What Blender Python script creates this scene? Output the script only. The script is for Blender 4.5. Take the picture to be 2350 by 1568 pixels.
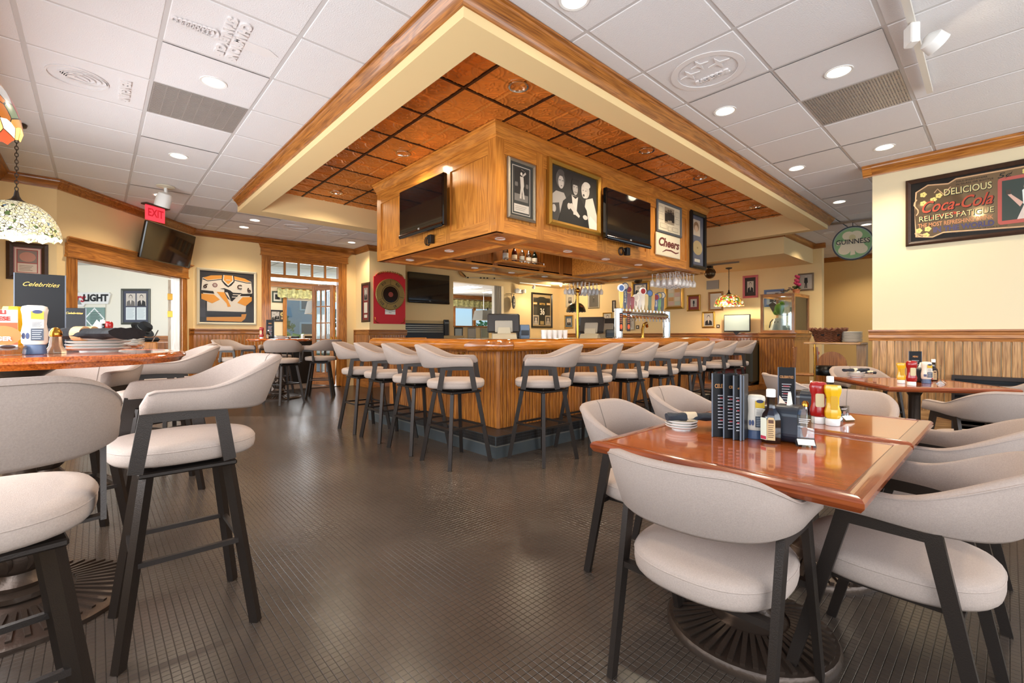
import bpy, bmesh, math, random
from mathutils import Vector, Matrix
for o in list(bpy.data.objects): bpy.data.objects.remove(o)
SC = bpy.context.scene
COL = SC.collection
random.seed(7)
PI = math.pi
# ------------------------------------------------------------------ camera
# x runs along the long side of the bar (right-away), y along its short side (left-away), metres
FPX, CX, HY, EYE, YAW = 1044.44, 1175.0, 768.0, 1.15, math.radians(47.55)
cam_d = bpy.data.cameras.new('camera'); cam = bpy.data.objects.new('camera', cam_d); COL.objects.link(cam)
cam.location = (0, 0, EYE); cam.rotation_euler = (PI/2, 0, YAW - PI/2)
cam_d.sensor_width = 36; cam_d.lens = 36*FPX/2350; cam_d.shift_y = -(784-HY)/2350; cam_d.clip_start = 0.05
SC.camera = cam
# ------------------------------------------------------------------ world, daylight, exposure
W = bpy.data.worlds.new('World'); SC.world = W; W.use_nodes = True
bg = W.node_tree.nodes['Background']
sky = W.node_tree.nodes.new('ShaderNodeTexSky'); sky.sky_type = 'HOSEK_WILKIE'; sky.turbidity = 4
sky.sun_direction = Vector((-0.5, 0.35, 0.8)).normalized()
W.node_tree.links.new(sky.outputs[0], bg.inputs[0]); bg.inputs[1].default_value = 3.2
def area(name, loc, direction, sx, sy, power, col=(1, 1, 1)):
    d = bpy.data.lights.new(name, 'AREA'); d.shape = 'RECTANGLE'; d.size = sx; d.size_y = sy
    d.energy = power; d.color = col
    o = bpy.data.objects.new(name, d); COL.objects.link(o); o.location = loc
    o.rotation_euler = Vector(direction).to_track_quat('-Z', 'Z').to_euler()
    return o
# daylight through the tall street windows behind and to the left of the camera
DAY = (0.93, 0.97, 1.0)
area('window_daylight', (-0.80, 4.0, 1.38), (1, 0.05, -0.18), 1.2, 5.0, 78, DAY)
area('window_daylight', (-0.80, -0.9, 1.38), (1, 0.10, -0.18), 1.2, 4.2, 26, DAY)
area('window_daylight', (2.6, -2.95, 1.5), (0.1, 1, 0.12), 8.4, 1.4, 95, DAY)
# daylight in the two rooms behind
area('window_daylight', (6.0, 14.7, 1.9), (0, -1, -0.1), 8.0, 1.6, 210, DAY)
area('window_daylight', (-2.3, 9.0, 1.9), (1, 0.6, -0.1), 2.6, 1.7, 95, DAY)
SC.view_settings.view_transform = 'Standard'; SC.view_settings.look = 'None'
SC.view_settings.exposure = 1.0; SC.view_settings.gamma = 1.0; SC.view_settings.use_curve_mapping = False
# ------------------------------------------------------------------ layout helpers
FW = Vector((math.cos(YAW), math.sin(YAW))); RT = Vector((math.sin(YAW), -math.cos(YAW)))
def ray(px, py):
    a = (px-CX)/FPX; d = FW + RT*a
    return Vector((d.x, d.y, (HY-py)/FPX))
def hit(px, py, plane):
    p, n = plane; r = ray(px, py); o = Vector((0, 0, EYE))
    return o + r*((p-o).dot(n)/r.dot(n))
def on_z(px, py, z): return hit(px, py, (Vector((0, 0, z)), Vector((0, 0, 1))))
def pl_u(u): return (Vector((u, 0, 0)), Vector((1, 0, 0)))
def pl_v(v): return (Vector((0, v, 0)), Vector((0, 1, 0)))
# ------------------------------------------------------------------ mesh builder
def ell(cx, cz, rx, rz=None, n=20, a0=0, a1=2*PI):
    rz = rx if rz is None else rz
    k = n if abs(a1-a0-2*PI) < 1e-6 else n+1
    return [(cx+rx*math.cos(a0+(a1-a0)*i/n), cz+rz*math.sin(a0+(a1-a0)*i/n)) for i in range(k)]
def rectp(x0, x1, z0, z1): return [(x0, z0), (x1, z0), (x1, z1), (x0, z1)]
def rrect(x0, x1, z0, z1, r, n=4):
    p = []
    for cx, cz, a in ((x1-r, z1-r, 0), (x0+r, z1-r, PI/2), (x0+r, z0+r, PI), (x1-r, z0+r, 1.5*PI)):
        p += [(cx+r*math.cos(a+PI/2*i/n), cz+r*math.sin(a+PI/2*i/n)) for i in range(n+1)]
    return p
class MB:
    def __init__(s): s.v = []; s.f = []; s.mi = []; s.m = 0
    def add(s, vs, fs):
        b = len(s.v); s.v += [tuple(q) for q in vs]
        s.f += [tuple(i+b for i in q) for q in fs]; s.mi += [s.m]*len(fs); return s
    def box(s, x0, x1, y0, y1, z0, z1):
        if x0 > x1: x0, x1 = x1, x0
        if y0 > y1: y0, y1 = y1, y0
        if z0 > z1: z0, z1 = z1, z0
        return s.add([(x0,y0,z0),(x1,y0,z0),(x1,y1,z0),(x0,y1,z0),(x0,y0,z1),(x1,y0,z1),(x1,y1,z1),(x0,y1,z1)],
              [(0,3,2,1),(4,5,6,7),(0,1,5,4),(1,2,6,5),(2,3,7,6),(3,0,4,7)])
    def cbox(s, x0, x1, y0, y1, z0, z1, c=.004):
        P = rectp(x0+c, x1-c, y0+c, y1-c); Q = [(x0+c,y0),(x1-c,y0),(x1,y0+c),(x1,y1-c),(x1-c,y1),(x0+c,y1),(x0,y1-c),(x0,y0+c)]
        def ins(k): return [(min(max(x, x0+k), x1-k), min(max(y, y0+k), y1-k)) for x, y in Q]
        I = ins(c)
        rows = [[(x,y,z0) for x,y in I], [(x,y,z0+c) for x,y in Q], [(x,y,z1-c) for x,y in Q], [(x,y,z1) for x,y in I]]
        return s.loft(rows)
    def loft(s, rows, cap=True, closed=True):
        b = []; n = len(rows[0]); fs = []
        for r in rows: b += r
        for i in range(len(rows)-1):
            for j in range(n if closed else n-1):
                k = (j+1) % n; fs.append((i*n+j, i*n+k, (i+1)*n+k, (i+1)*n+j))
        if cap:
            fs.append(tuple(range(n-1, -1, -1))); fs.append(tuple((len(rows)-1)*n+j for j in range(n)))
        return s.add(b, fs)
    def lathe(s, prof, n=24, c=(0, 0, 0), sx=1, sy=1, e=2, a=0):
        rows = []
        for r, z in prof:
            row = []
            for j in range(n):
                t = 2*PI*j/n + a; cs, sn = math.cos(t), math.sin(t)
                k = 1 if e == 2 else (abs(cs)**e+abs(sn)**e)**(-1/e)
                row.append((c[0]+sx*r*k*cs, c[1]+sy*r*k*sn, c[2]+z))
            rows.append(row)
        return s.loft(rows)
    def flat(s, poly, y0, y1):
        n = len(poly)
        return s.add([(x,y0,z) for x,z in poly]+[(x,y1,z) for x,z in poly],
              [tuple(range(n)), tuple(range(2*n-1, n-1, -1))]+[(i,i+n,(i+1)%n+n,(i+1)%n) for i in range(n)])
    def slab(s, poly, z0, z1):
        n = len(poly)
        return s.add([(x,y,z0) for x,y in poly]+[(x,y,z1) for x,y in poly],
              [tuple(range(n-1,-1,-1)), tuple(range(n, 2*n))]+[(i,(i+1)%n,(i+1)%n+n,i+n) for i in range(n)])
    def bar(s, p, q, w, d, up=(0, 0, 1), w2=None, d2=None):
        p, q = Vector(p), Vector(q); t = (q-p).normalized(); u = Vector(up)
        a = t.cross(u)
        if a.length < 1e-4: a = t.cross(Vector((1, 0, 0)))
        a.normalize(); b = a.cross(t)
        def sec(c, w, d): return [c+a*w/2+b*d/2, c-a*w/2+b*d/2, c-a*w/2-b*d/2, c+a*w/2-b*d/2]
        return s.loft([sec(p, w, d), sec(q, w2 or w, d2 or d)])
    def tube(s, pts, r, n=8, closed=False, rs=None):
        P = [Vector(p) for p in pts]; rows = []; m = len(P); ref = None
        for i, p in enumerate(P):
            t = (P[(i+1) % m if closed else min(i+1, m-1)] - P[(i-1) % m if closed else max(i-1, 0)])
            t = t.normalized() if t.length > 1e-9 else Vector((0, 0, 1))
            if ref is None: ref = Vector((0, 0, 1)) if abs(t.z) < .9 else Vector((1, 0, 0))
            a = t.cross(ref).normalized(); b = a.cross(t); ref = b if not closed else ref
            rr = rs[i] if rs else r
            rows.append([p + a*rr*math.cos(2*PI*j/n) + b*rr*math.sin(2*PI*j/n) for j in range(n)])
        if closed: rows.append(rows[0]); return s.loft(rows, cap=False)
        return s.loft(rows)
    def ball(s, c, r, n=12, sz=1, sx=1, sy=1):
        k = n//2+1
        return s.lathe([(max(1e-4, r*math.sin(PI*i/k)), -r*sz*math.cos(PI*i/k)) for i in range(k+1)], n, c, sx, sy)
    def grid(s, rows, closed=False): return s.loft(rows, cap=False, closed=closed)
    def mesh(s, name, mats, smooth=False, ang=.7):
        me = bpy.data.meshes.new(name); me.from_pydata(s.v, [], s.f)
        for m in (mats if isinstance(mats, (list, tuple)) else [mats]): me.materials.append(m)
        if any(s.mi): me.polygons.foreach_set('material_index', s.mi)
        if len(s.f) < 30000:
            bm = bmesh.new(); bm.from_mesh(me); bmesh.ops.recalc_face_normals(bm, faces=bm.faces); bm.to_mesh(me); bm.free()
        if smooth:
            me.polygons.foreach_set('use_smooth', [True]*len(me.polygons)); me.set_sharp_from_angle(angle=ang)
        me.update(); return me
    def build(s, name, mats, parent=None, smooth=False, loc=None, rot=None, ang=.7):
        return link(name, s.mesh(name, mats, smooth, ang), parent, loc, rot)
def link(name, me, parent=None, loc=None, rot=None):
    o = bpy.data.objects.new(name, me); COL.objects.link(o)
    if parent: o.parent = parent
    if loc is not None: o.location = loc
    if rot is not None: o.rotation_euler = rot if isinstance(rot, (tuple, list)) else (0, 0, rot)
    return o
def tag(o, label=None, cat=None, group=None, kind=None):
    if label: o['label'] = label
    if cat: o['category'] = cat
    if group: o['group'] = group
    if kind: o['kind'] = kind
    return o
def thing(name, label, cat, loc=(0, 0, 0), rot=0, group=None):
    o = link(name, None, None, loc, rot); o.empty_display_size = .1
    return tag(o, label, cat, group)
def struct(o): o['kind'] = 'structure'; return o
def kids(o): return KIDS.get(o.name, [])
KIDS = {}
def register(root):
    KIDS.clear()
    for o in COL.objects:
        if o.parent: KIDS.setdefault(o.parent.name, []).append(o)
NEWK = {}
def copy_tree(o, parent=None):
    c = o.copy(); COL.objects.link(c); c.parent = parent; NEWK[c.name] = []
    for ch in kids(o): NEWK[c.name].append(copy_tree(ch, c))
    return c
def place(root, loc, rot, label=None, group=None, cat=None):
    c = copy_tree(root); c.location = loc; c.rotation_euler = rot if isinstance(rot, (tuple, list)) else (0, 0, rot)
    if label: c['label'] = label
    if group: c['group'] = group
    return c
# ------------------------------------------------------------------ materials
def lin(h):
    if not isinstance(h, str): return tuple(h)+(1,)
    c = [int(h[i:i+2], 16)/255 for i in (0, 2, 4)]
    return tuple(((x+.055)/1.055)**2.4 if x > .04045 else x/12.92 for x in c)+(1,)
MATS = {}
def nd(nt, t, **kw):
    n = nt.nodes.new('ShaderNode'+t)
    for k, v in kw.items(): setattr(n, k, v)
    return n
def mat(name, col='808080', rough=.5, metal=0, emit=None, es=1, trans=0, ior=1.45, alpha=1, coat=0, bump=0, bscale=60, var=0, vscale=8, spec=.5):
    if name in MATS: return MATS[name]
    m = bpy.data.materials.new(name); m.use_nodes = True; nt = m.node_tree; b = nt.nodes['Principled BSDF']; L = nt.links.new
    b.inputs['Base Color'].default_value = lin(col); b.inputs['Roughness'].default_value = rough; b.inputs['Metallic'].default_value = metal
    b.inputs['Specular IOR Level'].default_value = spec
    if emit: b.inputs['Emission Color'].default_value = lin(emit); b.inputs['Emission Strength'].default_value = es
    if trans: b.inputs['Transmission Weight'].default_value = trans; b.inputs['IOR'].default_value = ior
    if alpha < 1: b.inputs['Alpha'].default_value = alpha
    if coat: b.inputs['Coat Weight'].default_value = coat; b.inputs['Coat Roughness'].default_value = .08
    tc = nd(nt, 'TexCoord')
    if bump:
        n = nd(nt, 'TexNoise'); n.inputs['Scale'].default_value = bscale; n.inputs['Detail'].default_value = 4
        L(tc.outputs['Object'], n.inputs['Vector']); bp = nd(nt, 'Bump'); bp.inputs['Strength'].default_value = bump; bp.inputs['Distance'].default_value = .01
        L(n.outputs['Fac'], bp.inputs['Height']); L(bp.outputs[0], b.inputs['Normal'])
    if var:
        n = nd(nt, 'TexNoise'); n.inputs['Scale'].default_value = vscale; n.inputs['Detail'].default_value = 5; L(tc.outputs['Object'], n.inputs['Vector'])
        h = nd(nt, 'HueSaturation'); h.inputs['Color'].default_value = lin(col)
        mr = nd(nt, 'MapRange'); mr.inputs['To Min'].default_value = 1-var; mr.inputs['To Max'].default_value = 1+var
        mr.inputs['From Min'].default_value = .3; mr.inputs['From Max'].default_value = .7
        L(n.outputs['Fac'], mr.inputs['Value']); L(mr.outputs[0], h.inputs['Value']); L(h.outputs[0], b.inputs['Base Color'])
    MATS[name] = m; return m
def wood(name, c1, c2, axis='z', rough=.35, coat=.3, scale=1.0, cath=.5, vary=.12, bump=.08):
    """oak: long pores and cathedral grain along one local axis"""
    key = name+axis
    if key in MATS: return MATS[key]
    m = bpy.data.materials.new('wood_'+key); m.use_nodes = True; nt = m.node_tree; b = nt.nodes['Principled BSDF']; L = nt.links.new
    tc = nd(nt, 'TexCoord'); oi = nd(nt, 'ObjectInfo'); ad = nd(nt, 'VectorMath', operation='ADD'); cb = nd(nt, 'CombineXYZ')
    mu = nd(nt, 'Math', operation='MULTIPLY'); mu.inputs[1].default_value = 13.7; L(oi.outputs['Random'], mu.inputs[0])
    for i in range(3): L(mu.outputs[0], cb.inputs[i])
    L(tc.outputs['Object'], ad.inputs[0]); L(cb.outputs[0], ad.inputs[1])
    def mapped(fast, slow):
        mp = nd(nt, 'Mapping'); sc = [fast]*3; sc['xyz'.index(axis)] = slow
        mp.inputs['Scale'].default_value = [q*scale for q in sc]; L(ad.outputs[0], mp.inputs['Vector']); return mp
    a = nd(nt, 'TexNoise'); a.inputs['Scale'].default_value = 1; a.inputs['Detail'].default_value = 3; a.inputs['Distortion'].default_value = .6
    L(mapped(9, .9).outputs[0], a.inputs['Vector'])
    w = nd(nt, 'Math', operation='MULTIPLY'); w.inputs[1].default_value = 46; L(a.outputs['Fac'], w.inputs[0])
    sn = nd(nt, 'Math', operation='SINE'); L(w.outputs[0], sn.inputs[0])
    f = nd(nt, 'TexNoise'); f.inputs['Scale'].default_value = 1; f.inputs['Detail'].default_value = 5; L(mapped(170, 5).outputs[0], f.inputs['Vector'])
    s1 = nd(nt, 'MapRange'); s1.inputs['From Min'].default_value = -1; s1.inputs['From Max'].default_value = 1; s1.inputs['To Min'].default_value = 0; s1.inputs['To Max'].default_value = cath
    L(sn.outputs[0], s1.inputs['Value'])
    s2 = nd(nt, 'MapRange'); s2.inputs['From Min'].default_value = .35; s2.inputs['From Max'].default_value = .7; s2.inputs['To Max'].default_value = 1-cath
    L(f.outputs['Fac'], s2.inputs['Value'])
    sm = nd(nt, 'Math', operation='ADD'); L(s1.outputs[0], sm.inputs[0]); L(s2.outputs[0], sm.inputs[1])
    mx = nd(nt, 'Mix', data_type='RGBA'); mx.inputs[6].default_value = lin(c1); mx.inputs[7].default_value = lin(c2); L(sm.outputs[0], mx.inputs[0])
    h = nd(nt, 'HueSaturation'); L(mx.outputs[2], h.inputs['Color'])
    vr = nd(nt, 'MapRange'); vr.inputs['To Min'].default_value = 1-vary; vr.inputs['To Max'].default_value = 1+vary
    L(oi.outputs['Random'], vr.inputs['Value']); L(vr.outputs[0], h.inputs['Value']); L(h.outputs[0], b.inputs['Base Color'])
    bp = nd(nt, 'Bump'); bp.inputs['Strength'].default_value = bump; bp.inputs['Distance'].default_value = .002; L(sm.outputs[0], bp.inputs['Height']); L(bp.outputs[0], b.inputs['Normal'])
    b.inputs['Roughness'].default_value = rough; b.inputs['Coat Weight'].default_value = coat; b.inputs['Coat Roughness'].default_value = .06
    MATS[key] = m; return m
def oak(ax='z'): return wood('oak', 'd08a3c', '7c4012', ax, cath=.35)
def oakd(ax='z'): return wood('oak_trim', 'c07a34', '6e3a0c', ax, cath=.35)
def oakbar(ax='z'): return wood('oak_bar', 'e0903a', '743408', ax, cath=.28)
def oaklit(ax='z'): return wood('oak_lit', 'd6a56c', '7e5026', ax, rough=.42, coat=.15, cath=.4)  # paler than oak: light on the right wall planks put into the colour
def cherry(ax='y'): return wood('table_top', 'cc6826', '7e320c', ax, rough=.16, coat=.8, cath=.18, vary=.04, bump=.04)
def cherrye(ax='y'): return wood('table_edge', '9a4a22', '6a2a10', ax, rough=.2, coat=.7, cath=.3, vary=.04, bump=.1)
def glossoak(ax='y'): return wood('bar_top', 'c67a28', '94500f', ax, rough=.14, coat=.9, cath=.4, vary=.05, bump=.03)
CREAM = mat('cream_plaster', 'efd39c', .75, bump=.05, bscale=220)
TILEW = mat('ceiling_tile', 'e2e0e2', .9, bump=.35, bscale=130)
TBAR = mat('ceiling_grid', 'c9c6c6', .6)
WHITE = mat('white_enamel', 'ececea', .35)
BLACK = mat('black_plastic', '101012', .35)
GLOSSB = mat('black_gloss', '08090b', .12, coat=.4)
CHAR = mat('charcoal_metal', '352d28', .38, metal=.5, bump=.12, bscale=300)
IRON = mat('cast_iron', '4c3f36', .34, metal=.6, bump=.2, bscale=40)
CHROME = mat('chrome', 'd8d8d6', .12, metal=1)
BRASS = mat('brass', 'b8893a', .22, metal=1)
GOLD = mat('gold_frame', 'b58a3a', .35, metal=.7, bump=.2, bscale=90)
SILVER = mat('silver_frame', 'a09a8c', .35, metal=.7, bump=.2, bscale=90)
BFRAME = mat('black_frame', '15120f', .3)
DKWOOD = mat('walnut_frame', '3a2416', .4, var=.2, vscale=30)
def fabric(name, col):
    if name in MATS: return MATS[name]
    m = mat(name, col, .95, bump=.35, bscale=900, var=.07, vscale=260, spec=.15); return m
LINEN = fabric('linen_upholstery', 'ae9c91')
LINENS = fabric('linen_seat', 'b9a79b')
def glassm(name='clear_glass', col='ffffff', rough=.02):
    return mat(name, col, rough, trans=1, ior=1.45)
def thin_glass(name='pane_glass', op=.12, tint='e8f0f0', ior=1.45):
    if name in MATS: return MATS[name]
    m = bpy.data.materials.new(name); m.use_nodes = True; nt = m.node_tree; nt.nodes.clear(); L = nt.links.new
    t = nd(nt, 'BsdfTransparent'); t.inputs[0].default_value = lin(tint); g = nd(nt, 'BsdfGlossy'); g.inputs['Roughness'].default_value = .03
    fr = nd(nt, 'Fresnel'); fr.inputs[0].default_value = ior; ad = nd(nt, 'Math', operation='ADD'); ad.inputs[1].default_value = op; L(fr.outputs[0], ad.inputs[0])
    mx = nd(nt, 'MixShader'); L(ad.outputs[0], mx.inputs[0]); L(t.outputs[0], mx.inputs[1]); L(g.outputs[0], mx.inputs[2])
    o = nd(nt, 'OutputMaterial'); L(mx.outputs[0], o.inputs[0]); MATS[name] = m; return m
def ink(h, rough=.6): return mat('print_'+h, h, rough)
# ------------------------------------------------------------------ lettering
TXT = {}
def text_mesh(s, size, depth=.002, shear=0, bold=0, align='CENTER', sx=1):
    key = (s, round(size, 4), depth, shear, bold, align, sx)
    if key in TXT: return TXT[key]
    c = bpy.data.curves.new('lettering', 'FONT'); c.body = s; c.size = size; c.extrude = depth/2; c.shear = shear; c.offset = bold
    c.align_x = align; c.align_y = 'CENTER'; c.resolution_u = 3
    o = bpy.data.objects.new('lettering', c); me = bpy.data.meshes.new_from_object(o)
    bpy.data.objects.remove(o); bpy.data.curves.remove(c)
    for v in me.vertices: v.co.x *= sx
    TXT[key] = me; return me
def text(parent, s, size, x, y, z, m, name='lettering', shear=0, bold=0, align='CENTER', sx=1, rot=None, depth=.002):
    me = text_mesh(s, size, depth, shear, bold, align, sx)
    if not me.materials: me.materials.append(m)
    elif me.materials[0] != m: me = me.copy(); me.materials[0] = m
    return link(name, me, parent, (x, y, z), rot or (PI/2, 0, 0))

def text_fit(parent, s, x0, x1, z, cap, y, m, shear=0, bold=0, rot=None, name='lettering'):
    """lettering with a given cap height, squeezed or stretched to lie between x0 and x1"""
    o = text(parent, s, cap/.72, (x0+x1)/2, y, z, m, name, shear, bold, rot=rot); xs = [v.co.x for v in o.data.vertices]
    w = max(xs)-min(xs); o.scale = ((x1-x0)/w, 1, 1); o.location.x -= (max(xs)+min(xs))/2*(x1-x0)/w; return o
# ================================================================== the setting
CEIL, VB, UB, COPZ = 3.07, 10.03, 11.3, 3.22
def vis(p, m=.12):
    d = p.x*FW.x+p.y*FW.y
    if d < .25: return False
    x = CX+FPX*(p.x*RT.x+p.y*RT.y)/d; y = HY-FPX*(p.z-EYE)/d
    return -2350*m < x < 2350*(1+m) and -1568*m < y < 1568*(1+m)
def moulding(name, path, prof, m, parent=None, closed=False):
    """sweep a profile (out, z) along a plan path; 'out' is to the right of travel, corners are mitred"""
    n = len(path); rows = []
    P = [Vector(p) for p in path]
    for i in range(n):
        a = P[i]-P[i-1] if (i > 0 or closed) else P[1]-P[0]
        b = P[(i+1) % n]-P[i] if (i < n-1 or closed) else P[-1]-P[-2]
        a.normalize(); b.normalize(); na, nb = Vector((a.y, -a.x)), Vector((b.y, -b.x))
        mt = (na+nb); mt = mt/ max(.2, mt.dot(na)) if mt.length > 1e-6 else na
        rows.append([(P[i].x+mt.x*o, P[i].y+mt.y*o, z) for o, z in prof])
    if closed: rows.append(rows[0])
    b = MB().loft(rows, cap=not closed)
    if callable(m):       # grain follows each run
        k = len(prof); ax = []
        for i in range(len(rows)-1):
            d = P[(i+1) % n]-P[i]; ax += [0 if abs(d.x) > abs(d.y) else 1]*k
        b.mi = ax+[0]*(len(b.f)-len(ax)); m = [m('x'), m('y')]
    return b.build(name, m, parent, smooth=True, ang=.5)
def crown_prof(z, h=.11, d=.08): return [(0, z-h), (.012, z-h), (.016, z-h+.018), (d*.45, z-h*.55), (d*.8, z-h*.3), (d*.84, z-.02), (d, z-.016), (d, z), (0, z)]
def axis_of(a, b):
    a, b = Vector(a), Vector(b); d = b-a
    return 'x' if abs(d.x) > abs(d.y) else 'y'
def trim(i, path, prof, m): return struct(moulding('trim_%d' % i, path, prof, m))
PLK = {}
def planks(parent, p0, p1, z0, z1, w, m, t=.018, name='plank'):
    p0, p1 = Vector(p0), Vector(p1); d = p1-p0; n = max(1, round(d.length/w)); w = d.length/n; key = (round(w, 3), z1-z0, m.name, t)
    if key not in PLK:
        c = .005; b = MB(); x1 = w-.0075
        b.add([(0,0,0),(x1,0,0),(x1,-t+c,0),(x1-c,-t,0),(c,-t,0),(0,-t+c,0)]+[(0,0,z1-z0),(x1,0,z1-z0),(x1,-t+c,z1-z0),(x1-c,-t,z1-z0),(c,-t,z1-z0),(0,-t+c,z1-z0)],
              [(i,(i+1)%6,(i+1)%6+6,i+6) for i in range(6)]+[(5,4,3,2,1,0),(6,7,8,9,10,11)])
        PLK[key] = b.mesh(name, m)
    rz = math.atan2(d.y, d.x)
    for i in range(n):
        q = p0+d*(i/n); link(name, PLK[key], parent, (q.x, q.y, z0), rz)
def wallbox(name, boxes, m=CREAM, side=None):
    b = MB()
    for x in boxes: b.box(*x)
    return struct(b.build(name, m))
# ---- floor: rubber mosaic, small raised squares
def floor_mat():
    m = mat('floor_mosaic', '3b322b', .38, spec=.45); nt = m.node_tree; L = nt.links.new; b = nt.nodes['Principled BSDF']; tc = nd(nt, 'TexCoord')
    n = nd(nt, 'TexNoise'); n.inputs['Scale'].default_value = 1.3; n.inputs['Detail'].default_value = 5; L(tc.outputs['Object'], n.inputs['Vector'])
    n2 = nd(nt, 'TexNoise'); n2.inputs['Scale'].default_value = 45; n2.inputs['Detail'].default_value = 3; L(tc.outputs['Object'], n2.inputs['Vector'])
    cr = nd(nt, 'ValToRGB'); cr.color_ramp.elements[0].position = .36; cr.color_ramp.elements[1].position = .66
    cr.color_ramp.elements[0].color = lin('40372f'); cr.color_ramp.elements[1].color = lin('4c4239'); L(n.outputs['Fac'], cr.inputs[0])
    mr = nd(nt, 'MapRange'); mr.inputs['To Min'].default_value = .22; mr.inputs['To Max'].default_value = .28; L(n2.outputs['Fac'], mr.inputs['Value']); L(mr.outputs[0], b.inputs['Roughness'])
    sx = nd(nt, 'SeparateXYZ'); L(tc.outputs['Object'], sx.inputs[0]); es = []
    for i in (0, 1):
        q = nd(nt, 'Math', operation='DIVIDE'); q.inputs[1].default_value = .027; L(sx.outputs[i], q.inputs[0])
        fr = nd(nt, 'Math', operation='FRACT'); L(q.outputs[0], fr.inputs[0])
        c = nd(nt, 'Math', operation='SUBTRACT'); c.inputs[1].default_value = .5; L(fr.outputs[0], c.inputs[0])
        ab = nd(nt, 'Math', operation='ABSOLUTE'); L(c.outputs[0], ab.inputs[0]); es.append(ab)
    mx = nd(nt, 'Math', operation='MAXIMUM'); L(es[0].outputs[0], mx.inputs[0]); L(es[1].outputs[0], mx.inputs[1])
    st = nd(nt, 'MapRange'); st.inputs['From Min'].default_value = .40; st.inputs['From Max'].default_value = .47; st.inputs['To Min'].default_value = 1; st.inputs['To Max'].default_value = 0; L(mx.outputs[0], st.inputs['Value'])
    gm = nd(nt, 'Mix', data_type='RGBA'); gm.inputs[6].default_value = lin('211b17'); L(cr.outputs[0], gm.inputs[7]); L(st.outputs[0], gm.inputs[0]); L(gm.outputs[2], b.inputs['Base Color'])
    bp = nd(nt, 'Bump'); bp.inputs['Strength'].default_value = .25; bp.inputs['Distance'].default_value = .001; L(st.outputs[0], bp.inputs['Height']); L(bp.outputs[0], b.inputs['Normal'])
    return m
FLOOR = floor_mat()
FLT = mat('mosaic_square', '473d35', .24, spec=.5, var=.25, vscale=1.4, bump=.05, bscale=120)
GROUT = mat('mosaic_grout', '241e1a', .7)
fl = struct(MB().box(-2.2, 14, -3.3, VB+.04, -.06, 0).build('floor', FLOOR))
P_ = .027
cells = []
for i in range(-60, 250):
    for j in range(-60, 290):
        x, y = (i+.5)*P_, (j+.5)*P_; d = x*FW.x+y*FW.y
        if not 0.9 < d < 6.4: continue
        r = x*RT.x+y*RT.y; px = CX+FPX*r/d; py = HY+FPX*EYE/d
        if -90 < px < 2440 and py < 1650: cells.append((py, i, j))
cells.sort(reverse=True)
inview = [c for c in cells if c[0] < 1568]
rest = [c for c in cells if c[0] >= 1568]
near, rest = inview[:300], rest+inview[300:]
g = .0012; w = P_-g
def sq(b, x, y, c=.0014, h=.0014):
    b.add([(x,y,0),(x+w,y,0),(x+w,y+w,0),(x,y+w,0),(x+c,y+c,h),(x+w-c,y+c,h),(x+w-c,y+w-c,h),(x+c,y+w-c,h)],
          [(4,5,6,7),(0,1,5,4),(1,2,6,5),(2,3,7,6),(3,0,4,7)])
b = MB(); sq(b, 0, 0); sqm = b.mesh('floor_tile', FLT)
for py, i, j in near: link('floor_tile', sqm, fl, (i*P_, j*P_, .0002))
V, Fc = [], []
b = MB()
for py, i, j in rest: sq(b, i*P_, j*P_)
b.v = [(x, y, z+.0002) for x, y, z in b.v]
o = b.build('mosaic_field', FLT, fl); o['kind'] = 'stuff'
struct(MB().box(-4, 14, VB+.04, 15.4, -.06, -.002).build('floor_dining_room', mat('dining_floor', '8c7a70', .35, var=.15, vscale=3)))
o = MB().box(2.5, 4.06, VB+.0, VB+.09, 0, .012).build('trim_1', mat('threshold', '5a4a3e', .4, metal=.4)); struct(o)
# ---- walls
T = .16
LW = -.83
wl = wallbox('wall_left', [(LW-T, LW, -3.2, 6.6, 0, .75), (LW-T, LW, -3.2, 6.6, 2.72, CEIL), (LW-T, LW, 6.6, 8.0, 0, CEIL)])
wallbox('wall_alcove', [(LW-T, -.357, 8.0, 8.0+T, 0, CEIL)])
wallbox('wall_front', [(-.9, 7.4, -3.2-T, -3.2, 0, .75), (-.9, 7.4, -3.2-T, -3.2, 2.72, CEIL), (2.0, 2.4, -3.2-T, -3.2, .75, 2.72), (7.0, 7.4, -3.2-T, -3.2, .75, 2.72)])
A2, B2 = Vector((-.357, 8.0)), Vector((1.31, VB)); DL = (B2-A2).length; DA = (B2-A2)/DL; NA = Vector((DA.y, -DA.x)); ANG = math.atan2(DA.y, DA.x)
PL_ANG = (Vector((A2.x, A2.y, 0)), Vector((NA.x, NA.y, 0)))
wa = MB().box(0, .253, 0, .14, 0, CEIL).box(2.29, DL+.1, 0, .14, 0, CEIL).box(.253, 2.29, 0, .14, 2.15, CEIL).build('wall_angled', CREAM, loc=(A2.x, A2.y, 0), rot=ANG); struct(wa)
wb = wallbox('wall_back', [(1.25, 2.54, VB, VB+.14, 0, CEIL), (4.03, 4.5, VB, VB+.14, 0, CEIL), (2.54, 4.03, VB, VB+.14, 2.74, CEIL)])
UR0, UR1, VR = 4.36, 5.23, 9.33
wr = wallbox('wall_chimney', [(UR0, UR1, VR, VB+.14, 0, CEIL)])
OU0, OU1, OZ = 7.05, 8.85, 2.6
wt = wallbox('wall_bar', [(UR1, OU0, VB, VB+.14, 0, CEIL), (OU1, UB+.3, VB, VB+.14, 0, CEIL), (OU0, OU1, VB, VB+.14, OZ, CEIL)])
wp = wallbox('wall_pictures', [(UB, UB+T, 2.67, VB+.1, 0, CEIL)])
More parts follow.
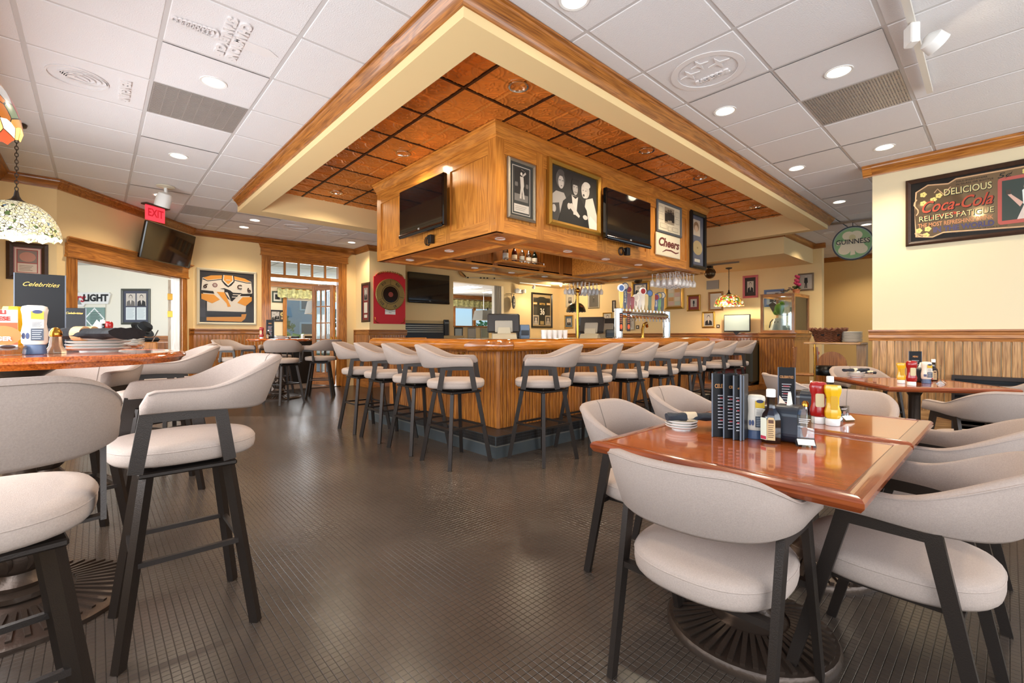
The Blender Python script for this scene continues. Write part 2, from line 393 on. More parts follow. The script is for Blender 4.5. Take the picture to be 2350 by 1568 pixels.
wallbox('wall_passage', [(13.6, 13.75, -1.5, 4.2, 0, CEIL), (UB+T, 13.6, 4.0, 4.1, 0, CEIL)], mat('cream_passage', 'ecc684', .75, bump=.05, bscale=200))
UW = 6.56
wrt = wallbox('wall_right', [(UW, UW+.2, -3.2, 1.06, 0, CEIL)], mat('cream_right', 'e4d6b4', .75, bump=.05, bscale=220))
# soffit hung in front of the picture wall
struct(MB().box(9.44, UB, 2.83, VB, 2.66, CEIL).build('ceiling_soffit', CREAM))
# ---- rooms beyond
PALE = mat('pale_plaster', 'e6e2d2', .8)
struct(MB().box(-4, 14, 15.0, 15.1, 0, .95).box(-4, 4.30, 15.0, 15.1, .95, 2.45).box(6.55, 10.6, 15.0, 15.1, .95, 2.45).box(13.6, 14, 15.0, 15.1, .95, 2.45).box(-4, 14, 15.0, 15.1, 2.45, 2.75).build('wall_dining', mat('cream_dining', 'ecd9b4', .8)))
struct(MB().box(13.9, 14, VB, 15.1, 0, 2.75).box(13.9, 14, VB, 15.1, 0, 2.75).build('wall_dining_side', MATS['cream_dining']))
struct(MB().box(-1, 14, VB+.14, 15.1, 2.75, 2.8).build('ceiling_dining', mat('dining_ceiling', 'dfe0e0', .85, bump=.2, bscale=60)))
CO = FW*10.5; CR = math.atan2(RT.y, RT.x)     # side room wall seen through the double doors
PL_CO = (Vector((CO.x, CO.y, 0)), Vector((FW.x, FW.y, 0)))
struct(MB().box(-12, -7.65, 0, .12, 0, 3.2).build('wall_side_room', PALE, loc=(CO.x, CO.y, 0), rot=CR))
struct(MB().box(-12, -7.65, -6, .12, 3.15, 3.2).build('ceiling_side_room', PALE, loc=(CO.x, CO.y, 0), rot=CR))
struct(MB().box(-12, -7.65, -4.6, .12, -.07, -.004).build('floor_side_room', mat('side_room_floor', '6c5a4e', .5), loc=(CO.x, CO.y, 0), rot=CR))
o = MB().box(-12, -7.65, -.03, 0, 0, 1.12).build('trim_2', oakd('x'), loc=(CO.x, CO.y, 0), rot=CR); struct(o)
# ---- ceiling: lay-in tiles on a grid
GU0, GDU, GV0, GDV = .3125, .664, .529, .643
REG = [(-.83, 1.43, -3.2, VB), (1.43, 13.6, -3.2, 1.96), (1.43, 9.44, 7.44, VB), (8.93, 13.6, 1.96, 7.44)]
b = MB()
for a in ((-1, 1.5, -3.4, VB+.14), (1.5, 14, -3.4, 2.1), (1.5, 14, 7.35, VB+.14), (8.85, 14, 2.1, 7.35)): b.box(*a, CEIL+.04, CEIL+.07)
b.box(1.4, 9.1, 1.9, 7.6, CEIL+.25, CEIL+.3)
ce = struct(b.build('ceiling', TILEW))
MB().box(1.418, 1.442, -3.2, VB, CEIL+.0075, CEIL+.03).build('grid_bar', TBAR, ce)
SPECIAL = {}
def cell(px, py):
    p = on_z(px, py, CEIL); return (math.floor((p.x-GU0)/GDU), math.floor((p.y-GV0)/GDV))
VENTS = [cell(455, 250), cell(1965, 235), cell(480, 490)]
CANS = [on_z(x, y, CEIL) for x, y in [(490, 190), (410, 359), (368, 449), (560, 522), (585, 506), (807, 557), (1318, 0), (1925, 166), (1664, 256), (1828, 387), (2030, 339), (1926, 464), (1988, 516)]]
cancell = {(math.floor((p.x-GU0)/GDU), math.floor((p.y-GV0)/GDV)): p for p in CANS}
VENT = mat('vent_grille', 'b8b2ae', .5, metal=.5)
gm_ = MB()
def tile_with_hole(b, x0, x1, y0, y1, z0, z1, cx, cy, r, n=24):
    o = []
    for i in range(n):
        t = 2*PI*i/n; c, s = math.cos(t), math.sin(t)
        k = min(((x1-cx) if c > 0 else (x0-cx))/c if abs(c) > 1e-6 else 9, ((y1-cy) if s > 0 else (y0-cy))/s if abs(s) > 1e-6 else 9)
        o.append((cx+c*k, cy+s*k))
    cs = sorted([(math.atan2(y-cy, x-cx) % (2*PI), x, y) for x in (x0, x1) for y in (y0, y1)])
    inn = [(cx+r*math.cos(2*PI*i/n), cy+r*math.sin(2*PI*i/n)) for i in range(n)]
    b.loft([[(x, y, z1) for x, y in inn], [(x, y, z0) for x, y in inn], [(x, y, z0) for x, y in o]], cap=False)
    for a, x, y in cs:
        i = int(a/(2*PI)*n) % n; j = (i+1) % n; b.add([(o[i][0], o[i][1], z0), (x, y, z0), (o[j][0], o[j][1], z0)], [(0, 1, 2)])
    return b
tm = {}
ntile = 0
for ru0, ru1, rv0, rv1 in REG:
    for i in range(math.floor((ru0-GU0)/GDU), math.ceil((ru1-GU0)/GDU)):
        for j in range(math.floor((rv0-GV0)/GDV), math.ceil((rv1-GV0)/GDV)):
            x0, x1 = max(ru0, GU0+i*GDU), min(ru1, GU0+(i+1)*GDU); y0, y1 = max(rv0, GV0+j*GDV), min(rv1, GV0+(j+1)*GDV)
            if x1-x0 < .03 or y1-y0 < .03: continue
            c = Vector(((x0+x1)/2, (y0+y1)/2, CEIL))
            if not vis(c, .18): continue
            ntile += 1
            if (i, j) in VENTS:
                b = MB().box(x0+.012, x1-.012, y0+.012, y1-.012, CEIL+.011, CEIL+.03)
                nb = 34
                for k in range(nb):
                    yy = y0+.02+(y1-y0-.04)*k/(nb-1); b.box(x0+.014, x1-.014, yy-.005, yy+.005, CEIL+.005, CEIL+.011)
                for k in range(9):
                    xx = x0+.02+(x1-x0-.04)*k/8; b.box(xx-.003, xx+.003, y0+.014, y1-.014, CEIL+.006, CEIL+.011)
                o = b.build('vent_grille', VENT, ce); continue
            if (i, j) in cancell:
                p = cancell[(i, j)]; b = tile_with_hole(MB(), .012, x1-x0-.012, .012, y1-y0-.012, 0, .012, min(max(p.x-x0, .1), x1-x0-.1), min(max(p.y-y0, .1), y1-y0-.1), .085)
                b.build('ceiling_tile', TILEW, ce, loc=(x0, y0, CEIL+.004)); continue
            key = (round(x1-x0, 3), round(y1-y0, 3))
            if key not in tm: tm[key] = MB().cbox(.011, x1-x0-.011, .011, y1-y0-.011, 0, .012, .005).mesh('ceiling_tile', TILEW)
            link('ceiling_tile', tm[key], ce, (x0, y0, CEIL+.004))
    # grid bars of this region
    for i in range(math.ceil((ru0-GU0)/GDU), math.floor((ru1-GU0)/GDU)+1):
        x = GU0+i*GDU; o = MB().box(x-.012, x+.012, rv0, rv1, CEIL+.008, CEIL+.03).build('grid_bar', TBAR, ce)
    for j in range(math.ceil((rv0-GV0)/GDV), math.floor((rv1-GV0)/GDV)+1):
        y = GV0+j*GDV; o = MB().box(ru0, ru1, y-.012, y+.012, CEIL+.0085, CEIL+.03).build('grid_bar', TBAR, ce)
# embossed emblems on single tiles
EMB = mat('embossed_plaster', 'e2dede', .85)
def emb(px, py): 
    i, j = cell(px, py); o = link('tile_emblem', None, ce, (GU0+(i+.5)*GDU, GV0+(j+.5)*GDV, CEIL+.004), (PI, 0, 0)); o.empty_display_size = .05; return o
def ring2(b, r0, r1, z0, z1, cx=0, cy=0, n=40, sy=1):
    rows = [[(cx+r*math.cos(2*PI*i/n), cy+sy*r*math.sin(2*PI*i/n), z) for i in range(n)] for r, z in ((r0, z0), (r0, z1), (r1, z1), (r1, z0))]
    return b.loft(rows, cap=False)
def astroid(cx, cy, r):
    q = []
    for k in range(4):
        a0 = PI/2*k; p0 = Vector((math.cos(a0), math.sin(a0)))*r; p1 = Vector((math.cos(a0+PI/2), math.sin(a0+PI/2)))*r
        for t in range(6): f = t/6; q.append(tuple(Vector((cx, cy))+(p0*(1-f)+p1*f)*(1-.62*math.sin(PI*f))))
    return q
def emblem_mesh(name, b, px, py):
    i, j = cell(px, py)
    return b.build(name, EMB, ce, loc=(GU0+(i+.5)*GDU, GV0+(j+.5)*GDV, CEIL+.003), rot=(PI, 0, 0))
b = MB(); ring2(b, .205, .25, 0, .005)
b.slab(astroid(-.05, .105, .075), 0, .006); b.slab(astroid(-.05, -.105, .075), 0, .006); b.slab(astroid(-.125, 0, .065), 0, .006)
emblem_mesh('tile_emblem', b, 1625, 165)
def celtext(px, py, s, size, dx, dy, a, sx=1):
    i, j = cell(px, py); me = text_mesh(s, size, .012, 0, .004, 'CENTER', sx)
    if not me.materials: me.materials.append(EMB)
    return link('tile_lettering', me, ce, (GU0+(i+.5)*GDU+dx, GV0+(j+.5)*GDV+dy, CEIL-.001), (PI, 0, a))
celtext(1625, 165, 'Steelers', .075, .085, 0, PI/2)
b = MB(); ring2(b, .165, .175, 0, .008, -.08, 0)
for k in range(4): ring2(b, .06+.022*k, .066+.022*k, 0, .008, -.08+.012*k, .01*k, 24, .8)
b.slab([(-.19, .05), (-.12, .06), (-.03, .12), (-.1, .02), (-.02, -.03), (-.14, -.01)], 0, .008)
emblem_mesh('tile_emblem', b, 220, 190)
celtext(220, 190, 'PENGUINS', .085, .185, 0, PI/2)
b = MB()
b.slab([(-.05, -.05), (.05, -.05), (.05, .22), (0, .29), (-.05, .22)], 0, .003)
for k in range(9): ring2(b, .02+.003*k, .026+.003*k, 0, .011, 0, -.29+.025*k, 20, .6)
emblem_mesh('tile_emblem', b, 530, 90).rotation_euler = (PI, 0, PI/2)
celtext(530, 90, 'STANLEY CUP', .07, -.03, .0, PI/2, 1.1); celtext(530, 90, 'CHAMPIONS', .078, .045, 0, PI/2, 1.1)
b = MB(); ring2(b, .2, .21, 0, .008, 0, 0, 40, .7); ring2(b, .17, .176, 0, .008, .02, 0, 40, .7); emblem_mesh('tile_emblem', b, 675, 522)
b = MB(); ring2(b, .2, .207, 0, .008, -.03, 0, 40, .7); ring2(b, .09, .096, 0, .008, .15, .03, 30); b.slab([(-.12, .03), (.06, .07), (.16, .0), (.05, -.04)], 0, .008); emblem_mesh('tile_emblem', b, 770, 536)
# ---- beam ring round the copper ceiling
BU0, BU1, BV0, BV1, BZ = 1.495, 8.94, 2.03, 7.44, 2.9
IU0, IU1, IV0, IV1 = 1.73, 8.78, 2.24, 7.15
struct(MB().box(BU0, BU1, BV0, IV0, BZ, CEIL+.25).box(BU0, BU1, IV1, BV1, BZ, CEIL+.25).box(BU0, IU0, IV0, IV1, BZ, CEIL+.25).box(IU1, BU1, IV0, IV1, BZ, CEIL+.25).build('ceiling_beam', CREAM))
def crown_run(i, path, z, h, d, m): return trim(i, path, crown_prof(z, h, d), m)
crown_run(3, [(BU0, 7.36), (BU0, BV0), (9.02, BV0)], CEIL+.003, .112, .085, oakd)
# ---- embossed copper tiles
def copper():
    m = mat('copper_tin', 'da8a3c', .3, metal=.4, var=.25, vscale=2.2, bump=.2, bscale=35); return m
COP = copper(); COPBAR = mat('copper_bar', '3c1c0a', .45, metal=.4)
cc = struct(MB().box(IU0, IU1, IV0, IV1, COPZ+.05, COPZ+.08).build('ceiling_copper', COPBAR))
def relief(x, y):
    # four pressed squares: a raised border, quarter rings in the corners and a flower in the middle
    h = 0; X, Y = (x*2) % 1, (y*2) % 1; dx, dy = min(X, 1-X), min(Y, 1-Y)
    e = min(dx, dy)
    if e < .05: h -= 1
    if .07 < e < .1: h += .5
    for cx in (0, 1):
        for cy in (0, 1):
            r = math.hypot(X-cx, Y-cy)
            h += .9*math.exp(-((r-.38)/.03)**2) + .7*math.exp(-((r-.28)/.025)**2)
    r = math.hypot(X-.5, Y-.5); a = math.atan2(Y-.5, X-.5)
    h += .9*math.exp(-((r-.16-.05*math.cos(6*a))/.035)**2) + .8*math.exp(-(r/.05)**2)
    return h
N = 112
def cop_mesh(x0, x1, y0, y1):
    rows = [[(x0+(x1-x0)*i/N*1.0, y0+(y1-y0)*j/N, -.006*relief((x0+(x1-x0)*i/N)/CDU, (y0+(y1-y0)*j/N)/CDV)) for i in range(N+1)] for j in range(N+1)]
    return MB().grid(rows).mesh('copper_tile', COP, smooth=True, ang=3)
CDU, CDV, CU0, CV0 = .638, .635, 2.28, 3.084
cmesh = {}
for i in range(-1, 11):
    for j in range(-2, 7):
        x0, x1 = max(IU0, CU0+i*CDU), min(IU1, CU0+(i+1)*CDU); y0, y1 = max(IV0, CV0+j*CDV), min(IV1, CV0+(j+1)*CDV)
        if x1-x0 < .02 or y1-y0 < .02: continue
        if x0 > 3.1 and x1 < 7.3 and y0 > 3.6 and y1 < 5.8: continue
        ox, oy = CU0+i*CDU, CV0+j*CDV; k = (round(x0-ox, 3), round(x1-ox, 3), round(y0-oy, 3), round(y1-oy, 3))
        if k not in cmesh: cmesh[k] = cop_mesh(x0-ox, x1-ox, y0-oy, y1-oy)
        link('copper_tile', cmesh[k], cc, (ox, oy, COPZ))
for i in range(0, 11):
    x = CU0+i*CDU
    if x < IU1: MB().box(x-.011, x+.011, IV0, IV1, COPZ-.007, COPZ+.02).build('grid_bar', COPBAR, cc)
for j in range(-1, 7):
    y = CV0+j*CDV
    if y < IV1: MB().box(IU0, IU1, y-.011, y+.011, COPZ-.0065, COPZ+.02).build('grid_bar', COPBAR, cc)
# ---- crown, rails, wainscot
crown_run(5, [(LW, -3.0), (LW, 8.0), (-.357, 8.0), tuple(B2), (UR0, VB), (UR0, VR), (UR1+.09, VR)], CEIL+.003, .115, .085, oakd)
crown_run(6, [(9.44, VB), (9.44, 2.83)], CEIL+.003, .1, .07, oakd('y'))
crown_run(7, [(9.44, 2.83), (UB, 2.83), (UB, 2.67-.07)], CEIL+.003, .1, .07, oakd)
crown_run(8, [(13.6, 4.0), (13.6, -1.4)], CEIL+.003, .11, .08, oakd('y'))
crown_run(9, [(UW, 1.06+.08), (UW, -3.2)], CEIL+.003, .115, .085, oak('y'))
struct(MB().flat([(-.085, CEIL), (0, CEIL), (0, CEIL-.115), (-.03, CEIL-.09)], 1.06, 1.145).build('trim_10', oak('y'), loc=(UW, 0, 0), rot=0))
RAIL = [(0, 1.13), (.014, 1.13), (.018, 1.165), (.03, 1.17), (.03, 1.2), (.022, 1.205), (.024, 1.232), (.045, 1.24), (.045, 1.256), (0, 1.258)]
trim(11, [(2.506*DA.x+A2.x, 2.506*DA.y+A2.y), tuple(B2), (2.42, VB)], RAIL, oakd('x'))
trim(12, [(4.31, VB), (UR0, VB), (UR0, VR), (UR1+.03, VR)], RAIL, oakd)
trim(13, [(UB, 9.9), (UB, 3.56)], [(o, z-.07) for o, z in RAIL], oak('y'))
trim(14, [(UW, 1.09), (UW, -3.2)], [(o*1.2, z-.055) for o, z in RAIL], oak('y'))
planks(wb, (1.31, VB), (2.42, VB), .1, 1.14, .06, oakd('z')); planks(wb, (4.31, VB), (UR0, VB), .1, 1.14, .05, oakd('z'))
q0 = A2+DA*2.506
o = link('wall_panel', MB().box(0, .2, -.012, 0, .0, 1.14).mesh('wall_panel', oakd('z')), None, (q0.x, q0.y, 0), ANG); struct(o)
planks(wr, (UR0, VB), (UR0, VR), .1, 1.14, .06, oakd('z')); planks(wr, (UR0, VR), (UR1, VR), .1, 1.14, .06, oakd('z'))
planks(wp, (UB, 7.2), (UB, 3.56), .1, 1.07, .075, oak('z'))
planks(wrt, (UW, 1.06), (UW, -1.9), .34, 1.08, .0675, oaklit('z'))
for k, (p0, p1) in enumerate([((1.31, VB), (2.42, VB)), ((4.31, VB), (UR0, VB)), ((UR0, VB), (UR0, VR)), ((UR0, VR), (UR1, VR)), ((UB, 7.2), (UB, 3.56))]):
    struct(moulding('baseboard_%s' % ['back', 'jamb', 'return', 'chimney', 'pictures'][k], [p0, p1], [(0, 0), (.024, 0), (.024, .1), (.016, .12), (0, .125)], oakd(axis_of(p0, p1))))
struct(MB().box(UW-.02, UW, -1.9, 1.06, 0, .34).build('baseboard_right', oaklit('y')))
# heating grille along the right wall
t = thing('radiator_cover', 'long dark slatted heating grille along the planked right wall', 'radiator', (UW, 0, 0))
MB().box(-.10, -.002, -1.9, .40, .70, .735).build('top', mat('radiator_brown', '2e221c', .5), t); MB().box(-.02, -.002, -1.9, .40, .05, .70).build('back_panel', BLACK, t)
for k in range(11): MB().cbox(-.095, -.075, -1.9, .40, .12+k*.052, .14+k*.052, .003).build('slat', MATS['radiator_brown'], t)
for y in (.39, -.4, -1.2, -1.88): MB().box(-.097, -.02, y-.012, y+.012, .04, .71).build('bracket', MATS['radiator_brown'], t)
# ================================================================== door casings and doors
def casing(parent, x0, x1, ztop, w, y, m, mx, head=.16, crown=True):
    for a, b_ in ((x0-w, x0), (x1, x1+w)):
        bb = MB().box(a, b_, y-.03, y, 0, ztop)
        for k in (.25, .75): bb.box(a+w*k-.006, a+w*k+.006, y-.038, y-.03, .2, ztop-.02)
        bb.build('casing', m, parent)
    bb = MB().box(x0-w-.02, x1+w+.02, y-.04, y, ztop, ztop+head).box(x0-w-.03, x1+w+.03, y-.05, y, ztop-.012, ztop+.012)
    bb.build('header', mx, parent)
    if crown:
        z = ztop+head; pr = crown_prof(z+.07, .08, .075); rows = [[(x, y-o, q) for o, q in pr] for x in (x0-w-.03, x1+w+.03)]
        rows = [[(x0-w-.03-o*.6, y-.03-o, q) for o, q in pr], [(x1+w+.03+o*.6, y-.03-o, q) for o, q in pr]]
        MB().loft(rows).build('header_crown', mx, parent, smooth=True)
# double doorway to the dining room
d1 = struct(link('door_1', None, None, (0, VB, 0)))
casing(d1, 2.54, 4.03, 2.74, .11, 0, oak('z'), oak('x'), .14)
fr = MB().box(2.54, 2.60, 0, .13, 0, 2.74).box(3.97, 4.03, 0, .13, 0, 2.74).box(2.6, 3.97, 0, .13, 2.70, 2.74).build('jamb', oak('z'), d1)
MB().box(2.60, 3.97, .02, .11, 2.31, 2.38).box(2.60, 3.97, .03, .1, 2.64, 2.70).build('transom_rail', oak('x'), d1)
for k in range(6):
    x = 2.6+(3.97-2.6)*k/5
    if 0 < k < 5: MB().box(x-.018, x+.018, .04, .09, 2.38, 2.64).build('transom_bar', oak('z'), d1)
PANE = thin_glass()
for k in range(5):
    x = 2.6+(3.97-2.6)*k/5; MB().box(x+.018, x+.256, .062, .067, 2.382, 2.638).build('pane', PANE, d1)
def french_door(parent_label, loc, rot, w=.6, h=2.26):
    t = thing('french_door', parent_label, 'door', loc, rot)
    s = .1
    MB().box(0, s, -.02, .02, .02, h).build('stile', oak('z'), t); MB().box(w-s, w, -.02, .02, .02, h).build('stile', oak('z'), t)
    MB().box(s, w-s, -.02, .02, .02, .30).build('bottom_rail', oak('x'), t); MB().box(s, w-s, -.02, .02, h-.11, h).build('top_rail', oak('x'), t)
    for k in range(1, 5): z = .30+(h-.41)*k/5; MB().box(s, w-s, -.014, .014, z-.012, z+.012).build('glazing_bar', oak('x'), t)
    for k in (1, 2): x = s+(w-2*s)*k/3; MB().box(x-.011, x+.011, -.0135, .0135, .30, h-.11).build('glazing_bar', oak('z'), t)
    for i in range(3):
        for j in range(5):
            x = s+(w-2*s)*i/3; z = .30+(h-.41)*j/5; MB().box(x+.011, x+(w-2*s)/3-.011, -.003, .003, z+.012, z+(h-.41)/5-.012).build('pane', PANE, t)
    MB().cbox(.03, .06, -.05, .05, .95, 1.1, .006).build('handle', BRASS, t)
    return t
french_door('open french door with fifteen panes folded back at the dining room doorway', (3.93, VB+.16, 0), math.radians(118))
french_door('outer french door leaf hinged against the right jamb of the doorway', (3.99, VB+.30, 0), math.radians(88))
# opening in the angled wall, heavy header, door leaf standing open
d2 = struct(link('door_2', None, None, (A2.x, A2.y, 0), ANG))
casing(d2, .253, 2.29, 2.15, .125, 0, oak('z'), oak('x'), .17)
MB().box(.253, .28, 0, .15, 0, 2.15).build('jamb', oak('z'), d2); MB().box(2.26, 2.29, 0, .15, 0, 2.15).build('jamb', wood('grey_jamb', 'b0a492', '8c7c6a', 'z'), d2); MB().box(.28, 2.26, 0, .15, 2.125, 2.15).build('jamb', oak('x'), d2)
t = thing('door_leaf', 'wooden door with long push bar standing open in the angled wall', 'door', (A2.x+DA.x*2.25-NA.x*.16, A2.y+DA.y*2.25-NA.y*.16, 0), ANG+math.radians(33))
MB().box(0, .95, -.022, .022, .02, 2.1).build('leaf', wood('grey_door', 'a89a86', '86745f', 'z'), t)
MB().tube([(.1, -.08, 1.9), (.1, -.09, 1.5), (.1, -.08, .6)], .014).build('pull_handle', DKWOOD, t)
for z in (.5, 1.45, 1.75): MB().cbox(-.015, .03, -.05, .03, z, z+.11, .003).build('hinge', BRASS, t)
# accordion partition at the bar-side opening
t = thing('accordion_door', 'cream folding accordion partition stacked at the right of the bar opening', 'door', (8.5, VB+.07, 0))
for k in range(7):
    x = .04*k; MB().box(x, x+.006, -.06+.02*(k % 2), .06, .02, 2.56).build('fold', mat('vinyl_fold', 'd8cdb6', .5), t)
    MB().bar((x+.003, -.06+.02*(k % 2), .02), (x+.003, -.06+.02*(k % 2), 2.56), .02, .02).build('fold_edge', mat('vinyl_edge', '8c8274', .5), t)
struct(MB().box(OU0, OU1, -.004, .15, OZ-.03, OZ+.0).build('trim_15', CREAM, loc=(0, VB, 0)))
# ================================================================== bar
UC, VC, UE, VE = 2.98, 3.46, 7.12, 5.72
bar = thing('bar_counter', 'long oak bar with beadboard front, rounded glossy top and tiled step', 'bar')
planks(bar, (UC, VE), (UC, VC), .21, .99, .053, oakbar('z')); planks(bar, (UC, VC), (UE, VC), .21, .99, .053, oakbar('z'))
planks(bar, (UE, VC), (UE, VC+.6), .21, .99, .053, oakbar('z'))
MB().slab([(UC+.002, VE), (UC+.002, VC+.002), (UE-.002, VC+.002), (UE-.002, VC+.6), (UE-.15, VC+.6), (UE-.15, VC+.15), (UC+.15, VC+.15), (UC+.15, VE)], 0, 1.0).build('carcass', oakbar('z'), bar)
MB().bar((UC-.004, VC-.004, .21), (UC-.004, VC-.004, .99), .034, .034, (1, 1, 0)).build('corner_post', oakbar('z'), bar)
STEP = mat('step_tile', '2c2a2a', .35, var=.2, vscale=6); STEPS = mat('step_slate', '4c5356', .4, var=.15, vscale=5)
pu, pv = 2.72, 3.19
plat = MB().slab([(pu, 5.85), (pu, pv), (UE+.1, pv), (UE+.1, VC+.6), (UE, VC+.6), (UE, VC), (UC, VC), (UC, 5.85)], 0, .205).build('step', STEPS, bar)
def tiles_line(p0, p1, rows, z0, name, wd=.0265):
    p0, p1 = Vector(p0), Vector(p1); d = p1-p0; n = int(d.length/.027); rz = math.atan2(d.y, d.x); b = MB()
    for i in range(n):
        for j in range(rows):
            x = i*.027; z = z0+j*.027; b.box(x+.001, x+.026, -.003, 0, z+.001, z+.026)
    o = b.build(name, STEP, plat, loc=(p0.x, p0.y, 0), rot=rz); o['kind'] = 'stuff'
tiles_line((pu, 5.85), (pu, pv), 3, .122, 'edge_tiles'); tiles_line((pu, pv), (UE+.1, pv), 3, .122, 'edge_tiles')
b = MB()
for i in range(int((5.85-pv)/.027)):
    for j in range(9): b.box(pu+.003+j*.027, pu+.028+j*.027, pv+.002+i*.027, pv+.027+i*.027, .205, .2075)
for i in range(int((UE+.1-UC)/.027)):
    for j in range(9): b.box(UC+.002+i*.027, UC+.027+i*.027, pv+.002+j*.027, pv+.027+j*.027, .205, .2075)
o = b.build('step_mosaic', STEP, plat); o['kind'] = 'stuff'
MB().slab([(pu-.004, 5.85), (pu-.004, pv-.004), (UE+.1, pv-.004), (UE+.1, pv), (pu, pv), (pu, 5.85)], .108, .119).build('step_trim', mat('step_groove', '6d6a64', .5), plat)
NOSE = [(-.02, .985), (.0, .985), (.03, .99), (.05, 1.005), (.06, 1.03), (.058, 1.06), (.045, 1.085), (.02, 1.10), (-.01, 1.106), (-.05, 1.104), (-.06, 1.092), (-.09, 1.092), (-.09, .985)]
nu, nv = 2.80, 3.265
R = .16
def corner(cx, cy, r, a0, a1, n=8): return [(cx+r*math.cos(a0+(a1-a0)*i/n), cy+r*math.sin(a0+(a1-a0)*i/n)) for i in range(n+1)]
ub, vb = 7.28, 5.86
# three rails so that the grain follows each run, with the darker block at the turned corner
def rail(path, m, nm='nosing'): return moulding(nm, path, NOSE, m, bar)
rail([(nu+.14, vb), (nu, vb)] and [(nu, vb), (nu, nv+R)], glossoak('y')); rail([(nu+R, nv), (ub-.1, nv)], glossoak('x'))
rail([(nu, nv+R)]+corner(nu+R, nv+R, R, PI, 1.5*PI)+[(nu+R, nv)], wood('bar_corner', 'b0661f', '7a400f', 'x', rough=.14, coat=.9, cath=.5, vary=0), 'nosing_corner')
rail([(ub-.1, nv)]+corner(ub-.1, nv+.1, .1, -PI/2, 0)+[(ub, nv+.1), (ub, VC+.7)], glossoak('y'))
rail([(nu+.8, vb), (nu+.1, vb)]+corner(nu+.1, vb-.1, .1, PI/2, PI)+[(nu, vb-.1)], glossoak('x'), 'nosing_end')
MB().box(nu+.05, nu+.72, nv+.62, vb-.05, 1.0, 1.094).build('top', glossoak('y'), bar); MB().box(nu+.05, ub-.05, nv+.05, nv+.66, 1.0, 1.0935).build('top', glossoak('x'), bar)
for (x, y, rz) in ((UC-.02, 4.02, -PI/2), (UC+.62, VC-.02, 0), (UC+2.2, VC-.02, 0)):
    h = MB().cbox(-.025, .025, -.004, .004, .89, .96, .003); h.tube([(0, -.004, .93), (0, -.05, .935), (0, -.07, .95)], .006).tube([(0, -.004, .91), (0, -.03, .895), (0, -.05, .905)], .006)
    h.ball((0, -.07, .952), .011, 8).build('purse_hook', BRASS, bar, smooth=True, loc=(x, y, 0), rot=rz)
# inner work counter
wc = thing('work_counter', 'steel topped work counter inside the bar', 'counter')
MB().box(3.7, 6.6, 4.5, 5.1, 0, 1.05).build('body', BLACK, wc); MB().cbox(3.66, 6.64, 4.46, 5.14, 1.05, 1.0895, .006).build('top', mat('steel_top', 'a8a8a6', .3, metal=.9), wc)
# ================================================================== canopy above the bar
CU, CV, CUE, CVE, CZ0 = 2.91, 3.41, 7.43, 5.95, 2.166
OU_0, OU_1, OV_0, OV_1 = 3.55, 6.55, 3.93, 5.25
can = thing('bar_canopy', 'oak panelled box hung over the bar below the copper ceiling', 'canopy')
oc = lambda ax: wood('oak_canopy', 'd9923f', '9a5a1e', ax, cath=.45, vary=.06)
zt = 3.12
MB().box(CU, CU+.03, CV, CVE, CZ0, zt).build('side_panel', oc('z'), can); MB().box(CU, CUE, CV, CV+.03, CZ0, zt).build('side_panel', oc('z'), can)
MB().box(CU, CUE, CVE-.03, CVE, CZ0, zt).build('side_panel', oc('z'), can); MB().box(CUE-.03, CUE, CV, CVE, CZ0, zt).build('side_panel', oc('z'), can)
PFL, PFR = pl_u(CU), pl_v(CV)
def stiles(face, spans, zb, z1):
    for a, b_ in spans:
        if face == 'L': MB().box(CU-.016, CU, a, b_, zb, z1).build('stile', oc('z'), can)
        else: MB().box(a, b_, CV-.016, CV, zb, z1).build('stile', oc('z'), can)
vs = hit(1030, 500, PFL).y
stiles('L', [(CVE-.11, CVE), (vs-.045, vs+.045), (CV-.016, CV+.11)], CZ0, zt)
us = [hit(x, 500, PFR).x for x in (1237, 1385, 1485, 1577)]
stiles('R', [(CU, CU+.09)]+[(u-.055, u+.055) for u in us]+[(CUE-.1, CUE)], CZ0, zt)
def rails(face, runs, zb, z1):
    for a, b_ in runs:
        if face == 'L': MB().box(CU-.0155, CU, a, b_, zb, z1).build('rail', oc('y'), can)
        else: MB().box(a, b_, CV-.0155, CV, zb, z1).build('rail', oc('x'), can)
Lr = [(CV+.11, vs-.045), (vs+.045, CVE-.11)]; Rr = []; q = CU+.09
for u in us: Rr.append((q, u-.055)); q = u+.055
Rr.append((q, CUE-.1))
rails('L', Lr, CZ0, CZ0+.13); rails('L', Lr, zt-.17, zt); rails('R', Rr, CZ0, CZ0+.13); rails('R', Rr, zt-.17, zt)
moulding('canopy_crown', [(CU-.016, CVE), (CU-.016, CV-.016), (CUE+.02, CV-.016)], [(0, zt-.03), (.01, zt-.03), (.014, zt), (.04, zt+.03), (.06, zt+.055), (.062, zt+.07), (.078, zt+.075), (.078, COPZ-.008), (0, COPZ-.008)], oc, can)
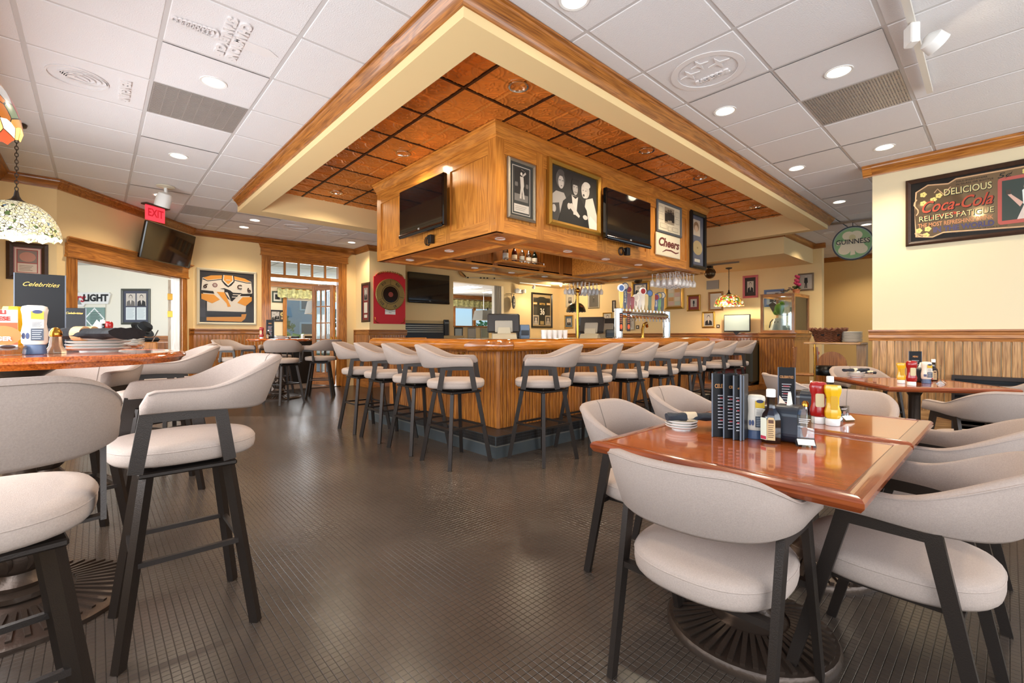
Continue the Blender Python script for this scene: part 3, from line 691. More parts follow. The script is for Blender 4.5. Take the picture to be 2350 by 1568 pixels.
# underside: ring of coffered panels round an open well
sp = MB().box(CU+.03, OU_0, CV+.03, CVE-.03, CZ0+.03, CZ0+.05).box(OU_1, CUE-.03, CV+.03, CVE-.03, CZ0+.03, CZ0+.05).box(OU_0, OU_1, CV+.03, OV_0, CZ0+.03, CZ0+.05).box(OU_0, OU_1, OV_1, CVE-.03, CZ0+.03, CZ0+.05).build('soffit_panel', oc('x'), can)
for a in ((CU, CU+.1, CV, CVE), (OU_0-.09, OU_0, OV_0-.09, OV_1+.09), (OU_1, OU_1+.09, OV_0-.09, OV_1+.09), (CUE-.1, CUE, CV, CVE)):
    MB().box(a[0], a[1], a[2], a[3], CZ0, CZ0+.03).build('soffit_rail', oc('y'), can)
for a in ((CU+.1, CUE-.1, CV, CV+.1), (OU_0, OU_1, OV_0-.09, OV_0), (OU_0, OU_1, OV_1, OV_1+.09), (CU+.1, CUE-.1, CVE-.1, CVE), (CU+.1, OU_0-.09, OV_0-.09, OV_0), (CU+.1, OU_0-.09, OV_1, OV_1+.09), (OU_1+.09, CUE-.1, OV_0-.09, OV_0), (OU_1+.09, CUE-.1, OV_1, OV_1+.09)):
    MB().box(a[0], a[1], a[2], a[3], CZ0+.0005, CZ0+.03).build('soffit_rail', oc('x'), can)
for a in ((OU_0-.09, OU_0, CV+.1, OV_0-.09), (OU_0-.09, OU_0, OV_1+.09, CVE-.1), (OU_1, OU_1+.09, CV+.1, OV_0-.09), (OU_1, OU_1+.09, OV_1+.09, CVE-.1), (4.5, 4.58, OV_1+.09, CVE-.1), (5.5, 5.58, OV_1+.09, CVE-.1)):
    MB().box(a[0], a[1], a[2], a[3], CZ0+.0005, CZ0+.03).build('soffit_rail', oc('y'), can)
ow = wood('oak_well', 'a5652a', '70400f', 'z', cath=.4)
for k, a in enumerate(((OU_0-.02, OU_0, OV_0-.02, OV_1+.02), (OU_1, OU_1+.02, OV_0-.02, OV_1+.02), (OU_0, OU_1, OV_0-.02, OV_0), (OU_0, OU_1, OV_1, OV_1+.02))):
    MB().box(*a, CZ0+.03, zt).build('well_panel', ow, can)
for x in (3.95, 4.45, 5.45, 5.95): MB().box(x-.045, x+.045, OV_1-.016, OV_1, CZ0+.03, zt).build('well_stile', ow, can)
MB().box(OU_0, OU_0+.22, OV_0, OV_1, CZ0+.04, CZ0+.07).build('well_shelf', oc('y'), can)
MB().box(OU_1-.3, OU_1, OV_0+.1, OV_1, CZ0+.03, CZ0+.42).build('well_cabinet', oc('x'), can)
MB().box(4.42, 5.32, OV_1-.24, OV_1, CZ0+.06, CZ0+.085).build('well_shelf', oc('x'), can)
rl = MB()
for x in (4.45, 4.87, 5.29): rl.tube([(x, OV_1-.225, CZ0+.085), (x, OV_1-.225, CZ0+.125)], .006)
rl.tube([(4.45, OV_1-.225, CZ0+.12), (5.29, OV_1-.225, CZ0+.12)], .006); rl.build('gallery_rail', CHROME, can, smooth=True)
# ================================================================== seating
def sup(t, rx, ry, e): 
    c, s = math.cos(t), math.sin(t); k = (abs(c)**e+abs(s)**e)**(-1/e); return (rx*k*c, ry*k*s)
def shell_rows(zb_arm, zb_back, zt_arm, zt_back, W=.272, back=.268, arm=.17, th=.042, lean=.05, n=44):
    """padded U shaped back: cross-sections from one arm tip round the back to the other"""
    L0 = arm; path = []
    m = 9
    for i in range(m): path.append((arm-(arm+.02)*i/m, -W, 0, -1))
    for i in range(n+1):
        a = -PI/2 - PI*i/n; x, y = sup(a, back-.02, W, 2.35); 
        nx, ny = math.cos(a), math.sin(a); path.append((x-.02, y, nx, ny))
    for i in range(m): path.append((-.02+(arm+.02)*(i+1)/m, W, 0, 1))
    ln = [0]
    for i in range(1, len(path)): ln.append(ln[-1]+math.hypot(path[i][0]-path[i-1][0], path[i][1]-path[i-1][1]))
    T_ = ln[-1]; rows = []
    def ss(a, b, x): x = min(1, max(0, (x-a)/(b-a))); return x*x*(3-2*x)
    for (x, y, nx, ny), l in zip(path, ln):
        e = min(l, T_-l); k = ss(.20, .50, e); zt_ = zt_arm+(zt_back-zt_arm)*k; zb = zb_arm+(zb_back-zb_arm)*ss(.1, .45, e)
        r = .05
        if e < r: zt_ = zt_arm-(r-math.sqrt(max(0, r*r-(r-e)**2)))*.95
        h = zt_-zb; q = th/2*(.6 if e < .004 else 1); row = []
        for s_, f in ((-1, .06), (-1, .5), (-1, .94), (-.55, 1), (.55, 1), (1, .94), (1, .5), (1, .06), (.55, 0), (-.55, 0)):
            off = s_*q*(1 if f not in (.5,) else 1.12) + lean*k*(f-.15)
            row.append((x+nx*off, y+ny*off, zb+h*f))
        rows.append(row)
    return rows
def add_seat(parent, z, R, th, m):
    prof = [(R*.55, z-th), (R*.95, z-th), (R*.985, z-th+.01), (R, z-th+.026), (R*1.0, z-.024), (R*.99, z-.014), (R*.955, z-.004), (R*.8, z+.003), (R*.45, z+.008), (.01, z+.009)]
    o = MB().lathe(prof, 48, sx=1.03, sy=.96, e=2.5).build('seat', m, parent, smooth=True, ang=1.2)
    p = [sup(2*PI*i/48, R*1.022, R*.953, 2.5) for i in range(48)]
    MB().tube([(x, y, z-.021) for x, y in p], .0032, 5, closed=True).build('piping', m, o, smooth=True)
    return o
def add_shell(parent, rows, m):
    o = MB().loft(rows).build('backrest', m, parent, smooth=True, ang=1.3)
    MB().tube([r[5] for r in rows[1:-1]], .0028, 5).build('piping', m, o, smooth=True)
    c = rows[len(rows)//2]; MB().tube([Vector(c[k])+Vector((.001, 0, 0)) for k in (0, 1, 2, 3)], .0022, 5).build('seam', mat('thread', '8e8076', .9), o)
    return o
def make_stool():
    t = thing('bar_stool', 'stool', 'stool')
    add_seat(t, .748, .25, .07, LINENS)
    add_shell(t, shell_rows(.876, .858, .955, 1.062, W=.262, back=.288, arm=.178, lean=.075), LINEN)
    for s in (-1, 1):
        y = s*.25
        b = MB().bar((.19, y, .672), (.155, y, .884), .045, .012, (0, 1, 0)).bar((-.11, y, .672), (-.075, y, .884), .045, .012, (0, 1, 0)).box(-.097, .177, y-.0055, y+.0055, .843, .883)
        b.bar((.185, y, .68), (.185, 0, .662), .03, .008).bar((-.105, y, .68), (-.105, 0, .662), .03, .008).build('arm_frame', CHAR, t)
    MB().cbox(-.12, .12, -.12, .12, .65, .68, .006).lathe([(.07, .62), (.07, .655)], 16).cbox(-.165, .165, -.165, .165, .63, .65, .005).build('swivel_plate', CHAR, t)
    for sx in (-1, 1):
        for sy in (-1, 1):
            MB().bar((sx*.135, sy*.135, .645), (sx*.222, sy*.222, 0), .036, .03, (sx, -sy, 0)).build('leg', CHAR, t)
    k = .135+.087*(.645-.33)/.645
    for a, b_ in (((k, k), (-k, k)), ((-k, k), (-k, -k)), ((-k, -k), (k, -k)), ((k, -k), (k, k))):
        MB().bar((*a, .33), (*b_, .33), .018, .018).build('stretcher', CHAR, t)
    return t
def make_chair():
    t = thing('dining_chair', 'chair', 'chair')
    add_seat(t, .455, .243, .08, LINENS)
    add_shell(t, shell_rows(.605, .585, .68, .792, W=.252, back=.285, arm=.18, lean=.07), LINEN)
    for s in (-1, 1):
        y0, y1 = s*.243, s*.236
        MB().bar((.085, y0, .605), (.245, s*.245, 0), .042, .022, (0, 1, 0), .032, .02).build('leg', CHAR, t)
        MB().bar((-.115, y0, .605), (-.235, s*.238, 0), .042, .022, (0, 1, 0), .032, .02).build('leg', CHAR, t)
        MB().bar((-.134, y0, .588), (.104, y0, .588), .022, .042).build('arm_rail', CHAR, t)
        MB().bar((.15, s*.17, .362), (-.165, s*.17, .362), .02, .02).build('seat_rail', CHAR, t)
    MB().bar((.149, -.24, .362), (.149, .24, .362), .03, .02).build('cross_bar', CHAR, t); MB().bar((-.163, -.238, .362), (-.163, .238, .362), .03, .02).build('cross_bar', CHAR, t)
    return t
stool = make_stool(); chair = make_chair()
register(None)
def orient(v): return {'+x': 0, '+y': PI/2, '-x': PI, '-y': -PI/2}[v] if isinstance(v, str) else v
ORD = ['first', 'second', 'third', 'fourth', 'fifth', 'sixth', 'seventh']
first_s = first_c = True
def put(proto, x, y, a, label, group, sw=0):
    global first_s, first_c
    flag = first_s if proto is stool else first_c
    if flag:
        proto.location = (x, y, 0); proto.rotation_euler = (0, 0, orient(a)); o = proto; tag(o, label, None, group)
        if proto is stool: first_s = False
        else: first_c = False
    else: o = place(proto, (x, y, 0), orient(a), label, group)
    if sw:
        for ch in (NEWK[o.name] if o.name in NEWK else kids(o)):
            if ch.name.split('.')[0] in ('seat', 'backrest', 'arm_frame'): ch.rotation_euler = (0, 0, sw)
    return o
GB = 'bar stools along the bar'
for k, (y, r) in enumerate(((3.40, .0), (4.04, .03), (4.69, -.04), (5.31, .02))):
    put(stool, 2.42, y, 0, ['bar stool at the short side of the bar, nearest its corner', 'second bar stool from the corner on the short side of the bar', 'third bar stool from the corner on the short side of the bar', 'farthest bar stool on the short side, nearest the french doors'][k], GB, (-.74, -.72, -.70, -.66)[k])
for k, (x, r) in enumerate(((3.06, 0), (3.70, .03), (4.38, .10), (5.05, .06), (5.78, .16), (6.52, .13), (7.22, .10))):
    put(stool, x, 2.92, 0, ['bar stool on the long side of the bar, nearest its corner'][0] if k == 0 else '%s bar stool from the corner on the long side of the bar' % ORD[k], GB, (2.40, 2.38, 2.42, 2.36, 2.44, 2.40, 2.42)[k])
GH = 'stools around the high tables'
put(stool, .265, 2.25, 0, 'large foreground stool in full view, back turned to the aisle', GH, PI+.05).scale = (.94, .94, 1)
put(stool, -.235, 1.70, .15, 'nearest stool, cut off by the left edge, back to the camera', GH, 1.42)
put(stool, -.12, 3.40, -PI/2+.25, 'stool tucked under the far side of the near round table', GH)
put(stool, .36, 4.27, 0, 'stool just behind the large foreground stool, at the second round table', GH, PI+.03)
put(stool, .50, 5.18, PI+.55, 'stool at the second round table, nearest the door opening', GH)
HT3 = (2.45, 8.95)
put(stool, 1.83, 9.22, -.15, 'pale stool left of the far round table below the framed jersey', GH)
put(stool, 2.33, 8.20, PI/2+.30, 'stool with its back to the camera at the far round table', GH)
put(stool, 3.05, 8.55, PI-.45, 'stool right of the far round table, nearest the french doors', GH)
put(stool, 2.62, 9.66, -PI/2+.1, 'stool behind the far round table against the wainscot', GH)
GD = 'dining chairs around the square tables'
put(chair, 1.515, .664, .0, 'dining chair with its back to the camera at the near square table', GD)
put(chair, 1.97, .255, PI/2-.03, 'foreground dining chair at the right edge of the near square table', GD)
put(chair, 2.80, .24, PI/2, 'dining chair at the right of the second square table', GD)
put(chair, 2.02, 1.17, -PI/2+.08, 'dining chair at the far left of the near square table, facing the camera', GD)
put(chair, 2.86, 1.29, -PI/2+.05, 'dining chair behind the standing menus at the second square table', GD)
put(chair, 3.30, .70, PI+.05, 'dining chair at the far end of the second square table', GD)
TA = math.radians(37)
put(chair, 4.52, .12, TA, 'angled dining chair with its back to the camera at the wall table', GD)
put(chair, 4.72, 1.22, TA-PI/2, 'dining chair left of the wall table with a pointed back corner showing', GD)
put(chair, 6.02, 1.02, TA+PI, 'dining chair behind the plates at the wall table', GD)
put(chair, 5.86, -.14, TA+PI/2, 'dining chair between the wall table and the heating grille', GD)
# ================================================================== tables
def iron_base(parent, R, h, orn=True, col=.05):
    prof = [(R, 0), (R, .02), (R*.97, .032), (R*.55, .055), (R*.34, .075), (R*.3, .09)]
    MB().lathe(prof, 40).build('base', IRON, parent, smooth=True)
    n = 44; mb = MB(); mb.bar((R*.46, 0, .064), (R*.93, 0, .037), .016, .012); me = mb.mesh('base_rib', IRON)
    for k in range(n): link('base_rib', me, parent, None, 2*PI*k/n)
    z = .085; c = col
    if orn: pr = [(R*.36, z), (R*.36, z+.02), (c*1.9, z+.03), (c*2.1, z+.05), (c*1.7, z+.07), (c*1.5, z+.09), (c*1.9, z+.11), (c*2.15, z+.16), (c*1.9, z+.22), (c*1.35, z+.26), (c*1.55, z+.275), (c*1.2, z+.29), (c, z+.31), (c, h-.1), (c*1.5, h-.05), (c*2.4, h-.02), (c*2.4, h)]
    else: pr = [(R*.3, z), (c*1.3, z+.03), (c, z+.06), (c, h-.08), (c*1.6, h-.03), (c*2.6, h-.02), (c*2.6, h)]
    MB().lathe(pr, 28).build('column', IRON, parent, smooth=True, ang=.9)
    if orn:
        for k in range(10):
            a = 2*PI*k/10; mb = MB().tube([(c*(1.8+.35*math.sin(PI*q/6)), .012*math.sin(q), z+.11+.145*q/6) for q in range(7)], .012, 6, rs=[.006, .011, .014, .014, .012, .009, .012])
            mb.build('column_leaf', IRON, parent, smooth=True, rot=a)
def round_table(label, x, y, R, h):
    t = thing('round_high_table', label, 'table', (x, y, 0), 0, 'round high tables')
    MB().lathe([(R-.06, h-.045), (R-.02, h-.044), (R-.012, h-.03), (R, h-.022), (R, h-.014), (R-.008, h-.004), (R-.014, h), (R-.05, h), (R-.052, h-.002), (.01, h-.002)], 72).build('tabletop', cherry('y'), t, smooth=True, ang=.5)
    iron_base(t, .375, h-.045); return t
round_table('near round high table with ogee edge at the left of the picture', -.234, 2.79, .565, 1.072)
round_table('second round high table, half hidden behind the near one', -.27, 4.75, .565, 1.072)
round_table('far round high table beside the french doors', HT3[0], HT3[1], .52, 1.075)
def square_table(label, x0, x1, y0, y1, h, ax='y'):
    t = thing('square_table', label, 'table', ((x0+x1)/2, (y0+y1)/2, 0), 0, 'square dining tables'); a, b_ = (x1-x0)/2, (y1-y0)/2; e = .055
    MB().box(-a+e, a-e, -b_+e, b_-e, h-.03, h-.0015).build('tabletop', cherry(ax), t)
    pr = [(-.004, h-.04), (.02, h-.045), (.042, h-.04), (.052, h-.025), (.052, h-.012), (.045, h-.003), (.036, h), (.004, h), (.003, h-.004), (-.004, h-.004)]
    def edge(p, q, m): moulding('table_edge', [p, q], pr, m, t)
    # bevelled border boards, mitred at the corners
    c = [(-a+e, -b_+e), (a-e, -b_+e), (a-e, b_-e), (-a+e, b_-e)]
    def side(i):
        p, q = Vector(c[i]), Vector(c[(i+1) % 4]); d = (q-p).normalized(); n = Vector((d.y, -d.x)); rows = []
        for w_, s_ in ((p, -1), (q, 1)): rows.append([(w_.x+n.x*o+d.x*s_*max(0, o), w_.y+n.y*o+d.y*s_*max(0, o), z) for o, z in pr])
        MB().loft(rows).build('table_edge', cherrye('x' if abs(d.x) > .5 else 'y'), t, smooth=True, ang=.5)
    for i in range(4): side(i)
    iron_base(t, .30, h-.04, orn=False, col=.042); return t
square_table('near square dining table with glossy reddish top, in the foreground', 1.443, 2.305, .246, 1.125, .728)
square_table('second square dining table butted against the near one', 2.318, 3.005, .246, 1.125, .732)
t4 = square_table('square dining table set at an angle beside the planked right wall', 4.90, 5.82, .11, 1.03, .728, 'x')
t4.rotation_euler = (0, 0, TA)
# ================================================================== things on the walls
def wplane(k):
    if k[0] == 'v': return pl_v(k[1]), 0.0
    if k[0] == 'u': return pl_u(k[1]), -PI/2
    if k[0] == 'ang': return PL_ANG, ANG
    return PL_CO, CR
def wrect(k, xl, xr, yt, yb, out=0):
    pl, rz = wplane(k); sh = Vector((-math.sin(rz), math.cos(rz), 0))*out; pl = (pl[0]-sh, pl[1]); a = hit(xl, yt, pl); b_ = hit(xl, yb, pl); c = hit(xr, yt, pl)
    w_ = math.hypot(c.x-a.x, c.y-a.y); h_ = a.z-b_.z
    return Vector(((a.x+c.x)/2, (a.y+c.y)/2, (a.z+b_.z)/2))+sh, rz, w_, h_
def frame_mesh(b, w_, h_, fw, d, y=0):
    o = rectp(-w_/2, w_/2, -h_/2, h_/2); i = rectp(-w_/2+fw, w_/2-fw, -h_/2+fw, h_/2-fw); m = [((p[0]+q[0])/2, (p[1]+q[1])/2) for p, q in zip(o, i)]
    rows = [[(x, y, z) for x, z in o], [(x, y-d*.7, z) for x, z in o], [(x, y-d, z) for x, z in m], [(x, y-d*.6, z) for x, z in i], [(x, y-.004, z) for x, z in i]]
    return b.loft(rows, cap=False)
def framed(name, label, k, xl, xr, yt, yb, fw, fm, mount='e8e2d2', d=.03, cat='picture', group=None, glass=True):
    c, rz, w_, h_ = wrect(k, xl, xr, yt, yb); t = thing(name, label, cat, c, rz, group)
    frame_mesh(MB(), w_, h_, fw, d).build('frame', fm, t)
    MB().flat(rectp(-w_/2+fw*.8, w_/2-fw*.8, -h_/2+fw*.8, h_/2-fw*.8), -.006, -.001).build('mount', ink(mount), t)
    t['_w'], t['_h'] = w_-2*fw, h_-2*fw
    return t, w_-2*fw, h_-2*fw
G = lambda v: '%02x%02x%02x' % (int(v), int(v*.96), int(v*.9))
INKS = [ink(G(60)), ink(G(20)), ink(G(185)), ink(G(228)), ink(G(110))]
class Pic:
    """a flat print: coloured shapes stacked a hair apart, all one sheet"""
    def __init__(s, t, x0, x1, z0, z1, y=-.0065): s.b = MB(); s.t = t; s.r = (x0, x1, z0, z1); s.y = y; s.k = 0; s.ms = []
    def p(s, poly, col):
        x0, x1, z0, z1 = s.r; m = col if not isinstance(col, str) else ink(col)
        if m not in s.ms: s.ms.append(m)
        s.b.m = s.ms.index(m); s.k += 1; y = s.y-.0003*s.k
        s.b.flat([(x0+(x1-x0)*a, z0+(z1-z0)*c) for a, c in poly], y-.0002, y); return s
    def e(s, cx, cz, rx, rz, col, n=18):
        return s.p(ell(cx, cz, rx, rz, n), col)
    def r_(s, a, b_, c, d, col): return s.p(rectp(a, b_, c, d), col)
    def done(s, name='print'): return s.b.build(name, s.ms, s.t)
    def bust(s, cx, w_, z0, top, skin=G(205), coat=G(30), hair=G(35), shirt=G(225)):
        h = top-z0; hr = h*.2; x0, x1, za, zb = s.r; w_ = min(w_, 1.0*h*(zb-za)/(x1-x0))
        s.p([(cx-w_/2, z0), (cx+w_/2, z0), (cx+w_*.45, z0+h*.38), (cx+w_*.2, z0+h*.5), (cx-w_*.2, z0+h*.5), (cx-w_*.45, z0+h*.38)], coat)
        s.p([(cx-w_*.1, z0+h*.52), (cx+w_*.1, z0+h*.52), (cx, z0+h*.1)], shirt)
        s.r_(cx-w_*.09, cx+w_*.09, z0+h*.46, z0+h*.66, skin)
        s.e(cx, top-hr*1.05, w_*.21, hr*1.05, hair); s.e(cx, top-hr*1.25, w_*.17, hr*.95, skin)
        for q in (-1, 1): s.e(cx+q*w_*.07, top-hr*1.15, w_*.02, hr*.07, G(40), 8)
        s.r_(cx-w_*.06, cx+w_*.06, top-hr*1.8, top-hr*1.74, G(90)); return s
    def lines(s, x0, x1, z0, z1, n, col):
        for i in range(n):
            z = z1-(z1-z0)*(i+.5)/n; s.r_(x0, x1-(x1-x0)*.25*((i*37) % 5)/5, z-(z1-z0)*.16/n, z+(z1-z0)*.16/n, col)
        return s
def simple_print(t, w_, h_, kind, mg=.16, bg=G(150)):
    P = Pic(t, -w_/2+mg*w_, w_/2-mg*w_, -h_/2+mg*h_, h_/2-mg*h_); P.r_(0, 1, 0, 1, bg)
    if kind == 'bust': P.bust(.5, .9, 0, .92)
    elif kind == 'two': P.bust(.28, .55, 0, .8); P.bust(.72, .55, 0, .95, coat=G(70))
    elif kind == 'standing':
        P.e(.5, .86, .07, .06, G(200)); P.p([(.38, .8), (.62, .8), (.66, .45), (.58, .4), (.6, .05), (.52, .05), (.5, .38), (.46, .05), (.38, .05), (.42, .4), (.34, .45)], G(30))
    elif kind == 'doc': P.lines(.1, .9, .08, .92, 9, G(70))
    elif kind == 'blank': pass
    return P
# ---- televisions
def television(label, k, xl, xr, yt, yb, off=.07, d=.06, tilt=0, brand='LG', chin=.13, plug=True):
    c, rz, w_, h_ = wrect(k, xl, xr, yt, yb, off+d if off else 0); t = thing('television', label, 'television', c, (tilt, 0, rz), 'wall televisions')
    b_ = MB().cbox(-w_/2, w_/2, -off-d, -off, -h_/2, h_/2, .012); b_.build('housing', GLOSSB, t)
    ch = h_*chin; MB().flat(rrect(-w_/2+.02, w_/2-.02, -h_/2+ch, h_/2-.02, .004), -off-d-.002, -off-d+.004).build('screen', mat('dark_screen', '0c0d10', .06, spec=.8), t)
    if chin > .08:
        rows = [[(x, -off-d-.012*math.sin(PI*q/6), -h_/2-.012+(ch*.75)*q/6) for x in (-w_/2+.01, -w_/4, 0, w_/4, w_/2-.01)] for q in range(7)]
        MB().grid(rows).build('speaker_bar', GLOSSB, t, smooth=True)
    if brand: text(t, brand, h_*.05, 0, -off-d-.015, -h_/2+ch*.5, ink('c8c8c8'))
    MB().box(-.1, .1, -off, -.01, -.08, .08).build('wall_bracket', BLACK, t)
    if plug:
        MB().cbox(w_*.05, w_*.05+.07, -.06, -.005, -h_/2-.13, -h_/2-.03, .006).build('power_box', BLACK, t)
        MB().tube([(-.02+.045*math.cos(q*.7), -.03+.006*q/3, -h_/2-.085+.05*math.sin(q*.7)) for q in range(20)], .006, 6).build('coiled_cable', BLACK, t)
    return t
television('television on the short left side of the oak canopy', ('u', CU-.02), 916, 1017, 441, 548)
television('television on the long right side of the oak canopy', ('v', CV-.02), 1392, 1494, 428, 546)
television('wide television on the cream wall behind the bar', ('v', VB), 937, 1032, 623, 693, brand='LG', plug=False)
c, rz, w_, h_ = wrect(('ang',), 296, 415, 503, 590)
t = television('tilted television over the doorway in the angled wall', ('ang',), 296, 415, 503, 590, off=.0, d=.05, tilt=math.radians(11), chin=.04, brand=None, plug=False)
t.location = t.location+Vector((NA.x, NA.y, 0))*.16; t.rotation_euler = (math.radians(11), 0, ANG)
MB().bar((0, 0, .1), (0, .16, .0), .12, .1).build('tilt_arm', BLACK, t)
# ---- pictures on the canopy
t, w_, h_ = framed('framed_photo', 'silver framed photo of a golfer in mid swing on the canopy', ('v', CV-.016), 1163, 1226, 359, 499, .035, SILVER, '3a3b38', .035)
P = Pic(t, -w_/2+.04, w_/2-.04, -h_/2+.03, h_/2-.03); P.r_(-.03, 1.03, -.015, 1.015, G(200)); P.r_(0, 1, 0, 1, '3a3b38'); P.r_(.1, .9, .27, .97, G(45)); P.r_(.1, .9, .27, .42, G(120))
P.p([(.42, .8), (.62, .8), (.66, .62), (.62, .55), (.7, .33), (.6, .33), (.54, .52), (.5, .33), (.4, .33), (.46, .56)], G(200)); P.e(.5, .86, .06, .035, G(215)); P.p([(.58, .8), (.78, .88), (.74, .92), (.54, .83)], G(190)); P.p([(.74, .92), (.5, .96), (.5, .95)], G(180))
for x in (.16, .24, .8, .86): P.e(x, .62, .05, .05, G(110))
P.r_(.06, .94, .03, .2, G(205)); P.lines(.12, .8, .06, .17, 3, G(150)); P.done()
t, w_, h_ = framed('framed_photo', 'gold framed black and white photo of three people embracing on the canopy', ('v', CV-.016), 1255, 1375, 360, 515, .06, GOLD, '20201e', .05)
P = Pic(t, -w_/2, w_/2, -h_/2, h_/2); P.r_(0, 1, 0, 1, G(42)); P.r_(.0, .3, 0, .5, G(70))
P.p([(0, 0), (.3, 0), (.34, .4), (.26, .55), (.1, .55), (0, .45)], G(185)); P.p([(0, 0), (.2, 0), (.16, .35), (0, .3)], G(60))
P.e(.19, .78, 0.0952, .16, G(95)); P.e(.2, .73, 0.0578, .12, G(212)); P.e(.2, .9, 0.0680, .06, G(80))
P.p([(.78, .0), (1, 0), (1, .3), (.9, .62), (.74, .55), (.7, .3)], G(212)); P.p([(.78, 0), (1, 0), (1, .14), (.84, .26)], G(232))
P.e(.73, .72, 0.0952, .15, G(205)); P.e(.7, .68, 0.0578, .115, G(218)); P.e(.69, .62, 0.0204, .025, G(60)); P.e(.76, .83, 0.0816, .06, G(225))
P.p([(.14, 0), (.82, 0), (.76, .34), (.62, .54), (.4, .56), (.24, .4)], G(18)); P.p([(.42, .56), (.56, .55), (.52, .2), (.46, .2)], G(225)); P.p([(.42, .55), (.56, .55), (.5, .5)], G(25))
P.e(.49, .74, 0.0748, .14, G(50)); P.e(.5, .69, 0.0544, .12, G(190)); P.p([(.41, .76), (.6, .76), (.58, .87), (.44, .87)], G(30))
P.p([(.33, .36), (.5, .2), (.58, .16), (.6, .2), (.42, .4)], G(215)); P.e(.36, .33, 0.0340, .06, G(215)); P.e(.05, .22, 0.0408, .07, G(200)); P.e(.72, .2, 0.0544, .045, G(210))
for x, z in ((.17, .76), (.23, .76), (.47, .72), (.53, .72), (.67, .71), (.73, .71)): P.e(x, z, .012, .008, G(50), 8)
P.e(.2, .66, 0.0136, .008, G(90), 8); P.r_(.47, .53, .62, .63, G(90)); P.done()
t, w_, h_ = framed('framed_photo', 'grey framed collage of a group photo and small cards on the canopy', ('v', CV-.016), 1505.5, 1562, 457, 531, .035, mat('slate_frame', '5a5d60', .5), 'ddd0b4', .03)
P = Pic(t, -w_/2, w_/2, -h_/2, h_/2)
for a, b_, c_, d_ in ((.04, .24, .68, .9), (.04, .24, .4, .62), (.78, .96, .66, .88), (.78, .96, .4, .6), (.1, .4, .1, .28), (.44, .6, .06, .22), (.64, .9, .08, .24)): P.r_(a, b_, c_, d_, '9a8e78'); P.r_(a+.01, b_-.01, c_+.012, d_-.012, 'd8ccb0')
P.r_(.3, .72, .32, .92, '9c8c74')
for x, z in ((.36, .74), (.46, .8), (.56, .82), (.66, .76)): P.e(x, z, .05, .05, '5c4c3a'); P.p([(x-.06, z-.36), (x+.06, z-.36), (x+.06, z-.05), (x-.06, z-.05)], '2c241c')
P.done()
c, rz, w_, h_ = wrect(('v', CV-.016), 1503.5, 1558, 532, 584); t = thing('cheers_sign', 'cream sign with maroon script lettering reading Cheers', 'sign', c, rz)
MB().cbox(-w_/2, w_/2, -.02, 0, -h_/2, h_/2, .003).build('board', ink('e6d8ba'), t)
text(t, 'Cheers', h_*.52, 0, -.021, h_*.1, ink('6a2c22'), shear=.25, bold=.006, sx=w_*.84/(h_*.52*2.85))
P = Pic(t, -w_/2, w_/2, -h_/2, h_/2, -.0205); P.p([(.25, .16), (.4, .26), (.6, .27), (.8, .2), (.92, .26), (.94, .34), (.9, .3), (.8, .27), (.6, .34), (.38, .32), (.22, .16)], '6a2c22'); P.r_(.02, .98, .02, .03, 'b8a888'); P.r_(.02, .98, .97, .98, 'b8a888'); P.done('flourish')
t, w_, h_ = framed('framed_record', 'tall black framed gold record at the far end of the canopy', ('v', CV-.016), 1582, 1616.5, 482, 614, .055, BFRAME, '4a4c58', .05)
P = Pic(t, -w_/2, w_/2, -h_/2, h_/2); P.r_(.04, .96, .02, .98, '5c5e6c'); P.r_(.1, .72, .6, .92, 'c8b8a0'); P.e(.4, .78, .22, .1, '8c6a48'); P.e(.4, .74, .14, .07, 'd0b090'); P.e(.5, .36, .4, .145, 'b09a6a', 32); P.e(.5, .36, .06, .02, '8a7648'); P.r_(.25, .7, .07, .13, 'cfc8b4'); P.done()
# ---- framed hockey jersey
t, w_, h_ = framed('framed_jersey', 'white framed ice hockey jersey with yellow sleeves and shoulder patch', ('v', VB), 451, 588, 614, 745, .045, mat('ivory_frame', 'd9cfb4', .5), '2c2b2e', .05, 'jersey')
Y, Wt, Bk = 'e0983a', 'ded6c8', '17161a'
P = Pic(t, -w_/2, w_/2, -h_/2, h_/2)
P.r_(.0, .1, .1, .45, '45444a'); P.r_(.9, 1, .55, .9, '3c3b40')
P.p([(.05, .86), (.2, .91), (.4, .93), (.62, .93), (.82, .9), (.95, .84), (.97, .62), (.9, .5), (.86, .48), (.84, .22), (.13, .22), (.13, .48), (.08, .52), (.03, .62)], Wt)
P.p([(.06, .86), (.2, .915), (.42, .935), (.44, .88), (.3, .85), (.14, .82)], Y); P.p([(.6, .935), (.82, .9), (.94, .84), (.86, .83), (.68, .86), (.58, .88)], Y)
P.p([(.06, .85), (.14, .81), (.3, .84), (.44, .87), (.44, .855), (.3, .825), (.14, .795), (.05, .83)], Bk); P.p([(.94, .83), (.86, .82), (.68, .85), (.58, .87), (.58, .855), (.68, .835), (.86, .805), (.95, .81)], Bk)
P.p([(.4, .945), (.62, .945), (.63, .82), (.57, .74), (.51, .7), (.45, .74), (.39, .82)], Bk); P.p([(.42, .94), (.6, .94), (.61, .83), (.51, .73), (.41, .83)], Wt); P.p([(.44, .94), (.58, .94), (.59, .84), (.51, .76), (.43, .84)], Y)
P.p([(.03, .62), (.24, .61), (.26, .56), (.03, .57)], Bk); P.p([(.97, .6), (.76, .585), (.73, .54), (.96, .55)], Bk)
P.p([(.03, .55), (.25, .545), (.36, .45), (.22, .37), (.03, .45)], Y); P.p([(.96, .53), (.78, .52), (.68, .4), (.84, .34), (.96, .45)], Y)
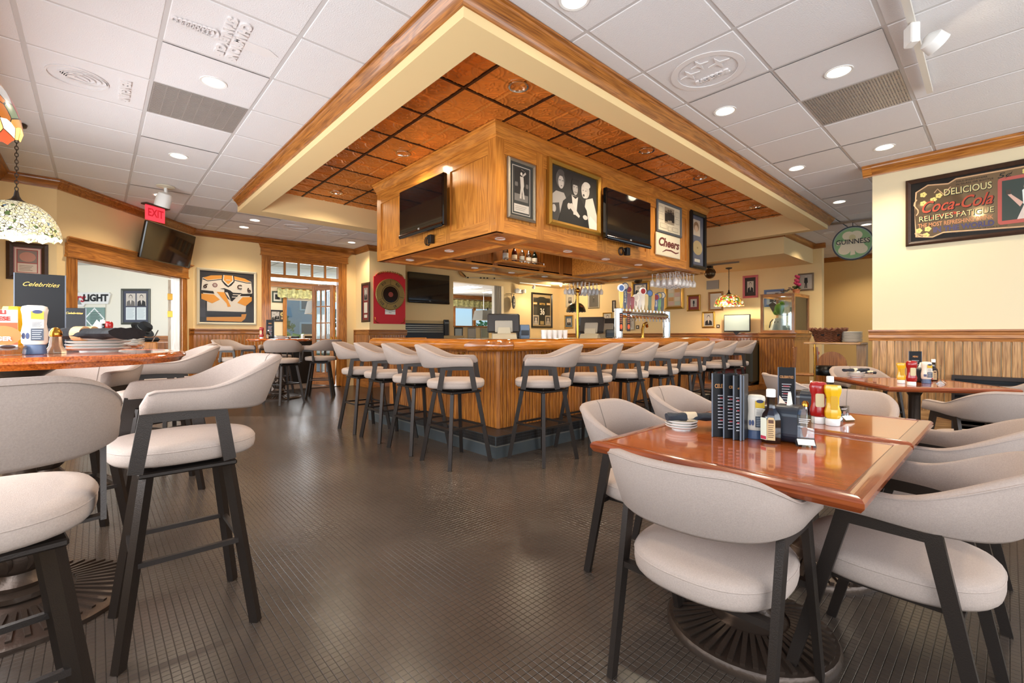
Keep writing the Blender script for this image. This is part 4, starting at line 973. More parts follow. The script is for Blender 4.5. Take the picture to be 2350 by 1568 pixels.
P.p([(.13, .16), (.84, .2), (.84, .14), (.13, .1)], Bk); P.p([(.12, .1), (.76, .12), (.76, .17), (.86, .18), (.83, .08), (.76, .02), (.12, .03)], Y)
P.p([(.3, .6), (.44, .6), (.56, .32), (.5, .31), (.48, .38)], Y); P.p([(.5, .66), (.44, .68), (.36, .665), (.44, .655), (.44, .6), (.5, .48), (.58, .42), (.72, .57), (.78, .6), (.6, .6), (.55, .64)], Bk); P.p([(.45, .6), (.56, .43), (.52, .55), (.5, .6)], Wt); P.p([(.6, .57), (.74, .57), (.73, .555), (.59, .555)], Wt); P.p([(.58, .52), (.7, .52), (.69, .505), (.58, .505)], Wt)
P.e(.27, .73, .045, .042, '7c4a4a'); P.e(.27, .73, .03, .028, 'b0a098'); P.r_(.47, .55, .835, .855, G(200)); P.done('jersey')
text(t, 'C', h_*.12, w_*.22, -.022, h_*.215, ink('3c2214'), bold=.004)
text(t, '6', h_*.13, -w_*.4, -.022, h_*.2, ink('3c2214'), bold=.004, rot=(PI/2, .5, 0)); text(t, '6', h_*.13, w_*.4, -.022, h_*.16, ink('3c2214'), bold=.004, rot=(PI/2, -.4, 0))
MB().flat(rectp(-w_/2, w_/2, -h_/2, h_/2), -.031, -.029).build('pane', thin_glass('jersey_glass', .0, 'ffffff', 1.12), t)
# ---- prize wheel on red board
c, rz, w_, h_ = wrect(('v', VR), 857, 929, 632, 743); t = thing('prize_wheel', 'red arched board with a gold record wheel and dollar scroll', 'wheel', c, rz)
pts = [(-w_/2, -h_/2), (w_/2, -h_/2), (w_/2, h_/2-.02)]+[(w_/2*math.cos(a)*.92, h_/2-.02+.12*math.sin(a)) for a in [PI*i/14 for i in range(15)]]+[(-w_/2, h_/2-.02)]
MB().flat(pts, -.025, 0).build('board', ink('c81e28', .5), t)
b_ = MB()
for k in range(13):
    a = PI*(.12+.76*k/12); b_.tube([(w_*.40*math.cos(a)+.018*math.cos(q), -.03, h_/2+.0+.10*math.sin(a)+.018*math.sin(q)) for q in [i*.9 for i in range(7)]], .006, 6)
b_.build('scrollwork', BRASS, t, smooth=True)
for s in (-1, 1): MB().tube([(s*(w_/2-.02), -.028, -h_/2+.14), (s*(w_/2-.03), -.03, -h_/2+.06), (s*(w_/2-.07), -.028, -h_/2+.025), (s*(w_/2-.12), -.028, -h_/2+.02)], .007, 6).build('corner_scroll', BRASS, t, smooth=True)
r = w_*.46; cz = h_*.12
wh = MB().lathe([(.01, 0), (r, 0), (r, .018), (r*.97, .026), (r*.96, .022), (.01, .022)], 60).build('wheel', mat('wheel_gold', '9a7f48', .4, metal=.6), t, loc=(0, -.028, cz), rot=(PI/2, 0, 0))
MB().lathe([(.01, 0), (r*.52, 0), (r*.52, .006), (.01, .006)], 48).build('record', GLOSSB, wh, loc=(0, 0, .022)); b_ = MB(); ring2(b_, r*.58, r*.61, .022, .025); b_.build('ring', BLACK, wh)
MB().lathe([(.01, 0), (r*.16, 0), (r*.16, .012), (.01, .014)], 24).build('hub', mat('hub_red', '8c3a2c', .4), wh, loc=(0, 0, .026))
pg = MB()
for k in range(48): a = 2*PI*k/48; pg.ball((r*.95*math.cos(a), r*.95*math.sin(a), .026), .006, 6)
pg.build('pegs', BRASS, wh)
for k, (s_, a) in enumerate((('$10', 2.2), ('$50', 3.9), ('$5', 5.1), ('$20', .9))): text(wh, s_, .075, r*.8*math.cos(a), r*.8*math.sin(a), .024, BLACK, rot=(0, 0, a-PI/2))
for a in (1.57, 3.6, 6.1, 4.35): MB().bar((r*.62*math.cos(a), r*.62*math.sin(a), .0235), (r*.93*math.cos(a), r*.93*math.sin(a), .0235), .006, .002).build('divider', BLACK, wh)
MB().flat(rectp(-.12, .13, -h_*.30, -h_*.17), -.028, -.025).build('notice', ink('ece8de'), t)
for k, s_ in enumerate(('WHEEL SPIN', 'UPON YOUR REQUEST', 'ONLY')): text(t, s_, .026, 0, -.03, -h_*.195-k*.035, BLACK)
t, w_, h_ = framed('framed_photo', 'narrow dark framed photo with red mount beside the prize wheel', ('u', UR0), 831, 849.5, 651, 740, .05, DKWOOD, '7a2c26', .03)
P = Pic(t, -w_/2, w_/2, -h_/2, h_/2); P.r_(.2, .8, .56, .92, G(150)); P.bust(.5, .5, .58, .9); P.r_(.22, .78, .2, .5, 'd8d0bc'); P.r_(.25, .75, .06, .15, 'd0c8b4'); P.done()
# ---- alcove, side room
t, w_, h_ = framed('framed_poster', 'dark framed poster with red border in the left alcove', ('v', 8.0), 14, 111, 553, 640, .06, DKWOOD, 'b8787a', .03)
P = Pic(t, -w_/2, w_/2, -h_/2, h_/2); P.r_(.04, .96, .03, .97, 'd8c4b4'); P.r_(.1, .88, .08, .93, 'a84a44'); P.r_(.14, .84, .45, .9, '8a7a72'); P.e(.5, .66, .3, .18, 'c08a78'); P.r_(.14, .84, .1, .42, 'd8c8b8'); P.lines(.2, .7, .14, .36, 4, '8a7a6a'); P.done()
c, rz, w_, h_ = wrect(('co',), 128, 257, 672, 698); t = thing('beer_sign', 'white beer sign with red script and black block letters on the side room wall', 'sign', c, rz)
MB().flat([(-w_/2, -h_/2), (w_/2-.05, -h_/2), (w_/2-.02, -h_*.1), (w_/2+.01, h_*.35), (w_/2-.03, h_/2), (-w_/2, h_/2)], -.05, 0).build('board', ink('e4e4e0'), t)
MB().flat([(-w_*.28, -h_*.75), (w_*.02, -h_*.75), (w_*.05, -h_*.5), (-w_*.13, h_*.95), (-w_*.30, -h_*.5)], -.045, 0).build('peak', ink('e4e4e0'), t); MB().flat([(-w_*.24, -h_*.55), (w_*.0, -h_*.55), (-w_*.13, h_*.65)], -.053, -.05).build('mountain', ink('8a8e90'), t)
text(t, 'Coors', h_*1.05, -w_*.22, -.056, 0, ink('b42434'), shear=.3, bold=.006); text(t, 'LIGHT', h_*.82, w_*.245, -.056, 0, ink('1c1c1e'), bold=.01, sx=.95)
MB().tube([(w_*.4, -.02, -h_/2), (w_*.39, -.01, -h_*1.9), (w_*.37, -.01, -h_*3.3)], .004, 5).build('cord', ink('c8c8c0'), t)
c, rz, w_, h_ = wrect(('co',), 195, 242, 706, 757); t = thing('teal_plaque', 'teal plaque with a white diamond outline below the beer sign', 'sign', c, rz)
MB().flat(rectp(-w_/2, w_/2, -h_/2, h_/2), -.02, 0).build('board', ink('7f9a92'), t)
P = Pic(t, -w_/2, w_/2, -h_/2, h_/2, -.02); P.p([(.0, .5), (.5, 1), (1, .5), (.5, 0)], 'e8ecea'); P.p([(.08, .5), (.5, .92), (.92, .5), (.5, .08)], '7f9a92'); P.lines(.3, .8, .25, .8, 8, '4a5a56'); P.done()
t, w_, h_ = framed('framed_photo', 'green grey frame with two portraits above two letters in the side room', ('co',), 279, 346, 663, 745, .05, mat('verdigris_frame', '4a4c44', .45), '474a58', .03)
P = Pic(t, -w_/2, w_/2, -h_/2, h_/2)
for x0 in (.1, .54):
    P.r_(x0, x0+.38, .52, .92, G(200)); P.bust(x0+.19, .34, .52, .88, coat=G(110 if x0 < .3 else 40)); P.r_(x0, x0+.38, .08, .48, 'd4dcdc'); P.lines(x0+.04, x0+.34, .12, .45, 8, 'a8b4b8')
P.done()
# ---- behind the bar
t = thing('hockey_stick', 'wooden hockey stick hung level above the bar opening', 'stick', hit(1068, 637, pl_v(VB-.03)), 0)
MB().bar((0, 0, 0), (1.75, 0, .11), .02, .03, (0, 1, 0)).build('shaft', ink('d9cdb4'), t); MB().flat([(.02, .03), (-.05, .0), (-.18, .06), (-.31, .26), (-.26, .29), (-.14, .13), (.03, -.02)], -.012, .012).build('blade', mat('blade_wood', 'c08a4a', .5), t)
for x in (.05, .5, .62, .74, 1.0): MB().box(x, x+.05, -.017, .017, x*.063-.017, x*.063+.017).build('tape_band', BLACK, t)
t = thing('emergency_light', 'white twin emergency light above the oval pub sign', 'light', hit(1190, 669, pl_v(VB)), 0)
MB().cbox(-.17, .17, -.06, 0, -.06, .06, .01).build('housing', WHITE, t)
for s in (-1, 1): MB().lathe([(.02, 0), (.06, .03), (.065, .07), (.01, .075)], 16).build('lamp_head', WHITE, t, smooth=True, loc=(s*.13, -.07, .01), rot=(PI/2, 0, s*.4))
c = hit(1179, 694, pl_v(VB-.14)); t = thing('oval_pub_sign', 'dark oval pub sign hanging from a bracket behind the bar', 'sign', c, .5)
MB().flat(ell(0, 0, .115, .19, 28), -.015, .015).build('board', ink('23282c'), t); b_ = MB(); b_.flat(ell(0, 0, .1, .17, 28), -.0165, -.015); b_.build('rim_line', ink('8d949a'), t); MB().flat(ell(0, 0, .09, .155, 28), -.018, -.0165).build('face', ink('2c3238'), t)
P = Pic(t, -.09, .09, -.155, .155, -.018); P.p([(.3, .5), (.45, .85), (.6, .8), (.7, .5)], 'b8b0a0'); P.lines(.15, .9, .2, .4, 2, 'c8ccd0'); P.done()
MB().tube([(-.13, .02, .24), (.12, .02, .24)], .01, 6).tube([(-.13, .02, .24), (-.13, .02, -.02)], .008, 6).tube([(0, 0, .19), (0, .02, .24)], .006, 5).tube([(-.13, .02, .24), (-.16, .2, .24)], .008, 6).build('bracket', BLACK, t)
t, w_, h_ = framed('framed_jersey', 'dark framed football jersey with white number 36 behind the bar', ('v', VB), 1219, 1266.5, 671, 752, .05, BFRAME, 'b09a70', .05, 'jersey')
P = Pic(t, -w_/2, w_/2, -h_/2, h_/2); Bk = '23241f'; P.r_(.05, .95, .03, .9, '3a3832')
P.p([(.28, .9), (.4, .93), (.6, .93), (.72, .9), (.95, .84), (.95, .62), (.76, .6), (.75, .05), (.25, .05), (.24, .6), (.05, .62), (.05, .84)], Bk)
for x0 in (.05, .76): P.r_(x0, x0+.19, .68, .75, 'c8963c'); P.r_(x0, x0+.19, .7, .725, 'd8d4c8')
for x0 in (.03, .68): P.r_(x0, x0+.3, .04, .34, 'c0b49c'); P.r_(x0+.03, x0+.27, .07, .31, G(90)); P.bust(x0+.15, .2, .07, .28, coat=G(160))
P.r_(.4, .6, .05, .16, 'a08a5c'); P.done('jersey'); text(t, '36', h_*.28, 0, -.025, -h_*.05, ink('e4e0d4'), bold=.006, sx=.75); text(t, 'BETTIS', h_*.085, 0, -.025, h_*.2, ink('d8b060'), bold=.002)
# fireplace with metal louvres
t = thing('fireplace', 'low plastered fireplace with a steel louvred insert behind the bar', 'fireplace', (5.3, VB, 0))
MB().box(0, 1.85, -.35, 0, 0, 1.12).box(0, 1.5, -.2, 0, 1.12, 1.5).build('surround', mat('plaster_tan', 'c9ab78', .7), t); MB().box(.05, 1.2, -.37, -.2, 1.05, 1.42).build('insert', BLACK, t)
for k in range(4): MB().cbox(.08, 1.17, -.39, -.365, 1.2+k*.05, 1.232+k*.05, .004).build('louvre', mat('louvre_steel', '8c8474', .3, metal=.9), t)
# ---- picture wall
def wallpic(label, xl, xr, yt, yb, fw, fm, mount, kind, mg=.16, bgc=G(150), name='framed_picture'):
    t, w_, h_ = framed(name, label, ('u', UB), xl, xr, yt, yb, fw, fm, mount, .03, group='pictures on the wall behind the bar'); simple_print(t, w_, h_, kind, mg, bgc).done(); return t
PALEF = mat('pale_frame', 'b8ac90', .5); OAKF = mat('oak_frame', '9a6a34', .45, var=.2, vscale=40)
wallpic('pale picture with a small dark portrait, top left of the picture wall', 1299, 1318, 674, 706, .03, PALEF, 'd0c8b4', 'bust', .25)
wallpic('dark framed certificate with a white plaque under the left glass rack', 1350, 1376, 669, 709, .05, SILVER, '4c4a46', 'standing', .3, G(70))
wallpic('blue matted player portrait low at the left end of the picture wall', 1296, 1316, 724, 754, .035, GOLD, '5c6c7c', 'bust', .2, G(200))
wallpic('pencil portrait in a thin gold frame behind the middle register', 1384, 1405, 718, 748, .03, GOLD, 'cfc6b2', 'bust', .06, G(190))
wallpic('slim pale frame just left of the beer taps', 1405.5, 1413, 690, 716, .03, DKWOOD, 'd8d0bc', 'blank', .2, G(190))
wallpic('navy matted pair of action photos above the beer taps', 1450, 1491, 648, 682, .06, GOLD, '343c58', 'two', .12, G(220))
wallpic('pale clipping frame low behind the tap tower', 1436, 1457, 730, 758, .03, PALEF, 'c8ccca', 'doc', .1, G(200))
t = wallpic('large gold frame of ticket stubs under the right glass rack', 1526, 1570, 656, 711, .07, GOLD, 'c8a878', 'blank', .06, 'd8c4a0')
P = Pic(t, -t['_w']*.48, t['_w']*.48, -t['_h']*.48, t['_h']*.48, -.009)
for i in range(2):
    for j in range(4): P.r_(.08+.46*i, .46+.46*i, .06+.23*j, .26+.23*j, ['d8b8a8', 'e0d8c0', 'c8d0b8', 'd0a068'][(i*2+j*3) % 4])
P.done('ticket_stubs')
wallpic('red matted photo of a couple dancing', 1577, 1608, 678, 715, .04, GOLD, '8a3426', 'standing', .2, G(190))
wallpic('oak framed drawing behind the flowered glass lamp', 1626, 1660, 671, 714, .045, OAKF, 'e4dcc8', 'blank', .1, 'ded4bc')
wallpic('gold framed portrait of a dark haired woman', 1612, 1641, 716, 753, .04, GOLD, 'c8beaa', 'bust', .08, G(190))
wallpic('pink framed portrait of a man in white above the wall monitor', 1705, 1740, 634, 685, .05, mat('pink_frame', 'c86a6e', .5), '3a302a', 'bust', .2, G(200))
wallpic('grey framed photo of a player in white beside the wall corner', 1832, 1868, 629, 668, .03, mat('taupe_frame', '7a6a58', .5), 'b8b4ae', 'standing', .02, G(180))
wallpic('blue framed picture half hidden behind the display case', 1754, 1800, 666, 705, .05, mat('blue_frame', '6a80a8', .5), 'b8bcc0', 'bust', .2, G(90))
for x0, x1, y0, y1, l in ((1460, 1467, 747, 755, 'small dark wall switch plate behind the tap tower'), (1644.5, 1652, 745, 753, 'small dark wall switch plate beside the woman portrait')):
    c, rz, w_, h_ = wrect(('u', UB), x0, x1, y0, y1); t = thing('switch_plate', l, 'switch', c, rz); MB().cbox(-w_/2, w_/2, -.012, 0, -h_/2, h_/2, .003).build('plate', ink('3a2c22'), t); MB().box(-w_*.25, w_*.25, -.015, -.011, -h_*.25, h_*.25).build('toggle', ink('cfc8b8'), t)
c, rz, w_, h_ = wrect(('u', UB), 1622, 1650, 645, 665); t = thing('wall_speaker', 'flat grey speaker panel high on the picture wall', 'speaker', c, rz)
MB().cbox(-w_/2, w_/2, -.02, 0, -h_/2, h_/2, .004).build('grille', ink('9a948a'), t); frame_mesh(MB(), w_, h_, .02, .024).build('rim', ink('a8a298'), t)
# monitor on the booth wall
c, rz, w_, h_ = wrect(('u', UB-.25), 1662, 1722, 723, 762); t = thing('wall_monitor', 'small pale screened monitor above the booth table', 'monitor', c, rz)
MB().cbox(-w_/2, w_/2, -.02, .03, -h_/2, h_/2, .008).build('housing', BLACK, t); MB().flat(rectp(-w_/2+.015, w_/2-.015, -h_/2+.03, h_/2-.015), -.023, -.019).build('screen', mat('grey_screen', '8fa0a0', .2), t)
MB().bar((0, .03, -.05), (0, .24, -.1), .06, .05).build('arm', BLACK, t); MB().flat([(-.08, -h_/2), (.06, -h_/2), (-.02, -h_/2-.08)], -.01, .01).build('cable_tail', BLACK, t)
# ---- soft drink mirror on the right wall
c, rz, w_, h_ = wrect(('u', UW), 2079, 2480, 417, 567); t = thing('advertising_mirror', 'large dark framed mirror advertising a soft drink with a woman in white', 'mirror', c, rz)
frame_mesh(MB(), w_, h_, .045, .035).build('frame', DKWOOD, t)
MB().flat(rectp(-w_/2+.04, w_/2-.04, -h_/2+.04, h_/2-.04), -.008, -.002).build('backing', ink('16110e', .2), t)
MI = mat('bronze_mirror', '9a8468', .08, metal=.9)
X = lambda f: -w_/2+f*h_; Z = lambda f: -h_/2+f*h_; K = .74
mp = [(X(.12), Z(.13)), (X(.3), Z(.1)), (X(.42), Z(.15)), (X(1.2), Z(.1)), (w_/2-.1, Z(.14)), (w_/2-.1, Z(.86)), (X(1.2), Z(.9)), (X(.55), Z(.9)), (X(.47), Z(.85)), (X(.25), Z(.88)), (X(.12), Z(.8)), (X(.1), Z(.5))]
MB().flat(mp, -.0095, -.008).build('mirror_glass', MI, t)
b_ = MB(); b_.tube([(x, -.011, z) for x, z in mp], .008, 6, closed=True)
b_.tube([(X(.17+.07*math.sin(q)), -.011, Z(.12+.045*q/6+.03*math.cos(q*1.3))) for q in range(8)], .006, 6); b_.tube([(X(.12+.025*math.sin(q*1.1)), -.011, Z(.45+.04*q)) for q in range(7)], .006, 6)
b_.tube([(X(.32+.035*q), -.011, Z(.75+.05*math.sin(q*1.6))) for q in range(6)], .005, 6); b_.build('vine_border', ink('d8b088'), t, smooth=True)
fb = MB()
for fx, fz in ((.2, .75), (.2, .62), (.31, .65), (.37, .7), (.15, .22), (.25, .23), (.23, .14), (1.22, .84), (1.32, .3)):
    for k in range(5): a = 2*PI*k/5; fb.flat(ell(X(fx)+.016*math.cos(a), Z(fz)+.016*math.sin(a), .013, n=8), -.0115-.0002*k, -.0095)
fb.build('gilt_flowers', ink('d8c878'), t)
CRM, RED, VIO = ink('d9cc90'), ink('b8492e'), ink('4a4468'); ty = -.0115
def mt(s_, a, b_, z, cap, m, **kw): return text_fit(t, s_, X(a), X(b_), Z(z), cap*h_, ty, m, **kw)
mt('SOLD EVERYWHERE', .55, .86, .855, .022, BLACK); mt('IN GLASS OR BOTTLE', .55, .92, .815, .022, BLACK); mt('5¢', .96, 1.1, .83, .07, BLACK, shear=.2)
mt('DELICIOUS', .43, .91, .72, .095, BLACK, bold=.004); ty = -.0135; mt('DELICIOUS', .425, .905, .725, .095, CRM, bold=.001); ty = -.0115
mt('Coca-Cola', .19, .93, .54, .17, BLACK, shear=.4, bold=.005); ty = -.0135; mt('Coca-Cola', .185, .92, .545, .17, RED, shear=.4, bold=.002); ty = -.0115
P = Pic(t, X(.2), X(.75), Z(.37), Z(.5), -.011); P.p([(.02, .5), (.1, .1), (.4, .4), (.6, .5), (.8, .2), (.5, .2), (.12, .02), (.0, .3)], RED); P.done('ribbon_swash')
mt('RELIEVES FATIGUE', .16, .93, .38, .08, BLACK, bold=.003); ty = -.0135; mt('RELIEVES FATIGUE', .155, .925, .384, .08, CRM); ty = -.0115
mt('THE MOST REFRESHING DRINK', .14, .92, .285, .06, ink('c8885c'), bold=.001); mt('IN THE WORLD', .31, .93, .2, .075, VIO, bold=.003)
mt('WHENEVER THIRSTY ICE SELTZER OR SODA IS GOOD', .4, 1.05, .145, .018, BLACK); mt('IS BETTER TRY IT', .5, .85, .115, .018, BLACK)
MB().flat(rrect(X(.96), X(1.5), Z(.16), Z(.8), .03), -.0125, -.0095).build('picture_border', ink('b85a50'), t)
P = Pic(t, X(1.0), X(1.46), Z(.21), Z(.755), -.0125); P.r_(0, 1, 0, 1, '39443e'); P.p([(.3, 0), (.85, 0), (.8, .5), (.5, .5)], 'd8c8c0'); P.p([(.42, .36), (.4, .7), (.56, .8), (.86, .72), (.92, .3), (.7, .1), (.62, .34)], 'e4ecec'); P.e(.56, .78, .13, .14, 'd8b0a0'); P.e(.62, .8, .13, .12, '2a2428'); P.e(.6, .88, .16, .1, '7ab0d0'); P.p([(.42, .4), (.2, .62), (.16, .68), (.1, .66), (.14, .6), (.36, .3)], 'd8b0a0'); P.r_(.08, .18, .64, .76, '4a4038'); P.done('lady_print')
# ================================================================== small things
def at(px, py, z): return on_z(px, py, z)
def pdir(p): return math.atan2(p.y, p.x)-PI/2      # turn a thing's front (-y) to the viewer
def mk(name, label, cat, p, rot=0, group=None): return thing(name, label, cat, p, rot, group)
REDP, YELP, CAPW = mat('red_squeeze', '9c1414', .22, coat=.3), mat('yellow_squeeze', 'e0b010', .25, coat=.3), mat('white_cap', 'e8e6e0', .4)
LABW, LABB = ink('e6e0cc'), ink('23262c')
def ketchup(label, p, rot=0, s=1):
    t = mk('ketchup_bottle', label, 'bottle', p, rot, 'condiment bottles')
    MB().lathe([(.026*s, 0), (.027*s, .004), (.027*s, .026*s), (.024*s, .03*s)], 20).build('cap', CAPW, t, smooth=True)
    MB().lathe([(.024*s, .03*s), (.029*s, .036*s), (.031*s, .06*s), (.025*s, .085*s), (.025*s, .125*s), (.031*s, .145*s), (.032*s, .165*s), (.028*s, .18*s), (.02*s, .186*s), (.005, .187*s)], 24, sx=1.1, sy=.85).build('body', REDP, t, smooth=True, ang=1)
    MB().flat(rrect(-.016*s, .016*s, .075*s, .135*s, .006), -.0265*s, -.018*s).build('label', ink('c8b890'), t); return t
def mustard(label, p, rot=0, s=1):
    t = mk('mustard_bottle', label, 'bottle', p, rot, 'condiment bottles')
    MB().lathe([(.026*s, 0), (.027*s, .004), (.027*s, .026*s), (.024*s, .03*s)], 20).build('cap', CAPW, t, smooth=True)
    MB().lathe([(.022*s, .03*s), (.027*s, .036*s), (.029*s, .06*s), (.022*s, .085*s), (.022*s, .12*s), (.029*s, .145*s), (.03*s, .165*s), (.027*s, .176*s), (.005, .178*s)], 8, sx=1.1, sy=.9, a=PI/8).build('body', YELP, t, smooth=True, ang=.5)
    MB().flat(rrect(-.013*s, .013*s, .07*s, .13*s, .005), -.0235*s, -.016*s).build('label', ink('c89a18'), t); return t
def mayo(label, p, rot=0, s=1):
    t = mk('mayonnaise_bottle', label, 'bottle', p, rot, 'condiment bottles')
    MB().lathe([(.03*s, 0), (.031*s, .004), (.028*s, .035*s), (.024*s, .038*s)], 24, sx=1.1, sy=.75).build('cap', mat('blue_cap', '4a5a78', .3, alpha=1), t, smooth=True)
    MB().lathe([(.03*s, .037*s), (.035*s, .045*s), (.036*s, .08*s), (.031*s, .115*s), (.033*s, .15*s), (.036*s, .17*s), (.033*s, .182*s), (.02*s, .187*s), (.005, .187*s)], 28, sx=1.05, sy=.72).build('body', mat('mayo_white', 'e0d8c8', .3, coat=.3), t, smooth=True, ang=1)
    P = Pic(t, -.005*s, .03*s, .05*s, .17*s, -.0262*s); P.r_(0, 1, .7, .95, 'c8a420'); P.e(.5, .93, .4, .06, '2c3458'); P.r_(0, 1, .42, .68, 'ddd6c8'); P.lines(.1, .9, .44, .66, 5, '4c4c50'); P.r_(0, 1, .02, .4, '3c4450'); P.lines(.1, .9, .05, .37, 5, 'a8b0b8'); P.done('label'); 
    P = Pic(t, -.032*s, -.008*s, .05*s, .09*s, -.0262*s); P.e(.3, .5, .2, .3, '3c4a70'); P.e(.75, .5, .2, .3, '3c4a70'); P.done('recycling_mark'); return t
def steak_sauce(label, p, rot=0, s=1):
    t = mk('sauce_bottle', label, 'bottle', p, rot, 'condiment bottles')
    MB().lathe([(.03*s, 0), (.032*s, .004), (.032*s, .085*s), (.028*s, .105*s), (.015*s, .125*s), (.013*s, .135*s), (.013*s, .168*s), (.014*s, .172*s)], 8, sx=1.05, sy=.9, a=PI/8).build('body', mat('brown_glass', '1c0e08', .1, coat=.5), t, smooth=True, ang=.5)
    MB().lathe([(.0155*s, .168*s), (.0155*s, .194*s), (.013*s, .197*s), (.004, .197*s)], 20).build('cap', CAPW, t, smooth=True)
    P = Pic(t, -.0135*s, .0135*s, .012*s, .095*s, -.0272*s); P.p([(0, 0), (1, 0), (1, .85), (.8, 1), (.2, 1), (0, .85)], 'c8a878'); P.lines(.15, .85, .1, .7, 7, '5a3a28'); P.r_(.2, .8, .75, .9, '5a3a28'); P.done('label')
    l = MB().flat(rectp(-.013*s, .013*s, .012*s, .092*s), -.0012, 0); a = PI/4; l.m = 1; l.flat(rectp(-.012*s, .012*s, .014*s, .026*s), -.0018, -.0012); l.build('side_label', [ink('dcdcc4'), ink('b42440')], t, loc=(-.0235*s, -.0205*s, 0), rot=-a); return t
def napkin_box(label, p, rot=0, s=1):
    t = mk('napkin_dispenser', label, 'dispenser', p, rot, 'napkin dispensers')
    pr = rrect(-.055*s, .055*s, 0, .13*s, .035*s, 6); MB().flat(pr, -.035*s, .035*s).build('housing', mat('navy_plastic', '1c222c', .3), t)
    MB().flat(rrect(-.045*s, .045*s, .008, .12*s, .03*s, 6), -.043*s, -.035*s).build('face_plate', mat('slate_plastic', '46566a', .25), t)
    MB().flat(rrect(-.05*s, .05*s, .012, .124*s, .03*s, 6), .036*s, .075*s).build('cover', mat('smoke_plastic', '5a5048', .12, trans=.4), t)
    MB().flat([(-.02*s, .125*s), (.03*s, .125*s), (.005, .175*s)], -.004, .006).build('napkin', ink('eee6d6'), t); return t
def tent_card(label, p, rot=0, h=.1, col='c89a7c'):
    t = mk('card_holder', label, 'card holder', p, rot, 'clear card holders'); ac = thin_glass('acrylic', .06, 'f0f4f4')
    MB().box(-.032, .032, -.003, .003, .02, h).build('upright', ac, t); MB().flat([(-.03, 0), (.03, 0), (0, .03)], -.033, .033).build('foot', ac, t, rot=PI/2)
    P = Pic(t, -.024, .024, .026, h-.008, -.003); P.e(.5, .3, .16, .24, 'a0705c'); P.p([(.3, .5), (.7, .5), (.62, .12), (.38, .12)], '8c6a5c'); P.lines(.1, .9, .7, .95, 3, 'e8e0d8'); P.done('card')
    c = MB().flat(rectp(-.028, .028, -.014, .014), -.0012, 0).build('slanted_card', ink('e8e2d4'), t, loc=(.0, -.024, .016), rot=(-.9, 0, 0)); return t
def menu_board(label, p, rot, w_, h_, words, script=False, n=1, lean=0):
    t = mk('menu', label, 'menu', p, (lean, 0, rot), 'standing menus')
    MB().cbox(-w_/2, w_/2, -.004, .0, 0, h_, .0015).build('front_cover', mat('menu_black', '0c0d10', .55, spec=.3), t); MB().bar((-w_/2, 0, h_/2), (-w_/2+.02, .04, h_/2), .003, h_).build('back_cover', MATS['menu_black'], t)
    MB().bar((w_/2, 0, h_/2), (w_/2-.02, .04, h_/2), .003, h_).build('back_cover', MATS['menu_black'], t)
    for x in (-w_/2, w_/2): MB().bar((x, -.003, 0), (x, -.003, h_), .004, .004).build('edge_trim', mat('menu_edge', '5c6470', .3), t)
    if script: text(t, words, w_*.165, 0, -.006, h_*.86, mat('gilt_print', 'c8a050', .35, metal=.5), shear=.5)
    else:
        text(t, words, w_*.24, 0, -.006, h_*.8, ink('d89a5c'), sx=.62)
        P = Pic(t, -w_*.4, w_*.4, h_*.08, h_*.68, -.0055); P.lines(.15, .85, .08, 1, 11, 'a8a8ac'); 
        for z in (.88, .62, .3): P.r_(.25, .7, z, z+.03, 'a03038')
        P.done('menu_text')
    return t
PLATE = mat('plate_white', 'ded8d0', .25, coat=.3)
def plates(label, p, n, r, group, dz=.0115):
    for k in range(n):
        t = mk('plate', '%s, %s' % (label, ['bottom plate', 'second from the bottom', 'third from the bottom', 'top plate'][k] if n == 4 else ['bottom plate', 'middle plate', 'top plate'][k]), 'plate', (p.x+.003*math.sin(k*5), p.y+.003*math.cos(k*7), p.z+k*dz), 0, group)
        MB().lathe([(r*.55, 0), (r*.58, .003), (r*.96, .0135), (r, .017), (r*.985, .019), (r*.6, .008), (r*.5, .006), (.003, .006)], 40).build('dish', PLATE, t, smooth=True)
        b_ = MB(); ring2(b_, r*.56, r*.6, -.0005, .003); b_.build('foot_ring', PLATE, t)
    return p.z+(n-1)*dz+.019
NAP = mat('navy_napkin', '2c3038', .85, bump=.3, bscale=60)
def napkin_roll(label, p, rot, L=.24, r=.022, col=NAP, band='d8c0a0', flare=True):
    t = mk('napkin_roll', label, 'napkin', p, rot, 'rolled napkins'); rows = []
    for i in range(17):
        x = -L/2+L*i/16; k = 1+.25*math.sin(i*1.7)*.3; fl = 1+(1.2*max(0, (i-11)/5)**1.5 if flare else 0)
        rows.append([(x, r*k*fl*math.cos(a)*(1.15)*(1+.12*math.sin(3*a+i*.4)), r+r*k*math.sin(a)*.8*(1+.1*math.sin(2*a+i)*(fl-.2))) for a in [2*PI*j/14 for j in range(14)]])
    MB().loft(rows).build('cloth', col, t, smooth=True); MB().tube([(-.03, 0, r), (.015, 0, r)], r*1.12, 16).build('paper_band', ink(band), t, smooth=True, loc=(-.01, 0, 0)); return t
